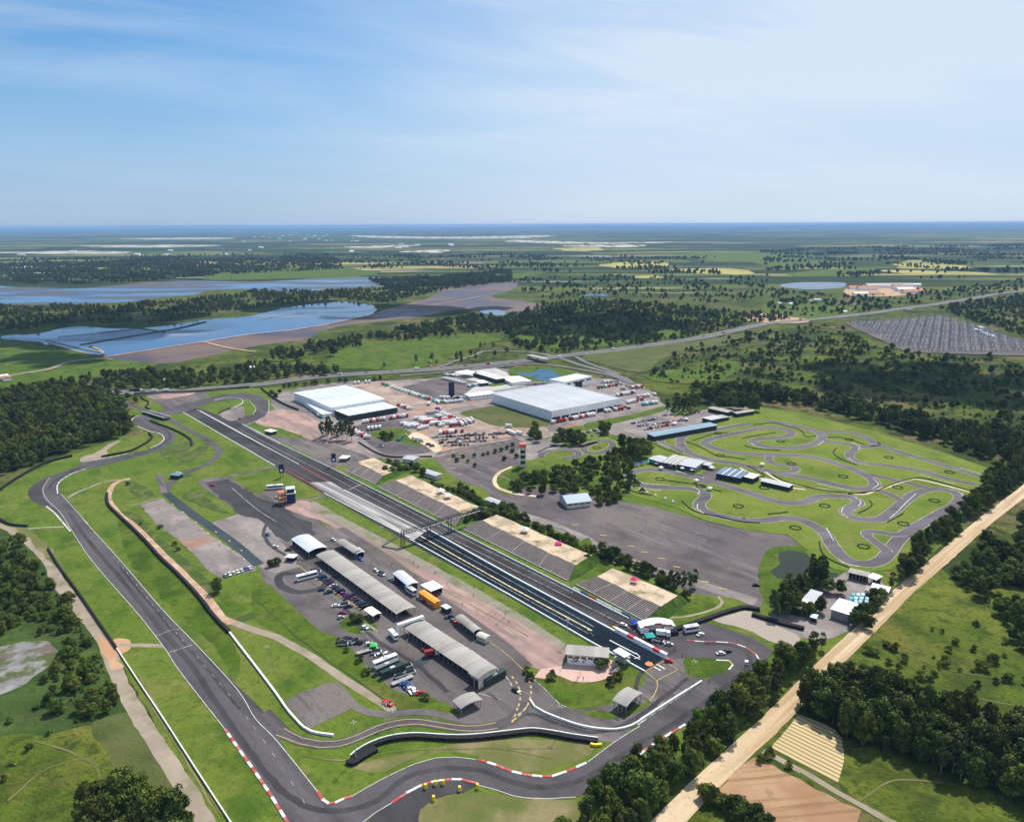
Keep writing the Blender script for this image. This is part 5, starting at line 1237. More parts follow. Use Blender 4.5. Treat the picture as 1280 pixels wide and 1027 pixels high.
tent(794, 782, 'blue', 'dark blue tent beside the nearest spectator bank', 4.5); tent(812, 799, 'teal', 'teal tent among the people at the end of the return lane', 4.5); tent(467, 811, 'green', 'bright green tent in the lower paddock row of cars', 3.4)
for x, y, c, lb in ((796, 583, 'blue', 'leftmost blue tent in front of the kart garages'), (803, 581.5, 'blue', 'second blue tent in front of the kart garages'), (811, 579.5, 'teal', 'first teal tent in front of the kart garages'), (816, 580, 'teal', 'second teal tent in front of the kart garages'),
                 (821, 582, 'white', 'white tent right of the teal tents by the kart garages'), (827, 583, 'red', 'red tent in front of the kart garages'), (826, 587, 'white', 'white tent just below the red kart tent'), (833, 584, 'blue', 'blue tent right of the red kart tent'),
                 (838, 584.5, 'white', 'white tent below the striped kart garage roof'), (853, 588, 'white', 'white tent left of the blue kart tent near the wide garage'), (860, 588, 'blue', 'bright blue tent below the wide kart garage'), (865, 590, 'white', 'white tent right of the bright blue kart tent'),
                 (889, 587, 'white', 'large white tent beside the kart pavilion path'), (870, 603, 'white', 'white tent beside the lower kart straight'), (887, 613, 'white', 'white tent at the foot of the kart footpath'), (952.5, 582.5, 'white', 'small pale tent on the kart chicane lawn'),
                 (842.5, 531, 'white', 'large white tent in the kart car park'), (857.5, 526, 'white', 'smaller white tent in the kart car park')):
    tent(x, y, c, lb, 5.0 if 'large' in lb else 3.6)
for mi_, (x, y) in enumerate(((789.5, 611), (799.5, 613.5), (809, 616.5), (819.5, 620), (831.5, 624), (841.5, 628))):
    m = MB(); c = G(x, y); m.box(-.9, .9, -.7, .7, 0, 1.1); m.profile([(-.9, 1.1), (.9, 1.1), (0, 1.9)], -.7, .7)
    o = m.build('marker_block', W_WHITE); o.location = c; tag(o, 'small white gabled block outside the near kart hairpin, %s from the left' % ('first', 'second', 'third', 'fourth', 'fifth', 'last')[mi_], 'marker', 'white marker blocks outside the near kart hairpin')

for x, y, lb in ((532, 985, 'leftmost'), (544, 981, 'second from the left'), (554, 980, 'third from the left'), (542, 1000, 'nearest the camera'), (574.5, 988, 'fourth from the left'), (597, 985, 'rightmost')):
    m = MB(); m.profile([(-.6, 0), (.6, 0), (.45, 2.0), (-.45, 2.0)], -.5, .5); o = m.build('yellow_cushion', YB); o.location = G(x, y); tag(o, 'upright yellow cushion block on the inner run-off by the bottom bend, ' + lb, 'barrier', 'yellow cushion blocks by the bottom bend')

# ---- electricity substation: rows of steel portals
def portal_proto():
    t = empty('substation_portal')
    for x in (-7, 7):
        m = MB()
        for dx, dy in ((-.5, -.5), (.5, -.5), (.5, .5), (-.5, .5)): m.cyl((x + dx, dy, 0), (x + dx * .3, dy * .3, 13), .14, n=4)
        for k in range(4): m.cyl((x - .45, -.45, k * 3.2), (x + .4, -.4, k * 3.2 + 3.2), .1, n=4)
        m.build('column', STEEL, t)
    m = MB(); m.cyl((-7, 0, 11.5), (7, 0, 11.5), .25, n=4); m.cyl((-7, 0, 12.6), (7, 0, 12.6), .2, n=4)
    for k in range(7): m.cyl((-7 + 2 * k, 0, 11.5), (-6 + 2 * k, 0, 12.6), .12, n=4)
    m.build('crossbeam', STEEL, t)
    for x in (-4, 0, 4): m = MB(); m.box(x - .8, x + .8, 2, 4.2, 0, 3.2); m.cyl((x, 3, 3.2), (x, 3, 5.6), .25, n=6); m.build('transformer', W_WHITE if x else W_GREY, t)
    return t
pp = portal_proto(); first = True; poly_ = W("1062,404 1110,402 1177,397 1212,407 1250,419 1285,432 1285,443 1202,441 1138,439 1112,429"); ex, ey = min(p.x for p in poly_), min(p.y for p in poly_); EX, EY = max(p.x for p in poly_), max(p.y for p in poly_)
def ins(p, poly):
    c = False; j = len(poly) - 1
    for i in range(len(poly)):
        a, b = poly[i], poly[j]
        if (a.y > p[1]) != (b.y > p[1]) and p[0] < (b.x - a.x) * (p[1] - a.y) / (b.y - a.y) + a.x: c = not c
        j = i
    return c
yy = ey; k_ = 0
while yy < EY:
    xx = ex
    while xx < EX:
        if ins((xx, yy), poly_):
            o = pp if first else copy_tree(pp); first = False; k_ += 1
            o.location = (xx + random.uniform(-1.5, 1.5), yy, 0); o.scale.z = random.uniform(.6, 1.15); tag(o, 'grey steel portal of the distant electricity substation', 'power equipment', 'steel portals of the substation')
        xx += 17
    yy += 30
for i, (x, y) in enumerate(((1218, 411), (1226, 415), (1234, 418), (1222, 408))):
    shed('control_house', 'white roofed control house at the right edge of the substation, %s' % ('farthest but one', 'third', 'nearest', 'farthest')[i], (x, y), (x + 8, y + 2), (x - 2, y - 1.2), 5, 'gable', 1, RF_WHITE, W_WHITE, 'efb', 0, cat='building')
OR_ = plain('terracotta_roof', (.45, .17, .07), .8, var=.25, vs=.1)
def plainhouse(x, y, L, w, h, rm, label, group, rot=0.0, cat='building'):
    t = empty('distant_building', G(x, y), rot); m = MB(); m.box(-L/2, L/2, -w/2, w/2, 0, h); m.build('walls', W_WHITE, t)
    m = MB(); m.profile([(-w/2 - .4, h + .01), (w/2 + .4, h + .01), (0, h + w * .18)], -L/2 - .4, L/2 + .4, M=Matrix.Rotation(R(90), 4, 'Z')); m.build('roof', rm, t); return tag(t, label, cat, group)
for i, (x, y, L, w, h, r_) in enumerate(((1110, 359.5, 150, 30, 9, RF_GREY), (1083, 362.5, 60, 25, 8, OR_), (1066, 361.5, 30, 20, 8, OR_), (1130, 364, 50, 25, 8, RF_WHITE), (1140, 367, 60, 25, 8, OR_), (1075, 369, 40, 18, 6, RF_WHITE), (1090, 368.5, 45, 18, 6, OR_), (1145, 358, 25, 18, 7, RF_WHITE), (1121, 361.5, 30, 15, 14, OR_))):
    plainhouse(x, y, L, w, h, r_, 'building of the distant works beyond the highway, %s from the left' % ('sixth', 'third', 'first', 'eighth', 'ninth', 'second', 'fifth', 'last', 'seventh')[i], 'buildings of the distant works', .05)
rnd = random.Random(4)
for i in range(46):
    x = rnd.gauss(380, 60) if i < 30 else rnd.uniform(20, 640); y = rnd.uniform(293.5, 303) if i < 30 else rnd.uniform(304, 322)
    plainhouse(x, y, rnd.uniform(20, 60), rnd.uniform(15, 30), rnd.uniform(5, 11), RF_WHITE, 'tiny white building of the far-off town near the horizon', 'buildings of the far-off town', rnd.uniform(-.3, .3))
for i, (x, y) in enumerate(((8, 475), (3, 473), (313, 462), (222, 470), (975, 380.5), (988, 381), (1012, 377), (1022, 376), (1054, 391), (1062, 389), (1137, 0), (955, 396.5), (1003, 401))):
    if y: plainhouse(x, y, rnd.uniform(10, 18), 9, 4, RF_WHITE if i % 3 else OR_, 'small pale farmhouse in the open country, %s from the left of its kind' % ('second', 'first', 'fourth', 'third', 'sixth', 'seventh', 'ninth', 'tenth', 'eleventh', 'twelfth', '', 'fifth', 'eighth')[i], 'farmhouses beyond the highway', rnd.uniform(-1, 1), 'house')
# highway overpass
root = empty('overpass', G(668, 450)); off = root.location.copy(); tag(root, 'concrete overpass carrying the ramp across the highway', 'bridge')
a, b = G(661, 444, 5) - off, G(684, 449.5, 5) - off; m = MB(); sweep(m, [Vector((a.x, a.y, 0)), Vector((b.x, b.y, 0))], 11, 5, 6.2); m.build('deck', W_GREY, root)
for e in (a, a.lerp(b, .5), b): m = MB(); m.box(e.x - 1, e.x + 1, e.y - 5, e.y + 5, 0, 4.98); m.build('pier', W_GREY, root)

# ---- cumulus clouds drifting over the country beyond (their shadows lie on the far woods and fields)
CLOUD = plain('cloud_white', (.9, .9, .9), 1.0, spec=0)
def cloud(x, y, size, seed, label):
    rnd = random.Random(seed); g = G(x, y); alt = 1250.0; c = g + SUN_V * (alt / SUN_V.z); bm = bmesh.new()
    for k in range(16):
        q = Vector((rnd.gauss(0, .42) * size, rnd.gauss(0, .3) * size, rnd.uniform(0, .16) * size)); r_ = size * rnd.uniform(.14, .30)
        bmesh.ops.create_icosphere(bm, subdivisions=3, radius=r_, matrix=Matrix.Translation(q))
    for v in bm.verts:
        n_ = noise.noise_vector(v.co * (5 / size)) + .5 * noise.noise_vector(v.co * (14 / size)); v.co += n_ * size * .06
        if v.co.z < -size * .06: v.co.z = -size * .06 + (v.co.z + size * .06) * .15
    me = bpy.data.meshes.new('cloud'); bm.to_mesh(me); bm.free(); me.materials.append(CLOUD); me.polygons.foreach_set('use_smooth', [True] * len(me.polygons))
    o = bpy.data.objects.new('cloud', me); COL.objects.link(o); o.location = c
    return tag(o, label, kind='structure')
cloud(40, 408, 420, 1, 'cumulus cloud over the left woods'); cloud(470, 383, 300, 2, 'cumulus cloud over the lagoons'); cloud(1190, 470, 190, 3, 'cumulus cloud over the right scrub'); cloud(60, 448, 110, 4, 'small cumulus cloud over the left pasture'); cloud(760, 405, 230, 5, 'cumulus cloud over the middle forest')

# ---------------- trees and shrubs
def leaf_mat(name, dark, light, lo=.35, hi=.65):
    m, nt, b = newmat(name); L = nt.links
    b.inputs['Roughness'].default_value = .75; b.inputs['Specular IOR Level'].default_value = .2
    t = nt.nodes.new('ShaderNodeTexCoord'); n = nt.nodes.new('ShaderNodeTexNoise'); n.inputs['Scale'].default_value = .55; n.inputs['Detail'].default_value = 4
    L.new(t.outputs['Object'], n.inputs['Vector'])
    mr = nt.nodes.new('ShaderNodeMapRange'); mr.inputs['From Min'].default_value = lo; mr.inputs['From Max'].default_value = hi; L.new(n.outputs[0], mr.inputs['Value'])
    mx = nt.nodes.new('ShaderNodeMix'); mx.data_type = 'RGBA'; mx.inputs[6].default_value = lin(dark); mx.inputs[7].default_value = lin(light); L.new(mr.outputs[0], mx.inputs['Factor'])
    oi = nt.nodes.new('ShaderNodeObjectInfo'); hs_ = nt.nodes.new('ShaderNodeHueSaturation')
    r1 = nt.nodes.new('ShaderNodeMapRange'); r1.inputs['To Min'].default_value = .462; r1.inputs['To Max'].default_value = .525; L.new(oi.outputs['Random'], r1.inputs['Value']); L.new(r1.outputs[0], hs_.inputs['Hue'])
    ml = nt.nodes.new('ShaderNodeMath'); ml.operation = 'FRACT'; m2 = nt.nodes.new('ShaderNodeMath'); m2.operation = 'MULTIPLY'; m2.inputs[1].default_value = 17.31
    L.new(oi.outputs['Random'], m2.inputs[0]); L.new(m2.outputs[0], ml.inputs[0])
    r2 = nt.nodes.new('ShaderNodeMapRange'); r2.inputs['To Min'].default_value = .55; r2.inputs['To Max'].default_value = 1.6; L.new(ml.outputs[0], r2.inputs['Value']); L.new(r2.outputs[0], hs_.inputs['Value'])
    L.new(mx.outputs[2], hs_.inputs['Color']); L.new(hs_.outputs[0], b.inputs['Base Color'])
    return m
LEAF = leaf_mat('broad_leaves', (.034, .058, .008), (.105, .140, .018))
EUCL = leaf_mat('eucalyptus_leaves', (.036, .055, .014), (.100, .122, .030))
BUSHL = leaf_mat('shrub_leaves', (.050, .085, .010), (.145, .185, .022))
LEAFB = leaf_mat('bright_leaves', (.05, .09, .008), (.155, .215, .020))
BARK = plain('bark', (.14, .11, .085), .9, var=.4, vs=1.5)
PALEB = plain('pale_bark', (.22, .19, .16), .85, var=.3, vs=.8)

def crown_mesh(name, seed, h, r, base, clumps, per, leaf, shape='round', mat_=None):
    rnd = random.Random(seed); v = []; f = []
    for c in range(clumps):
        # clump centre inside the crown's envelope, biased outward
        t = rnd.random(); a = rnd.uniform(0, 6.283)
        if shape == 'round': env = math.sin(math.pi * (t * .86 + .1)) ** .6
        elif shape == 'tall': env = .45 + .55 * math.sin(math.pi * min(1, t * .95 + .05)) * (1 - .3 * t)
        else: env = math.sqrt(max(0, 1 - t * t))
        rr = r * env * (rnd.random() ** .45) * rnd.uniform(.7, 1.05)
        cx, cy, cz = rr * math.cos(a), rr * math.sin(a), base + (h - base) * t
        cr = r * rnd.uniform(.24, .42) * (.8 if shape == 'tall' else 1)
        for k in range(per):
            z = rnd.uniform(-.55, 1); b_ = rnd.uniform(0, 6.283); q = math.sqrt(1 - z * z)
            d = Vector((q * math.cos(b_), q * math.sin(b_), z * .8)); p = Vector((cx, cy, cz)) + d * cr * rnd.uniform(.65, 1.08)
            if p.z < .15: continue
            nrm = (d + Vector((rnd.uniform(-1, 1), rnd.uniform(-1, 1), rnd.uniform(-.6, 1))) * .75).normalized()
            u = nrm.orthogonal().normalized(); w = nrm.cross(u); an = rnd.uniform(0, 6.283)
            u, w = u * math.cos(an) + w * math.sin(an), w * math.cos(an) - u * math.sin(an)
            s = leaf * rnd.uniform(.6, 1.3); i = len(v)
            v += [tuple(p - u * s), tuple(p - w * s * .6 + nrm * s * .12), tuple(p + u * s), tuple(p + w * s * .6 + nrm * s * .12)]
            f.append((i, i + 1, i + 2, i + 3))
    me = bpy.data.meshes.new(name); me.from_pydata(v, [], f); me.materials.append(mat_); me.update(); return me

def trunk_mesh(name, seed, h, r, rad, mat_, fork=True):
    rnd = random.Random(seed); m = MB(); p = Vector((0, 0, -.2)); n = 5; pr = rad
    top = h * .8
    pts = [p]
    for i in range(n): pts.append(Vector((pts[-1].x + rnd.uniform(-.25, .25), pts[-1].y + rnd.uniform(-.25, .25), top * (i + 1) / n)))
    for i in range(n): m.cyl(pts[i], pts[i + 1], rad * (1 - i / n * .8), rad * (1 - (i + 1) / n * .8), n=7, caps=False)
    if fork:
        for k in range(6):
            i = rnd.randint(1, n - 1); a = rnd.uniform(0, 6.283); q = pts[i]
            e = q + Vector((math.cos(a) * r * .6, math.sin(a) * r * .6, h * rnd.uniform(.12, .25)))
            m.cyl(q, e, rad * .4, rad * .12, n=5, caps=False)
    me = m.mesh(name); me.materials.append(mat_); return me

def tree_kind(name, cat, variants):
    out = []
    for (cm, tm) in variants:
        t = empty(name)
        c = bpy.data.objects.new('crown', cm); COL.objects.link(c); c.parent = t
        if tm: k = bpy.data.objects.new('trunk', tm); COL.objects.link(k); k.parent = t
        out.append(t)
    return out
PROTO = {
 'broad': tree_kind('broadleaf_tree', 'tree', [(crown_mesh('crown_mesh', 11 + i, 10, 4.2, 2.2, 46, 62, .42, 'round', LEAF), trunk_mesh('trunk_mesh', i, 9, 3.5, .32, BARK)) for i in range(4)]),
 'euc': tree_kind('eucalyptus_tree', 'tree', [(crown_mesh('crown_mesh', 31 + i, 16, 3.6, 4.5, 44, 56, .42, 'tall', EUCL), trunk_mesh('trunk_mesh', 40 + i, 15, 3, .30, PALEB)) for i in range(4)]),
 'bush': tree_kind('shrub', 'shrub', [(crown_mesh('crown_mesh', 51 + i, 2.6, 1.9, .2, 14, 42, .28, 'dome', BUSHL), None) for i in range(3)]),
}
USED = {k: [False] * len(v) for k, v in PROTO.items()}
EUC_H, BROAD_H, BUSH_H = 16.0, 10.0, 2.6
BASE_H = {'euc': EUC_H, 'broad': BROAD_H, 'bush': BUSH_H}
PLAN = []    # (kind, x, y, height, width factor, label, group)

def inside(p, poly):
    c = False; j = len(poly) - 1
    for i in range(len(poly)):
        a, b = poly[i], poly[j]
        if (a.y > p[1]) != (b.y > p[1]) and p[0] < (b.x - a.x) * (p[1] - a.y) / (b.y - a.y) + a.x: c = not c
        j = i
    return c

def scatter(s, spacing, kinds, hr, label, group, seed=1, dens_=1.0, clump=0.0):
    """jittered planting over a surveyed patch of ground"""
    rnd = random.Random(seed); poly = W(s)
    x0, x1 = min(p.x for p in poly), max(p.x for p in poly); y0, y1 = min(p.y for p in poly), max(p.y for p in poly)
    y = y0; out = []
    while y < y1:
        x = x0
        while x < x1:
            q = (x + rnd.uniform(-.45, .45) * spacing, y + rnd.uniform(-.45, .45) * spacing)
            keep = rnd.random() < dens_
            if clump and noise.noise(Vector((q[0] / clump, q[1] / clump, seed))) < (rnd.random() - .5) * .16 + (.5 - dens_): keep = False
            elif clump: keep = True
            if keep and inside(q, poly):
                k = kinds[rnd.randrange(len(kinds))]
                h = rnd.uniform(*hr) * (1.0 if k != 'bush' else .35) * rnd.choice((.62, .8, .9, 1, 1, 1.08, 1.2))
                out.append((k, q[0], q[1], h, rnd.uniform(.75, 1.3), label, group))
            x += spacing
        y += spacing
    PLAN.extend(out)

def trees_at(s, kind, hr, label, group=None, seed=3):
    rnd = random.Random(seed)
    for x, y in P(s):
        g = G(x, y); PLAN.append((kind, g.x, g.y, rnd.uniform(*hr), rnd.uniform(.9, 1.25), label, group))

scatter("712,1060 735,1012 755,992 775,978 800,958 835,938 860,918 885,899 912,884 936,867 953,848 972,834 990,826 1012,812 1030,806 1032,812 1000,842 975,866 952,890 921,917 896,943 861,973 836,997 809,1027 780,1060", 5.0, ['broad', 'broad', 'euc'], (7.5, 11.5), 'dense dark tree in the row between the race track and the sandy road', 'trees between the race track and the sandy road', 1)
scatter("988,884 1010,872 1030,862 1055,853 1100,862 1160,888 1220,908 1300,925 1300,1008 1240,992 1180,968 1120,946 1070,932 1050,915 1035,903 1000,889", 4.7, ['broad', 'euc', 'broad'], (10, 15), 'tall dark tree of the wood at the lower right', 'trees of the lower right wood', 2)
scatter("1294,562 1284,590 1232,638 1178,682 1138,720 1110,742 1106,738 1125,706 1152,682 1190,652 1215,630 1236,600", 6.5, ['broad', 'euc', 'broad'], (10, 14), 'dark tree in the belt between the kart circuit and the sandy road', 'trees between the kart circuit and the sandy road', 3)
scatter("880,505 940,500 1000,506 1100,530 1180,556 1240,579 1300,570 1300,548 1200,540 1100,518 1000,497 940,490 890,492", 8.0, ['broad', 'euc'], (11, 15), 'dark tree in the long belt above the kart circuit', 'trees in the belt above the kart circuit', 4)
scatter("-30,508 30,490 60,482 110,492 140,500 158,512 152,527 168,541 150,546 120,555 85,566 45,580 15,590 -30,606", 7.5, ['broad', 'broad', 'euc'], (10, 14), 'dark tree of the wood outside the far left bends', 'trees of the wood outside the far left bends', 5)
scatter("-30,690 10,680 30,700 60,722 95,770 115,800 130,835 150,880 122,900 92,905 60,896 40,888 55,855 68,830 66,800 40,790 -30,795", 3.8, ['broad', 'bush', 'bush'], (3, 6.5), 'low dense plant of the thicket left of the dirt path', 'plants of the thicket left of the dirt path', 6, .72, 12)
scatter("-30,700 15,665 45,700 80,730 100,790 60,790 20,760 -30,790", 7, ['bush', 'bush', 'broad'], (5, 8), 'shrub in the thicket at the left picture edge', 'shrubs in the thicket at the left picture edge', 7, .6, 14)
scatter("96,1080 98,1022 118,1000 150,992 190,1000 225,1022 240,1080", 4.8, ['broad'], (9.5, 13), 'big dark tree of the clump at the lower left', 'trees of the lower left clump', 8)
scatter("1188,722 1198,706 1220,690 1256,662 1300,642 1330,640 1330,860 1290,850 1268,806 1246,776 1238,758 1205,738", 6.5, ['broad', 'bush', 'broad'], (6, 10), 'dark tree of the thicket right of the sandy road', 'trees of the thicket right of the sandy road', 9, .75, 22)
scatter("962,775 955,762 972,748 1000,735 1015,712 1035,712 1032,728 1010,746 985,775", 5.2, ['euc', 'broad'], (10, 14), 'tall dark tree between the pond and the lower yard', 'trees between the pond and the lower yard', 10)
trees_at("1002,768 1010,769 1090,752 1096,758 1100,750 1075,775 1082,772 1090,770 1068,782 1076,780 1050,742 1035,740 1085,786 1024,765", 'broad', (6, 9), 'tree among the roofs of the lower yard', 'trees among the roofs of the lower yard')
scatter("655,620 640,612 648,598 690,592 722,582 745,574 775,566 792,572 790,600 780,628 748,632 742,618 700,618", 6.4, ['broad'], (4.5, 8), 'round dark tree of the garden wood between car park and kart loop', 'trees of the garden wood', 11, .7)
trees_at("665,548 672,552 668,541 695,556 706,556 716,556 722,553 728,556 700,550 712,550 752,540 756,543 760,540 790,572 798,574 805,571 810,566 797,562 788,564 803,560 778,560", 'broad', (9, 13), 'round tree beside the small kart course', 'trees beside the small kart course')
trees_at("403,547 409,548 415,549 421,550 428,549 434,549 440,551 411,543 425,544", 'euc', (15, 20), 'tall dark eucalyptus in the clump below the left hall', 'eucalyptus in the clump below the left hall')
trees_at("481,548 485,550 489,549 479,546", 'broad', (6, 8), 'small round tree in the truck park lawn', 'trees on the truck park lawn')
trees_at("834,517 842,516 848,517 853,515 858,517 863,516 868,514 873,512 846,512 856,511 865,510", 'euc', (15, 21), 'tall eucalyptus above the kart car park', 'eucalyptus above the kart car park')
trees_at("898,510 905,511 912,510 920,512 927,512 936,514 945,514 902,505 915,505 925,505 940,506", 'broad', (12, 16), 'tall dark tree behind the kart entrance roofs', 'trees behind the kart entrance roofs')
for s, a in (("482,590 490,592 500,590 508,588 515,585 521,589 528,595 486,582 495,584", 5), ("540,608 546,611 552,613 560,614 567,616 574,619 580,622 586,624 592,626 598,632", 4), ("575,612 583,616 590,622 597,628 603,634", 5)):
    trees_at(s, 'broad', (a, a + 2.5), 'small round tree behind the far spectator banks', 'small trees behind the far spectator banks')
scatter("604,640 640,634 650,650 690,668 720,680 732,690 722,692 700,680 664,664 640,652 600,648 580,655 577,650", 4.6, ['broad'], (4.5, 6.5), 'bright green bushy tree in the hedge behind the spectator banks', 'hedge trees behind the spectator banks', 12)
scatter("724,690 737,688 760,690 780,696 800,712 830,722 845,740 838,742 815,728 795,716 775,706 757,700 738,700", 4.6, ['broad'], (5, 7), 'bright green bushy tree in the hedge behind the nearest spectator banks', 'hedge trees behind the nearest spectator banks', 13)
trees_at("838,735 846,738 854,739 862,736 868,733", 'euc', (10, 13), 'tall dark eucalyptus behind the nearest spectator bank', 'eucalyptus behind the nearest spectator bank')
trees_at("857,748 735,703", 'broad', (5, 6), 'round tree at the foot of the spectator bank hedge', 'round trees at the foot of the bank hedge')
trees_at("272,740", 'broad', (8.5, 8.6), 'lone round dark tree beside the orange dirt path')
trees_at("339,708 346,706 442,777 450,776", 'broad', (4, 5.5), 'small tree by the parked cars of the paddock', 'small trees of the paddock')
trees_at("712,826 717,827 722,828 727,828 732,828 747,830 752,831 757,832 750,835", 'broad', (3.5, 5), 'small dark tree in front of the control building', 'small trees in front of the control building')
trees_at("659,840 663,848 690,846 687,850 768,851 762,855 772,848", 'bush', (2.6, 3.6), 'dark shrub on the plaza lawn', 'shrubs on the plaza lawn')
trees_at("424,802 434,814 452,825 447,828 456,843 460,841 530,872 534,874 200,660 219,681 222,688 160,606 176,656", 'bush', (1.8, 3), 'dark shrub on the grass verge of the paddock', 'shrubs on the paddock verges')
trees_at("790,608 797,607 802,616 794,603", 'bush', (3, 4.4), 'yellow-green shrub outside the near kart hairpin', 'shrubs outside the near kart hairpin')
trees_at("12,902 62,917 36,937 15,955 5,975 75,890 57,852", 'bush', (1.8, 3.2), 'round shrub on the meadow at the left picture edge', 'shrubs on the left meadow')
trees_at("1186,814 1108,808 1118,812 1216,862 1222,858 1225,836 1240,828 1262,850 1085,815 1092,818 1130,826 1180,830", 'bush', (2.2, 4.5), 'round shrub on the right meadow', 'shrubs on the right meadow')
trees_at("884,1003 880,998 890,1001 903,1008 912,1014 920,1018 930,1022 938,1028 925,1030 950,1036 960,1040 945,1027", 'broad', (5, 7.5), 'round tree between the sandy road and the brown field', 'trees between the sandy road and the brown field')
trees_at("950,952 958,948 962,944 986,958", 'bush', (2.4, 3.6), 'shrub at the corner of the furrowed field', 'shrubs at the furrowed field')
trees_at("695,1045 702,1040 710,1043", 'broad', (5, 6.5), 'low tree at the bottom picture edge beside the track', 'low trees at the bottom picture edge')
trees_at("135,497 142,502 128,493 150,500 155,503 147,493 160,499 170,503", 'broad', (5, 8), 'tree beside the bridge approach', 'trees beside the bridge approach')
scatter("60,486 140,470 200,468 260,467 340,458 430,464 430,468 400,470 320,479 240,486 150,489 80,491", 11, ['broad', 'euc', 'broad'], (8, 13), 'tree in the belt along the highway', 'trees in the belt along the highway', 14, .8)
trees_at("355,485 362,484 370,483 382,482 390,481 395,481 410,479 425,478 432,478 468,476 475,475 340,494 350,492 345,498", 'broad', (5, 7), 'small round tree between highway and left hall', 'small trees between highway and left hall')
# far-off vegetation that reads as one mass
scatter("320,452 345,440 400,432 430,424 470,420 520,410 560,400 600,398 640,398 700,385 720,392 650,412 600,418 545,424 470,430 430,438 420,446 400,445 370,452 345,452", 11, ['broad', 'euc'], (8, 14), 'tree line of the pastures beyond the highway', None, 15, .62, 45)
scatter("420,466 470,455 530,455 560,440 600,425 640,430 640,448 590,455 560,458 500,462", 22, ['euc'], (9, 15), 'pasture trees', None, 16, .25)
scatter("620,400 680,380 760,376 850,384 930,392 1000,400 950,403 900,413 850,424 800,431 745,437 700,443 660,440 640,430", 11, ['broad', 'bush', 'broad'], (6, 11), 'forest', None, 17, .60, 45)
trees_at("567,571 579,572 593,571 604,569 610,568 619,566 627,564 634,561 640,565 641,557 594,583 571,577 585,578 646,572 630,575", 'broad', (2.6, 4), 'small young tree planted in the upper car park', 'young trees of the upper car park')
scatter("810,470 850,440 900,425 960,415 1040,405 1110,440 1180,446 1290,455 1310,560 1240,572 1180,548 1100,520 1000,494 930,490 880,492 850,482", 7.5, ['bush', 'bush', 'bush', 'bush', 'broad'], (5, 9.5), 'scrub', None, 18, .42, 30)
scatter("0,384 60,384 160,382 240,376 320,364 400,364 470,362 560,352 640,345 640,352 560,362 480,380 425,374 345,383 255,396 197,404 142,404 95,403 50,412 0,415", 14, ['broad', 'euc'], (7, 12), 'wetland wood', None, 19, .66, 70)
scatter("0,352 0,330 200,325 420,322 430,336 260,345 215,350 160,353 60,357", 16, ['broad'], (7, 12), 'far wood', None, 30, .48, 90)
scatter("460,350 560,345 640,338 640,352 560,358 490,362", 14, ['broad'], (7, 11), 'far wood', None, 31, .75, 90)
scatter("1030,420 1100,432 1200,446 1300,452 1300,500 1200,520 1100,500 1000,480 900,470 930,440", 9, ['bush', 'bush', 'broad'], (5, 9), 'scrub', None, 32, .35, 26)
scatter("640,350 760,345 900,350 960,345 960,372 900,380 800,372 720,378 660,372", 24, ['broad', 'bush'], (8, 13), 'far wood', None, 20, .5, 110)
scatter("960,362 1060,372 1180,360 1290,350 1300,362 1210,372 1120,385 1040,395 960,395", 18, ['broad', 'bush'], (7, 12), 'far wood', None, 21, .5, 70)
scatter("1170,386 1210,378 1300,366 1310,430 1270,418 1220,404", 11, ['broad', 'bush'], (6, 10), 'wood', None, 22, .7, 60)
scatter("1120,800 1180,760 1240,800 1290,860 1290,895 1200,872 1100,835", 9, ['bush'], (3, 7), 'meadow shrub', None, 33, .3, 25)
scatter("-10,940 60,925 110,915 110,1000 60,1027 -10,1027", 7, ['bush'], (2, 4.5), 'meadow shrub', None, 34, .3, 20)
scatter("1185,740 1215,735 1300,820 1300,900 1240,880 1150,840", 16, ['bush'], (5, 9), 'meadow shrub', None, 23, .3)
scatter("1100,830 1160,850 1230,885 1290,900 1290,912 1220,900 1150,872 1095,846", 6, ['bush'], (5, 9), 'wood edge shrub', None, 24, .6)
scatter("950,312 1300,305 1300,345 1150,350 960,345", 34, ['broad'], (10, 16), 'far belt', None, 25, .35, 260)
scatter("0,325 320,318 640,318 900,322 900,345 640,340 320,335 0,345", 34, ['broad'], (10, 16), 'far belt', None, 26, .35, 260)

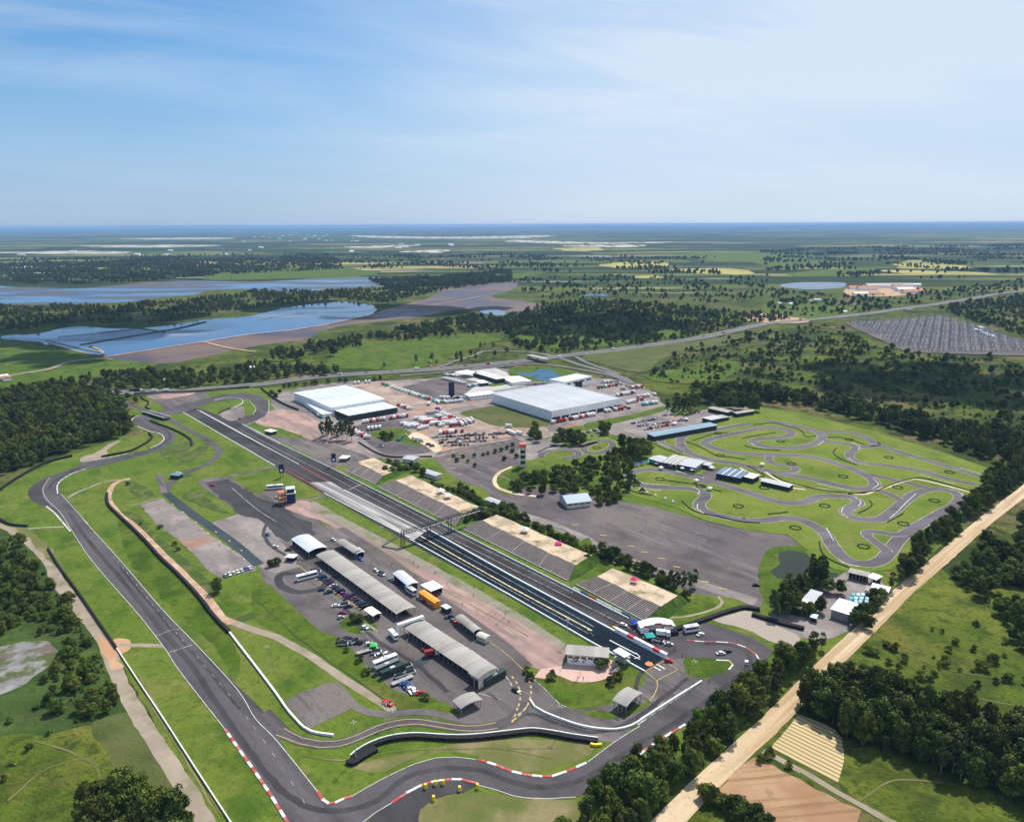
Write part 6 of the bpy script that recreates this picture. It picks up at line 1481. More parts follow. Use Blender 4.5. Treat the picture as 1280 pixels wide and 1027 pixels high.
# the 300 of each kind that show largest stand as individuals, the rest as one mass per kind
NMAX = {'broad': 300, 'euc': 300, 'bush': 300}
ordn = ['second', 'third', 'fourth', 'fifth', 'sixth', 'seventh', 'eighth', 'ninth', 'tenth', 'eleventh', 'twelfth']
CINV = cam.matrix_world.inverted()
def seen(x, y, h):
    v = CINV @ Vector((x, y, h))
    if v.z > -5: return 0
    px, py = 640 + FPX * v.x / -v.z, 513.5 - FPX * v.y / -v.z
    b_ = CINV @ Vector((x, y, 0)); pb = 513.5 - FPX * b_.y / -b_.z
    if px < -12 or px > 1292 or py > 1035: return 0
    return h / -v.z
REST = {'broad': [], 'euc': [], 'bush': []}
for kind in PROTO:
    L_all = sorted([(seen(p[1], p[2], p[3]), i, p) for i, p in enumerate(PLAN) if p[0] == kind], reverse=True)
    solo = [q for q in L_all if q[0] > 0 and q[2][6] or (q[0] > 0 and q[2][5].startswith('lone'))][:NMAX[kind]]
    ids = {q[1] for q in solo}
    for q in L_all:
        if q[1] not in ids and (q[2][1] ** 2 + q[2][2] ** 2) ** .5 > 20: REST[kind].append(q[2])
    rnd = random.Random(5)
    for n_, (sz, i, p) in enumerate(solo):
        vi = n_ % len(PROTO[kind])
        if not USED[kind][vi]: o = PROTO[kind][vi]; USED[kind][vi] = True
        else: o = copy_tree(PROTO[kind][vi])
        sc_ = p[3] / BASE_H[kind]
        o.location = (p[1], p[2], 0); o.rotation_euler.z = rnd.uniform(0, 6.28); w_ = .86 * sc_ ** .8 * p[4] if kind != 'bush' else sc_ * p[4]
        o.scale = (w_, w_ * rnd.uniform(.9, 1.1), sc_)
        if p[6] and any(w in p[6] for w in ('hedge', 'garden', 'small kart', 'thicket left', 'small trees behind')) and (n_ % 4 or 'garden' in p[6]):
            for ch in o.children:
                if ch.name.startswith('crown'): ch.material_slots[0].link = 'OBJECT'; ch.material_slots[0].material = LEAFB
        if p[6]: tag(o, p[5], 'shrub' if kind == 'bush' else 'tree', p[6])
        else: tag(o, p[5], 'tree')

def mass(name, label, cat, kind, pts):
    """one object: points with the crowns of that kind standing on them"""
    me = bpy.data.meshes.new(name); me.from_pydata([(p[1], p[2], 0) for p in pts], [], [])
    rnd = random.Random(9)
    me.attributes.new('size', 'FLOAT_VECTOR', 'POINT'); me.attributes.new('turn', 'FLOAT', 'POINT'); me.attributes.new('pick', 'INT', 'POINT')
    sz, tu, pk = [], [], []
    for p in pts:
        z = p[3] / BASE_H[kind]; w_ = z * p[4] if kind == 'bush' else z ** .7 * p[4]
        sz += [w_, w_, z]; tu.append(rnd.uniform(0, 6.28)); pk.append(rnd.randrange(3))
    me.attributes['size'].data.foreach_set('vector', sz); me.attributes['turn'].data.foreach_set('value', tu); me.attributes['pick'].data.foreach_set('value', pk)
    o = bpy.data.objects.new(name, me); COL.objects.link(o)
    ng = bpy.data.node_groups.new(name, 'GeometryNodeTree')
    ng.interface.new_socket('Geometry', in_out='INPUT', socket_type='NodeSocketGeometry'); ng.interface.new_socket('Geometry', in_out='OUTPUT', socket_type='NodeSocketGeometry')
    N, L = ng.nodes, ng.links
    gi, go = N.new('NodeGroupInput'), N.new('NodeGroupOutput')
    ip = N.new('GeometryNodeInstanceOnPoints'); L.new(gi.outputs[0], ip.inputs['Points'])
    jn = N.new('GeometryNodeJoinGeometry')
    for t in PROTO[kind][:3]:
        oi = N.new('GeometryNodeObjectInfo'); oi.transform_space = 'ORIGINAL'; oi.inputs['As Instance'].default_value = True
        oi.inputs['Object'].default_value = [c for c in t.children if c.name.startswith('crown')][0]; L.new(oi.outputs['Geometry'], jn.inputs[0])
    L.new(jn.outputs[0], ip.inputs['Instance']); ip.inputs['Pick Instance'].default_value = True
    def attr(nm, ty):
        a = N.new('GeometryNodeInputNamedAttribute'); a.data_type = ty; a.inputs['Name'].default_value = nm; return next(q for q in a.outputs if q.enabled and q.name == 'Attribute')
    L.new(attr('pick', 'INT'), ip.inputs['Instance Index']); L.new(attr('size', 'FLOAT_VECTOR'), ip.inputs['Scale'])
    cx = N.new('ShaderNodeCombineXYZ'); L.new(attr('turn', 'FLOAT'), cx.inputs[2]); L.new(cx.outputs[0], ip.inputs['Rotation'])
    L.new(ip.outputs[0], go.inputs[0])
    md = o.modifiers.new('plants', 'NODES'); md.node_group = ng
    return tag(o, label, cat, None, 'stuff')
mass('distant_woods', 'far-off dark broadleaf woods and tree belts beyond the circuit', 'woods', 'broad', REST['broad'])
mass('distant_eucalyptus', 'far-off tall eucalyptus woods beyond the highway', 'woods', 'euc', REST['euc'])
mass('distant_scrub', 'far-off low scrub on the open country', 'scrub', 'bush', REST['bush'])
print('TREES', {k: len(v) for k, v in REST.items()}, len(PLAN), len(bpy.data.objects))

# ---------------- vehicles
def paint(n, c): return plain(n + '_car_paint', c, .3, .0, .5)
PAINT = {'white': paint('white', (.78, .78, .78)), 'silver': paint('silver', (.45, .46, .47)), 'grey': paint('grey', (.16, .17, .18)), 'black': paint('black', (.015, .015, .018)),
         'red': paint('red', (.50, .02, .02)), 'dark red': paint('dark_red', (.20, .015, .02)), 'blue': paint('blue', (.03, .10, .35)), 'dark blue': paint('dark_blue', (.015, .03, .10)),
         'green': paint('green', (.03, .38, .16)), 'teal': paint('teal', (.05, .42, .42)), 'purple': paint('purple', (.25, .03, .30)), 'orange': paint('orange', (.75, .2, .02)),
         'yellow': paint('yellow', (.75, .48, .02)), 'brown': paint('rusty_brown', (.16, .09, .06)), 'dark green': paint('dark_green', (.012, .04, .035)), 'pink': paint('pink', (.6, .12, .3))}
RUB = plain('tyre_rubber', (.02, .02, .02), .9)
def wheels(root, xs, y, r=.33):
    for x in xs:
        for s in (-y, y):
            m = MB(); m.cyl((x, s - .11, r), (x, s + .11, r), r, n=8); m.build('wheel', RUB, root)
def car_proto(name, prof, cab, w, xs):
    t = empty(name); m = MB()
    m.profile([(x, z) for x, z in prof], -w / 2, w / 2); o = m.build('body', PAINT['white'], t)
    g = MB(); k = len(cab); n0 = 0
    for y, ins in ((-w / 2 * .97, 0), (w / 2 * .97, 0)): pass
    lo = cab[0][1]; hi = max(z for x, z in cab)
    for x, z in cab:
        f = .97 if z < lo + .05 else .80
        for s in (-1, 1): g.v.append((x, s * w / 2 * f, z))
    for i in range(k - 1): g.face((2*i, 2*i+1, 2*i+3, 2*i+2))
    g.face(tuple(range(0, 2*k, 2))); g.face(tuple(range(2*k - 1, 0, -2)))
    g.build('windows', GLASS, t)
    r = MB(); top = [p for p in cab if p[1] > hi - .05]; x0, x1 = min(p[0] for p in top), max(p[0] for p in top)
    r.box(x0 - .05, x1 + .05, -w * .40, w * .40, hi + .005, hi + .06); r.build('roof', PAINT['white'], t)
    wheels(t, xs, w / 2 - .1)
    return t
CARP = {
 'hatchback': car_proto('hatchback_car', [(-1.95, .3), (1.95, .3), (1.98, .62), (1.1, .88), (-1.85, .92), (-1.98, .6)], [(1.05, .88), (.45, 1.4), (-1.3, 1.42), (-1.82, .92)], 1.7, (-1.25, 1.25)),
 'sedan': car_proto('sedan_car', [(-2.2, .3), (2.2, .3), (2.22, .6), (1.2, .84), (-1.5, .88), (-2.2, .84)], [(1.05, .84), (.4, 1.36), (-1.0, 1.38), (-1.6, .88)], 1.75, (-1.35, 1.35)),
 'van': car_proto('van', [(-2.5, .35), (2.5, .35), (2.5, .95), (2.1, 1.2), (-2.5, 1.25)], [(2.1, 1.2), (1.6, 1.95), (-2.4, 2.0), (-2.5, 1.25)], 1.9, (-1.6, 1.6)),
 'pickup': car_proto('pickup_truck', [(-2.6, .45), (2.6, .45), (2.6, .85), (1.5, 1.05), (-.7, 1.05), (-.7, .85), (-2.5, .85), (-2.5, 1.05), (-2.6, 1.05)], [(1.4, 1.05), (.9, 1.65), (-.4, 1.68), (-.7, 1.05)], 1.85, (-1.6, 1.6)),
}
def truck_proto(name, L, cabw=2.4):
    t = empty(name)
    m = MB(); m.profile([(L/2 - 2.2, .6), (L/2, .6), (L/2, 2.0), (L/2 - .35, 3.0), (L/2 - 2.2, 3.1)], -cabw/2, cabw/2); m.build('cab', PAINT['white'], t)
    m = MB(); m.box(L/2 - .9, L/2 + .02, -cabw/2 * .88, cabw/2 * .88, 1.75, 2.55); m.build('windscreen', GLASS, t)
    m = MB(); m.box(-L/2, L/2 - 2.6, -1.2, 1.2, 1.0, 3.3); m.build('cargo_box', PAINT['white'], t)
    m = MB(); m.box(-L/2 + .2, L/2 - .3, -.6, .6, .55, .98); m.build('chassis', DSTEEL, t)
    wheels(t, (-L/2 + 1.2, -L/2 + 2.5, L/2 - 1.3), 1.05, .5)
    return t
def bus_proto(name, L):
    t = empty(name); m = MB(); m.profile([(-L/2, .4), (L/2, .4), (L/2 + .1, 1.4), (L/2 - .3, 3.4), (-L/2, 3.4)], -1.28, 1.28); m.build('body', PAINT['white'], t)
    for s in (-1, 1):
        m = MB(); m.box(-L/2 + .5, L/2 - .6, s * 1.30 - .03, s * 1.30 + .03, 1.7, 2.8); m.build('window_band', GLASS, t)
    m = MB(); m.box(L/2 - .12, L/2 + .13, -1.1, 1.1, 1.5, 2.9); m.build('windscreen', GLASS, t)
    m = MB(); m.box(-1.2, 1.2, -.8, .8, 3.41, 3.62); m.build('roof_unit', PAINT['silver'], t)
    wheels(t, (-L/2 + 2.2, L/2 - 2.2), 1.1, .5)
    return t
TRK = {'lorry': truck_proto('lorry', 7.2), 'trailer_truck': truck_proto('articulated_lorry', 15.0), 'bus': bus_proto('coach', 12.5), 'minibus': bus_proto('minibus', 8.0)}
def flat_proto():
    t = empty('flatbed_trailer'); m = MB(); m.box(-5.5, 5.5, -1.2, 1.2, .9, 1.15); m.build('bed', W_GREY, t)
    wheels(t, (-4.5, -3.2, 4.2), 1.0, .45); return t
TRK['flatbed'] = flat_proto()
CARP.update(TRK)
VUSED = set()
def veh(kind, x, y, rot, color, label, group=None, cat=None, pt=None):
    if kind not in VUSED: o = CARP[kind]; VUSED.add(kind)
    else: o = copy_tree(CARP[kind])
    o.location = pt if pt is not None else G(x, y); o.location.z = .0 + ZL[0] * .6
    o.rotation_euler.z = rot
    for c in o.children:
        if c.name.split('.')[0] in ('body', 'roof', 'cargo_box') or (c.name.split('.')[0] == 'cab' and kind == 'trailer_truck' and False):
            c.material_slots[0].link = 'OBJECT'; c.material_slots[0].material = PAINT[color]
    tag(o, label, cat or {'hatchback': 'car', 'sedan': 'car', 'van': 'van', 'pickup': 'pickup truck', 'lorry': 'truck', 'trailer_truck': 'truck', 'bus': 'bus', 'minibus': 'bus', 'flatbed': 'trailer'}[kind], group)
    return o
ORD = ['first', 'second', 'third', 'fourth', 'fifth', 'sixth', 'seventh', 'eighth', 'ninth', 'tenth', 'eleventh', 'twelfth', 'thirteenth', 'fourteenth', 'fifteenth', 'sixteenth', 'seventeenth', 'eighteenth', 'nineteenth', 'twentieth']
def row(a, b, n, kinds, colors, turn, where, group, seed=1, skip=0.0, jit=.06, fromw='from the left'):
    """vehicles side by side along a surveyed line; turn = angle between the line and each vehicle"""
    rnd = random.Random(seed); A_, B_ = G(*a), G(*b); d = B_ - A_; base = math.atan2(d.y, d.x); k = 0
    for i in range(n):
        if rnd.random() < skip: continue
        t = i / max(1, n - 1); p = A_.lerp(B_, t); kd = kinds[rnd.randrange(len(kinds))]; c = colors[rnd.randrange(len(colors))]
        o_ = ORD[k] if k < 20 else 'a far'
        word = {'hatchback': 'car', 'sedan': 'car', 'van': 'van', 'pickup': 'pickup', 'lorry': 'truck', 'trailer_truck': 'long truck', 'bus': 'coach', 'minibus': 'minibus', 'flatbed': 'trailer'}[kd]
        veh(kd, 0, 0, base + R(turn) + (math.pi if rnd.random() < .25 and kd in ('hatchback', 'sedan') else 0) + rnd.uniform(-jit, jit), c, '%s %s, %s in %s' % (c, word, o_, where), group, pt=p)
        k += 1
H, SD, V_, PK = 'hatchback', 'sedan', 'van', 'pickup'
CITY = ['white', 'white', 'silver', 'grey', 'black', 'white', 'red', 'dark blue']
def nm(label, rows_): return [(r_, label) for r_ in rows_]
# paddock
row((401, 721), (436, 748), 12, [H, SD, V_, H], ['white', 'dark blue', 'silver', 'white', 'blue', 'black', 'dark green', 'purple'], 78, 'the row along the yellow paddock line', 'cars parked along the yellow paddock line', 2, fromw='from the top')
row((440, 746), (457, 760), 6, [H, SD, V_], ['black', 'dark blue', 'white', 'dark blue', 'brown'], 80, 'the row above the round lawn island', 'cars above the round lawn island', 3, fromw='from the top')
row((282, 720), (312, 710.5), 7, [H, SD], ['white', 'blue', 'white', 'silver'], 85, 'the row at the end of the gravel lot', 'cars at the end of the gravel lot', 4)
row((431, 801), (452, 804), 6, [H, SD, V_], ['white', 'black', 'white', 'silver'], 70, 'the cluster at the lower paddock edge', 'cars at the lower paddock edge', 5)
row((429, 806), (435, 806), 1, [V_], ['silver'], 0, 'the short row on the lower paddock verge', 'cars on the lower paddock verge', 5)
row((461, 806), (474, 820), 5, [H, SD, V_], ['white', 'dark blue', 'black', 'white'], 70, 'the slanted row beside the green tent', 'cars beside the green tent', 6, fromw='from the top')
row((475, 823), (482, 819), 3, [V_, H], ['white', 'white', 'silver'], 20, 'the white cluster above the coaches', 'vehicles above the coaches', 7)
row((505, 855), (519, 867), 6, [H, SD], ['white', 'blue', 'white', 'dark blue'], 75, 'the last row beside the paddock lawn', 'cars in the last row beside the paddock lawn', 8, fromw='from the top')
row((489, 725.5), (504, 734.5), 5, [H, SD], ['silver', 'dark blue', 'teal', 'blue'], 8, 'the line beside the blue-grey yard shed', 'cars beside the blue-grey yard shed', 9)
for k_, x, y, a, c, lb in ((SD, 526, 867, .5, 'red', 'red car at the lower end of the last paddock row'), (H, 532, 813, .4, 'red', 'red car in front of the lower long garage'), (SD, 420, 758, .2, 'white', 'white car alone on the paddock asphalt'),
        (SD, 428, 767, .2, 'dark red', 'dark red car left of the round lawn island'), (H, 426, 772.5, .4, 'silver', 'silver car just below the dark red car'), (SD, 436, 759, .35, 'black', 'black car above the round lawn island'), (V_, 431, 757, .4, 'white', 'white van beside the black car above the lawn island'),
        (V_, 393, 714.5, .3, 'white', 'white van at the upper end of the yellow paddock line'), (V_, 396, 716, .3, 'white', 'second white van at the upper end of the yellow line'), (H, 402, 738, .5, 'dark blue', 'dark blue car standing apart on the paddock, upper one'), (PK, 411, 741, .5, 'dark blue', 'dark blue pickup standing apart on the paddock'),
        (H, 456, 785.5, -.4, 'white', 'white car parked on the round lawn island'), (H, 417, 675.5, -.6, 'white', 'white car beside the farthest yard shed'), (H, 451, 700, -.7, 'blue', 'blue car on the service road above the long garage'), (H, 470, 714, -.7, 'white', 'white car on the service road, upper of two'),
        (V_, 477, 718.5, -.7, 'white', 'white van on the service road, lower of two'), (H, 524, 749, -.7, 'silver', 'silver car between the white minibus and the red car'), (H, 531, 753, -.7, 'red', 'bright red car beside the orange trailer'), (H, 537, 755, -.6, 'white', 'white car at the lower end of the orange trailer'),
        (SD, 544, 745, .6, 'dark red', 'dark red car behind the orange trailer'), (PK, 562, 772, .3, 'dark blue', 'dark blue pickup at the end of the nearest yard shed'), (H, 567, 777, -.6, 'grey', 'grey car at the end of the nearest yard shed'), (H, 570, 780, -.6, 'red', 'red car at the end of the nearest yard shed'),
        (H, 335, 669, -.7, 'blue', 'blue car at the upper left of the paddock'), (H, 344, 684, .1, 'white', 'white car on the empty upper paddock'), (SD, 361, 688, .1, 'black', 'black car near the white tent of the upper paddock'), (PK, 485, 880, -.6, 'red', 'red and white pickup on the dirt lane'),
        (H, 266, 607, .2, 'red', 'red car on the dark skid pad'), (H, 300, 524, .1, 'red', 'red car on the run-off of the far hairpin'), (H, 769, 787, -.7, 'yellow', 'yellow car on the return lane'), (H, 779, 782, -.4, 'white', 'white car just above the yellow car on the return lane'),
        (V_, 824, 802, -.5, 'white', 'white van in the crowd at the end of the return lane'), (SD, 836, 806, -.1, 'silver', 'silver car below the hospitality stand'), (V_, 842, 793, .2, 'black', 'black van right of the hospitality stand'), (SD, 875.5, 794, .6, 'white', 'white car right of the white truck on the run-off'),
        (SD, 901, 817.5, .2, 'white', 'white car above the corner lawn'), (SD, 909, 815, .3, 'black', 'black car above the corner lawn'), (H, 933, 829, 1.2, 'white', 'small white car on the far right bend'), (H, 836, 827, -.2, 'red', 'red car at the end of the tall white boards'),
        (V_, 767, 838, .9, 'white', 'white van beside the white stair platform'), (SD, 945, 732, -.1, 'black', 'black car alone at the right edge of the big car park'), (SD, 645, 864, -.7, 'black', 'black car in the pit lane bend'), (H, 223, 592, .4, 'white', 'white car beside the blue-roofed gatehouse'),
        (H, 347, 623, .2, 'silver', 'silver car at the foot of the orange stair tower'), (V_, 476, 558, 0, 'white', 'white van alone in the truck park')):
    veh(k_, x, y, a, c, lb)
for k_, x, y, a, c, lb in (('bus', 384, 723, R(34), 'white', 'white topped coach across the upper end of the yellow line'), ('bus', 482, 830, R(38), 'white', 'white and dark coach, upper of the two in the lower paddock'), ('bus', 491, 842, R(40), 'dark green', 'dark green coach in the lower paddock'),
        ('bus', 484, 837, R(40), 'grey', 'dark grey coach squeezed between the white and green coaches'), ('bus', 618, 851, R(44), 'dark green', 'dark green coach at the end of the lower long garage'), ('bus', 344, 611, R(12), 'white', 'white coach beside the orange stair tower'),
        ('minibus', 514, 741.5, R(-50), 'white', 'white minibus on the service road beside the orange trailer'), ('lorry', 492, 797, R(-55), 'white', 'white recovery truck near the gantry frame'), ('van', 509, 834, R(35), 'white', 'white van right of the green coach, upper one'),
        ('van', 513, 842, R(30), 'white', 'white van right of the green coach, lower one'), ('flatbed', 503, 852, R(38), 'grey', 'long empty trailer below the coaches'), ('van', 500, 846, R(36), 'white', 'white van between green coach and empty trailer'),
        ('flatbed', 459, 815, R(30), 'grey', 'empty flat trailer beside the green tent'), ('lorry', 540, 819.5, R(20), 'dark red', 'dark red crane truck on the wet asphalt patch'), ('minibus', 864, 789, R(15), 'white', 'white truck alone on the far right run-off'),
        ('lorry', 829, 795, R(-12), 'white', 'white truck below the hospitality stand'), ('trailer_truck', 1137, 388, R(10), 'white', 'white truck on the distant highway'), ('lorry', 636, 534, 0, 'white', 'white box truck at the edge of the grass lot'),
        ('trailer_truck', 639, 542.5, R(-55), 'white', 'long white trailer at the right end of the wreck yard'), ('lorry', 649, 543, R(-40), 'white', 'white truck at the right end of the wreck yard'), ('trailer_truck', 170, 489.5, R(5), 'black', 'dark truck on the highway left of the circuit'),
        ('lorry', 548, 512.5, R(20), 'purple', 'purple and white truck on the yard road'), ('trailer_truck', 540, 517, R(30), 'silver', 'silver trailer truck on the yard road'), ('trailer_truck', 702, 527, R(40), 'red', 'red and white trailer at the corner of the big hall')):
    veh(k_, x, y, a, c, lb)
# expo grounds: rows of lorries
RW = ['white', 'red', 'white', 'white', 'white', 'dark red']
g_ = 'trucks on the expo grounds'
for a, b, n, kd, cl, tn, wh, sd in (
    ((480, 481), (513, 492), 9, ['lorry'], ['white', 'white', 'pink', 'white', 'green'], 88, 'the upper long row beside the red earth yard', 21), ((514, 492.5), (547, 503), 11, ['lorry'], ['white', 'green', 'white', 'red', 'teal'], 88, 'the lower half of the row beside the navy tower', 22),
    ((444, 479.5), (462, 478), 5, ['lorry'], ['white', 'white', 'dark blue'], 80, 'the short row behind the left hall', 23), ((455, 528.5), (509, 520.5), 14, ['lorry'], ['white', 'white', 'silver', 'red'], 70, 'the row in front of the left hall', 24),
    ((442, 540), (459, 548), 5, ['lorry'], RW, 60, 'the row beside the eucalyptus clump', 25), ((461, 537), (475, 535.5), 4, ['lorry'], ['white'], 80, 'the row above the truck park lawn', 26),
    ((504, 531), (529, 536), 7, ['trailer_truck', 'lorry'], RW, 80, 'the left red and white block', 27), ((526, 524), (552, 533), 9, ['trailer_truck', 'lorry'], RW, 80, 'the upper red and white block', 28), ((548, 521), (570, 533), 9, ['trailer_truck', 'lorry'], RW, 80, 'the middle red and white block', 29),
    ((554, 518), (576, 528), 7, ['lorry'], RW, 80, 'the rear red and white block', 30), ((572, 532), (590, 526), 5, ['trailer_truck'], ['white', 'white', 'silver'], 60, 'the white block beside the grass lot', 31), ((547, 542.5), (578, 539.5), 9, ['lorry'], ['red', 'white', 'white', 'dark red'], 70, 'the red and white row above the wreck yard', 32),
    ((556, 474), (580, 480), 7, ['lorry'], ['white', 'brown', 'white', 'silver'], 75, 'the row behind the navy tower', 33), ((586, 483.5), (600, 481), 5, ['lorry'], ['white', 'teal', 'white'], 80, 'the row right of the navy tower', 34),
    ((552, 498), (585, 499), 9, ['lorry', 'van'], ['white', 'silver', 'white', 'black'], 75, 'the row at the foot of the navy tower', 35), ((560, 504), (576, 502), 4, ['lorry'], ['white'], 10, 'the line below the navy tower', 36),
    ((692, 529), (706, 526), 3, ['lorry'], ['white', 'red'], 15, 'the line at the near corner of the big hall', 37), ((713, 524.5), (742, 519), 9, ['lorry'], RW, 75, 'the red and white row in front of the big hall', 38), ((757, 515), (777, 511.5), 6, ['lorry'], ['white', 'blue', 'white', 'red'], 75, 'the row at the right corner of the big hall', 39),
    ((748, 485), (770, 482), 6, ['lorry', 'van'], ['white', 'red', 'green', 'black'], 70, 'the uppermost row right of the big hall', 40), ((772, 495), (792, 491), 7, ['lorry'], ['white', 'white', 'dark red', 'teal'], 70, 'the second row right of the big hall', 41),
    ((557, 469.5), (575, 472), 6, ['lorry', 'van'], ['white', 'silver', 'red', 'black'], 75, 'the topmost row behind the navy tower', 44), ((536, 506), (556, 503), 6, ['lorry'], ['white', 'green', 'white', 'silver'], 70, 'the row left of the low office', 45),
    ((752, 479), (772, 477), 6, ['lorry', 'van'], ['white', 'red', 'white', 'silver'], 70, 'the row at the office building corner', 46), ((776, 487), (802, 484), 8, ['lorry', 'van'], ['white', 'white', 'red', 'silver'], 70, 'the row above the second row by the big hall', 47),
    ((798, 497), (818, 494), 6, ['lorry'], ['white', 'white', 'silver'], 70, 'the rightmost upper row by the big hall', 48), ((384, 513), (404, 522), 7, ['van', 'lorry'], ['white', 'blue', 'white', 'teal'], 60, 'the cluster at the left annex', 49),
    ((500, 508), (512, 512), 4, ['lorry'], ['white', 'red', 'white'], 60, 'the group right of the front annex', 50), ((518, 549), (540, 558), 6, ['van', 'lorry'], ['white', 'silver', 'brown'], 60, 'the row left of the wreck yard', 62),
    ((785, 504), (802, 500), 6, ['lorry'], ['white', 'red', 'white'], 70, 'the third row right of the big hall', 42), ((800, 507), (820, 504), 6, ['lorry'], ['white', 'teal', 'white'], 70, 'the last row right of the big hall', 43)):
    row(a, b, n, kd, cl, tn, wh, 'trucks in ' + wh, sd, .08, .12)
for a, b, n, cl, wh, sd in (((735, 541), (750, 537), 5, ['white', 'silver', 'red', 'white'], 'the upper row among the trees near the big hall', 51), ((732, 546), (752, 544), 6, ['white', 'blue', 'dark blue', 'silver'], 'the lower row among the trees near the big hall', 52),
    ((790, 529.5), (822, 524), 12, CITY, 'the top row of the kart car park', 53), ((798, 533), (858, 525), 19, CITY, 'the middle row of the kart car park', 54), ((803, 538), (834, 532), 10, ['red', 'red', 'white', 'dark red', 'silver'], 'the front row of the kart car park', 55),
    ((770, 479), (796, 486), 9, CITY, 'the slanted row on the road bend by the big hall', 56), ((655, 482), (690, 479), 11, CITY, 'the row behind the big hall', 57), ((612, 496), (640, 489), 7, CITY, 'the row behind the low office', 58),
    ((776, 508), (786, 511), 3, ['grey', 'black'], 'the row at the right wall of the big hall', 59), ((498, 551), (507, 544), 4, ['teal', 'white', 'blue'], 'the turquoise cluster on the truck park lawn', 60), ((840, 513), (880, 516), 8, CITY, 'the row under the eucalyptus', 61)):
    row(a, b, n, [H, SD, V_], cl, 80, wh, 'cars in ' + wh, sd, .1, .15)
for i, (y, x0, x1) in enumerate(((543.5, 585, 633), (547, 541, 630), (550.5, 545, 622), (554, 552, 606), (557.5, 556, 590))):
    row((x0, y), (x1, y - (x1 - x0) * .05), int((x1 - x0) / 4.1), [H, SD, PK, V_], ['brown', 'grey', 'silver', 'black', 'dark red', 'grey', 'white'], 60, 'the %s row of the wreck yard' % ORD[i], 'vehicles in the %s row of the wreck yard' % ORD[i], 70 + i, .12, .9)
row((150, 491.5), (208, 489), 5, [H, V_, 'lorry'], ['white', 'black', 'silver'], 0, 'the traffic on the highway left of the circuit', 'highway traffic left of the circuit', 81, 0, .02)
row((425, 469), (640, 454), 8, [H, 'lorry', V_], ['white', 'black', 'silver', 'red'], 0, 'the traffic on the highway above the expo', 'highway traffic above the expo', 82, .1, .02)
row((700, 447), (905, 417), 8, [H, 'lorry', V_], ['white', 'white', 'silver', 'red'], 0, 'the traffic on the highway right of the overpass', 'highway traffic right of the overpass', 83, .1, .02)
row((205, 476), (232, 476), 6, ['lorry'], ['white'], 80, 'the white cluster under the highway trees', 'trucks under the highway trees', 84, .1, .3)

# ---------------- people (one continuous body each; too small in the photo for faces)
def person_mesh(name, pose):
    v = [(0, 0, .95), (0, 0, 1.2), (0, 0, 1.42), (0, 0, 1.52), (0, 0, 1.68), (.1, 0, .9), (.12, pose * .12, .48), (.13, pose * .22, .04), (-.1, 0, .9), (-.12, -pose * .05, .48), (-.13, -pose * .22, .04),
         (.19, 0, 1.40), (.25, -pose * .08, 1.12), (.26, pose * .1, .88), (-.19, 0, 1.40), (-.25, pose * .08, 1.12), (-.26, -pose * .05, .88), (.13, pose * .22 + .12, .03), (-.13, -pose * .22 + .12, .03)]
    e = [(0, 1), (1, 2), (2, 3), (3, 4), (0, 5), (5, 6), (6, 7), (0, 8), (8, 9), (9, 10), (2, 11), (11, 12), (12, 13), (2, 14), (14, 15), (15, 16), (7, 17), (10, 18)]
    rad = [.15, .14, .15, .06, .11, .1, .07, .05, .1, .07, .05, .07, .05, .035, .07, .05, .035, .035, .035]
    me = bpy.data.meshes.new(name); me.from_pydata(v, e, []); o = bpy.data.objects.new(name, me); COL.objects.link(o)
    md = o.modifiers.new('skin', 'SKIN')
    for i, r_ in enumerate(rad): me.skin_vertices[0].data[i].radius = (r_, r_ * .8)
    me.skin_vertices[0].data[0].use_root = True
    dg = bpy.context.evaluated_depsgraph_get(); out = bpy.data.meshes.new_from_object(o.evaluated_get(dg)); bpy.data.objects.remove(o)
    return out
PM = [person_mesh('person_mesh', p) for p in (.3, 1.0)]
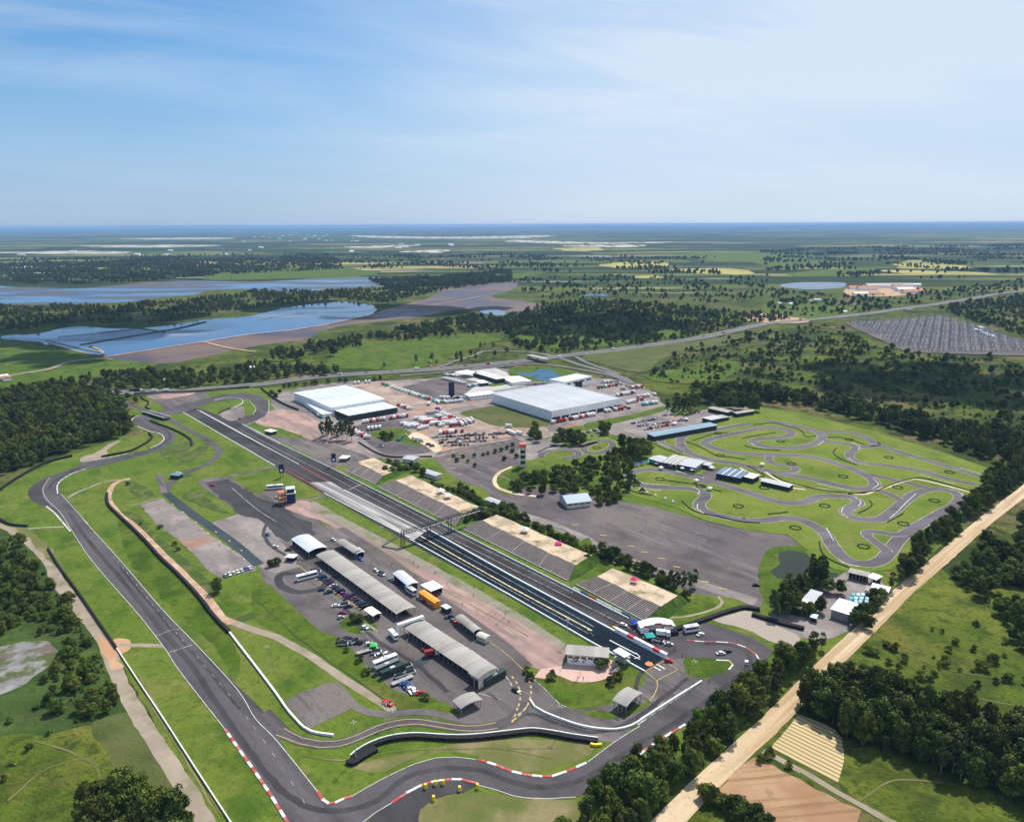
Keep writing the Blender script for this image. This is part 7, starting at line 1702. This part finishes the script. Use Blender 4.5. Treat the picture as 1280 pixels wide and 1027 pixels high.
CL = [('dark', plain('dark_clothes', (.02, .02, .03), .9)), ('red', plain('red_clothes', (.4, .03, .03), .9)), ('white', plain('white_clothes', (.6, .6, .6), .9)), ('blue', plain('blue_clothes', (.03, .07, .25), .9))]
for m_ in PM: m_.materials.append(CL[0][1])
def people(pts, where, seed):
    rnd = random.Random(seed)
    for i, (x, y) in enumerate(P(pts)):
        cn_, cm = CL[rnd.choice((0, 0, 0, 1, 2, 3))]; o = bpy.data.objects.new('person', rnd.choice(PM)); COL.objects.link(o)
        o.location = G(x, y); o.location.z = ZL[0] * .6; o.rotation_euler.z = rnd.uniform(0, 6.28); o.material_slots[0].link = 'OBJECT'; o.material_slots[0].material = cm
        tag(o, 'person in %s clothes, %s from the left %s' % (cn_, ORD[i] if i < 20 else 'farther', where), 'person', 'people ' + where)
people("465,703 490,706 517,705 523,710 518,722 544,717 559,731 562,734 593,734 549,758 553,762 559,766 566,767 573,766 565,758 578,756 592,745 610,753 620,767 636,778", 'on the pink yard', 1)
people("758,772 763,776 768,779 784,789 787,791 791,793 795,790 800,796 804,799 806,803 810,805 815,803 818,806 822,798 826,805 831,802 843,812 853,820 861,841 886,853", 'around the head of the drag lanes', 2)
people("508,799 511,796 514,795 517,797 513,802 509,803 543,823 536,792 500,813 581,809 437,728 487,764 432,697 722,849 729,850 700,848", 'in the paddock', 3)
people("700,752 708,757 672,735 648,742 690,752 735,769 742,781 655,716 678,727 625,740", 'on the drag strip', 4)

# ---------------- air: one closed box of even, thin haze round camera, ground and hills
hm = bpy.data.materials.new('haze'); hm.use_nodes = True
hn = hm.node_tree.nodes; hn.clear()
ho = hn.new('ShaderNodeOutputMaterial'); hv = hn.new('ShaderNodeVolumePrincipled')
hv.inputs['Color'].default_value = (.34, .60, 1.0, 1)
hv.inputs['Density'].default_value = 0.00004
hv.inputs['Anisotropy'].default_value = 0.0
hm.node_tree.links.new(hv.outputs[0], ho.inputs['Volume'])
mb = MB(); mb.box(-61000, 61000, -1500, 63000, -1.0, 216.0)
tag(mb.build('haze', hm), kind='stuff')
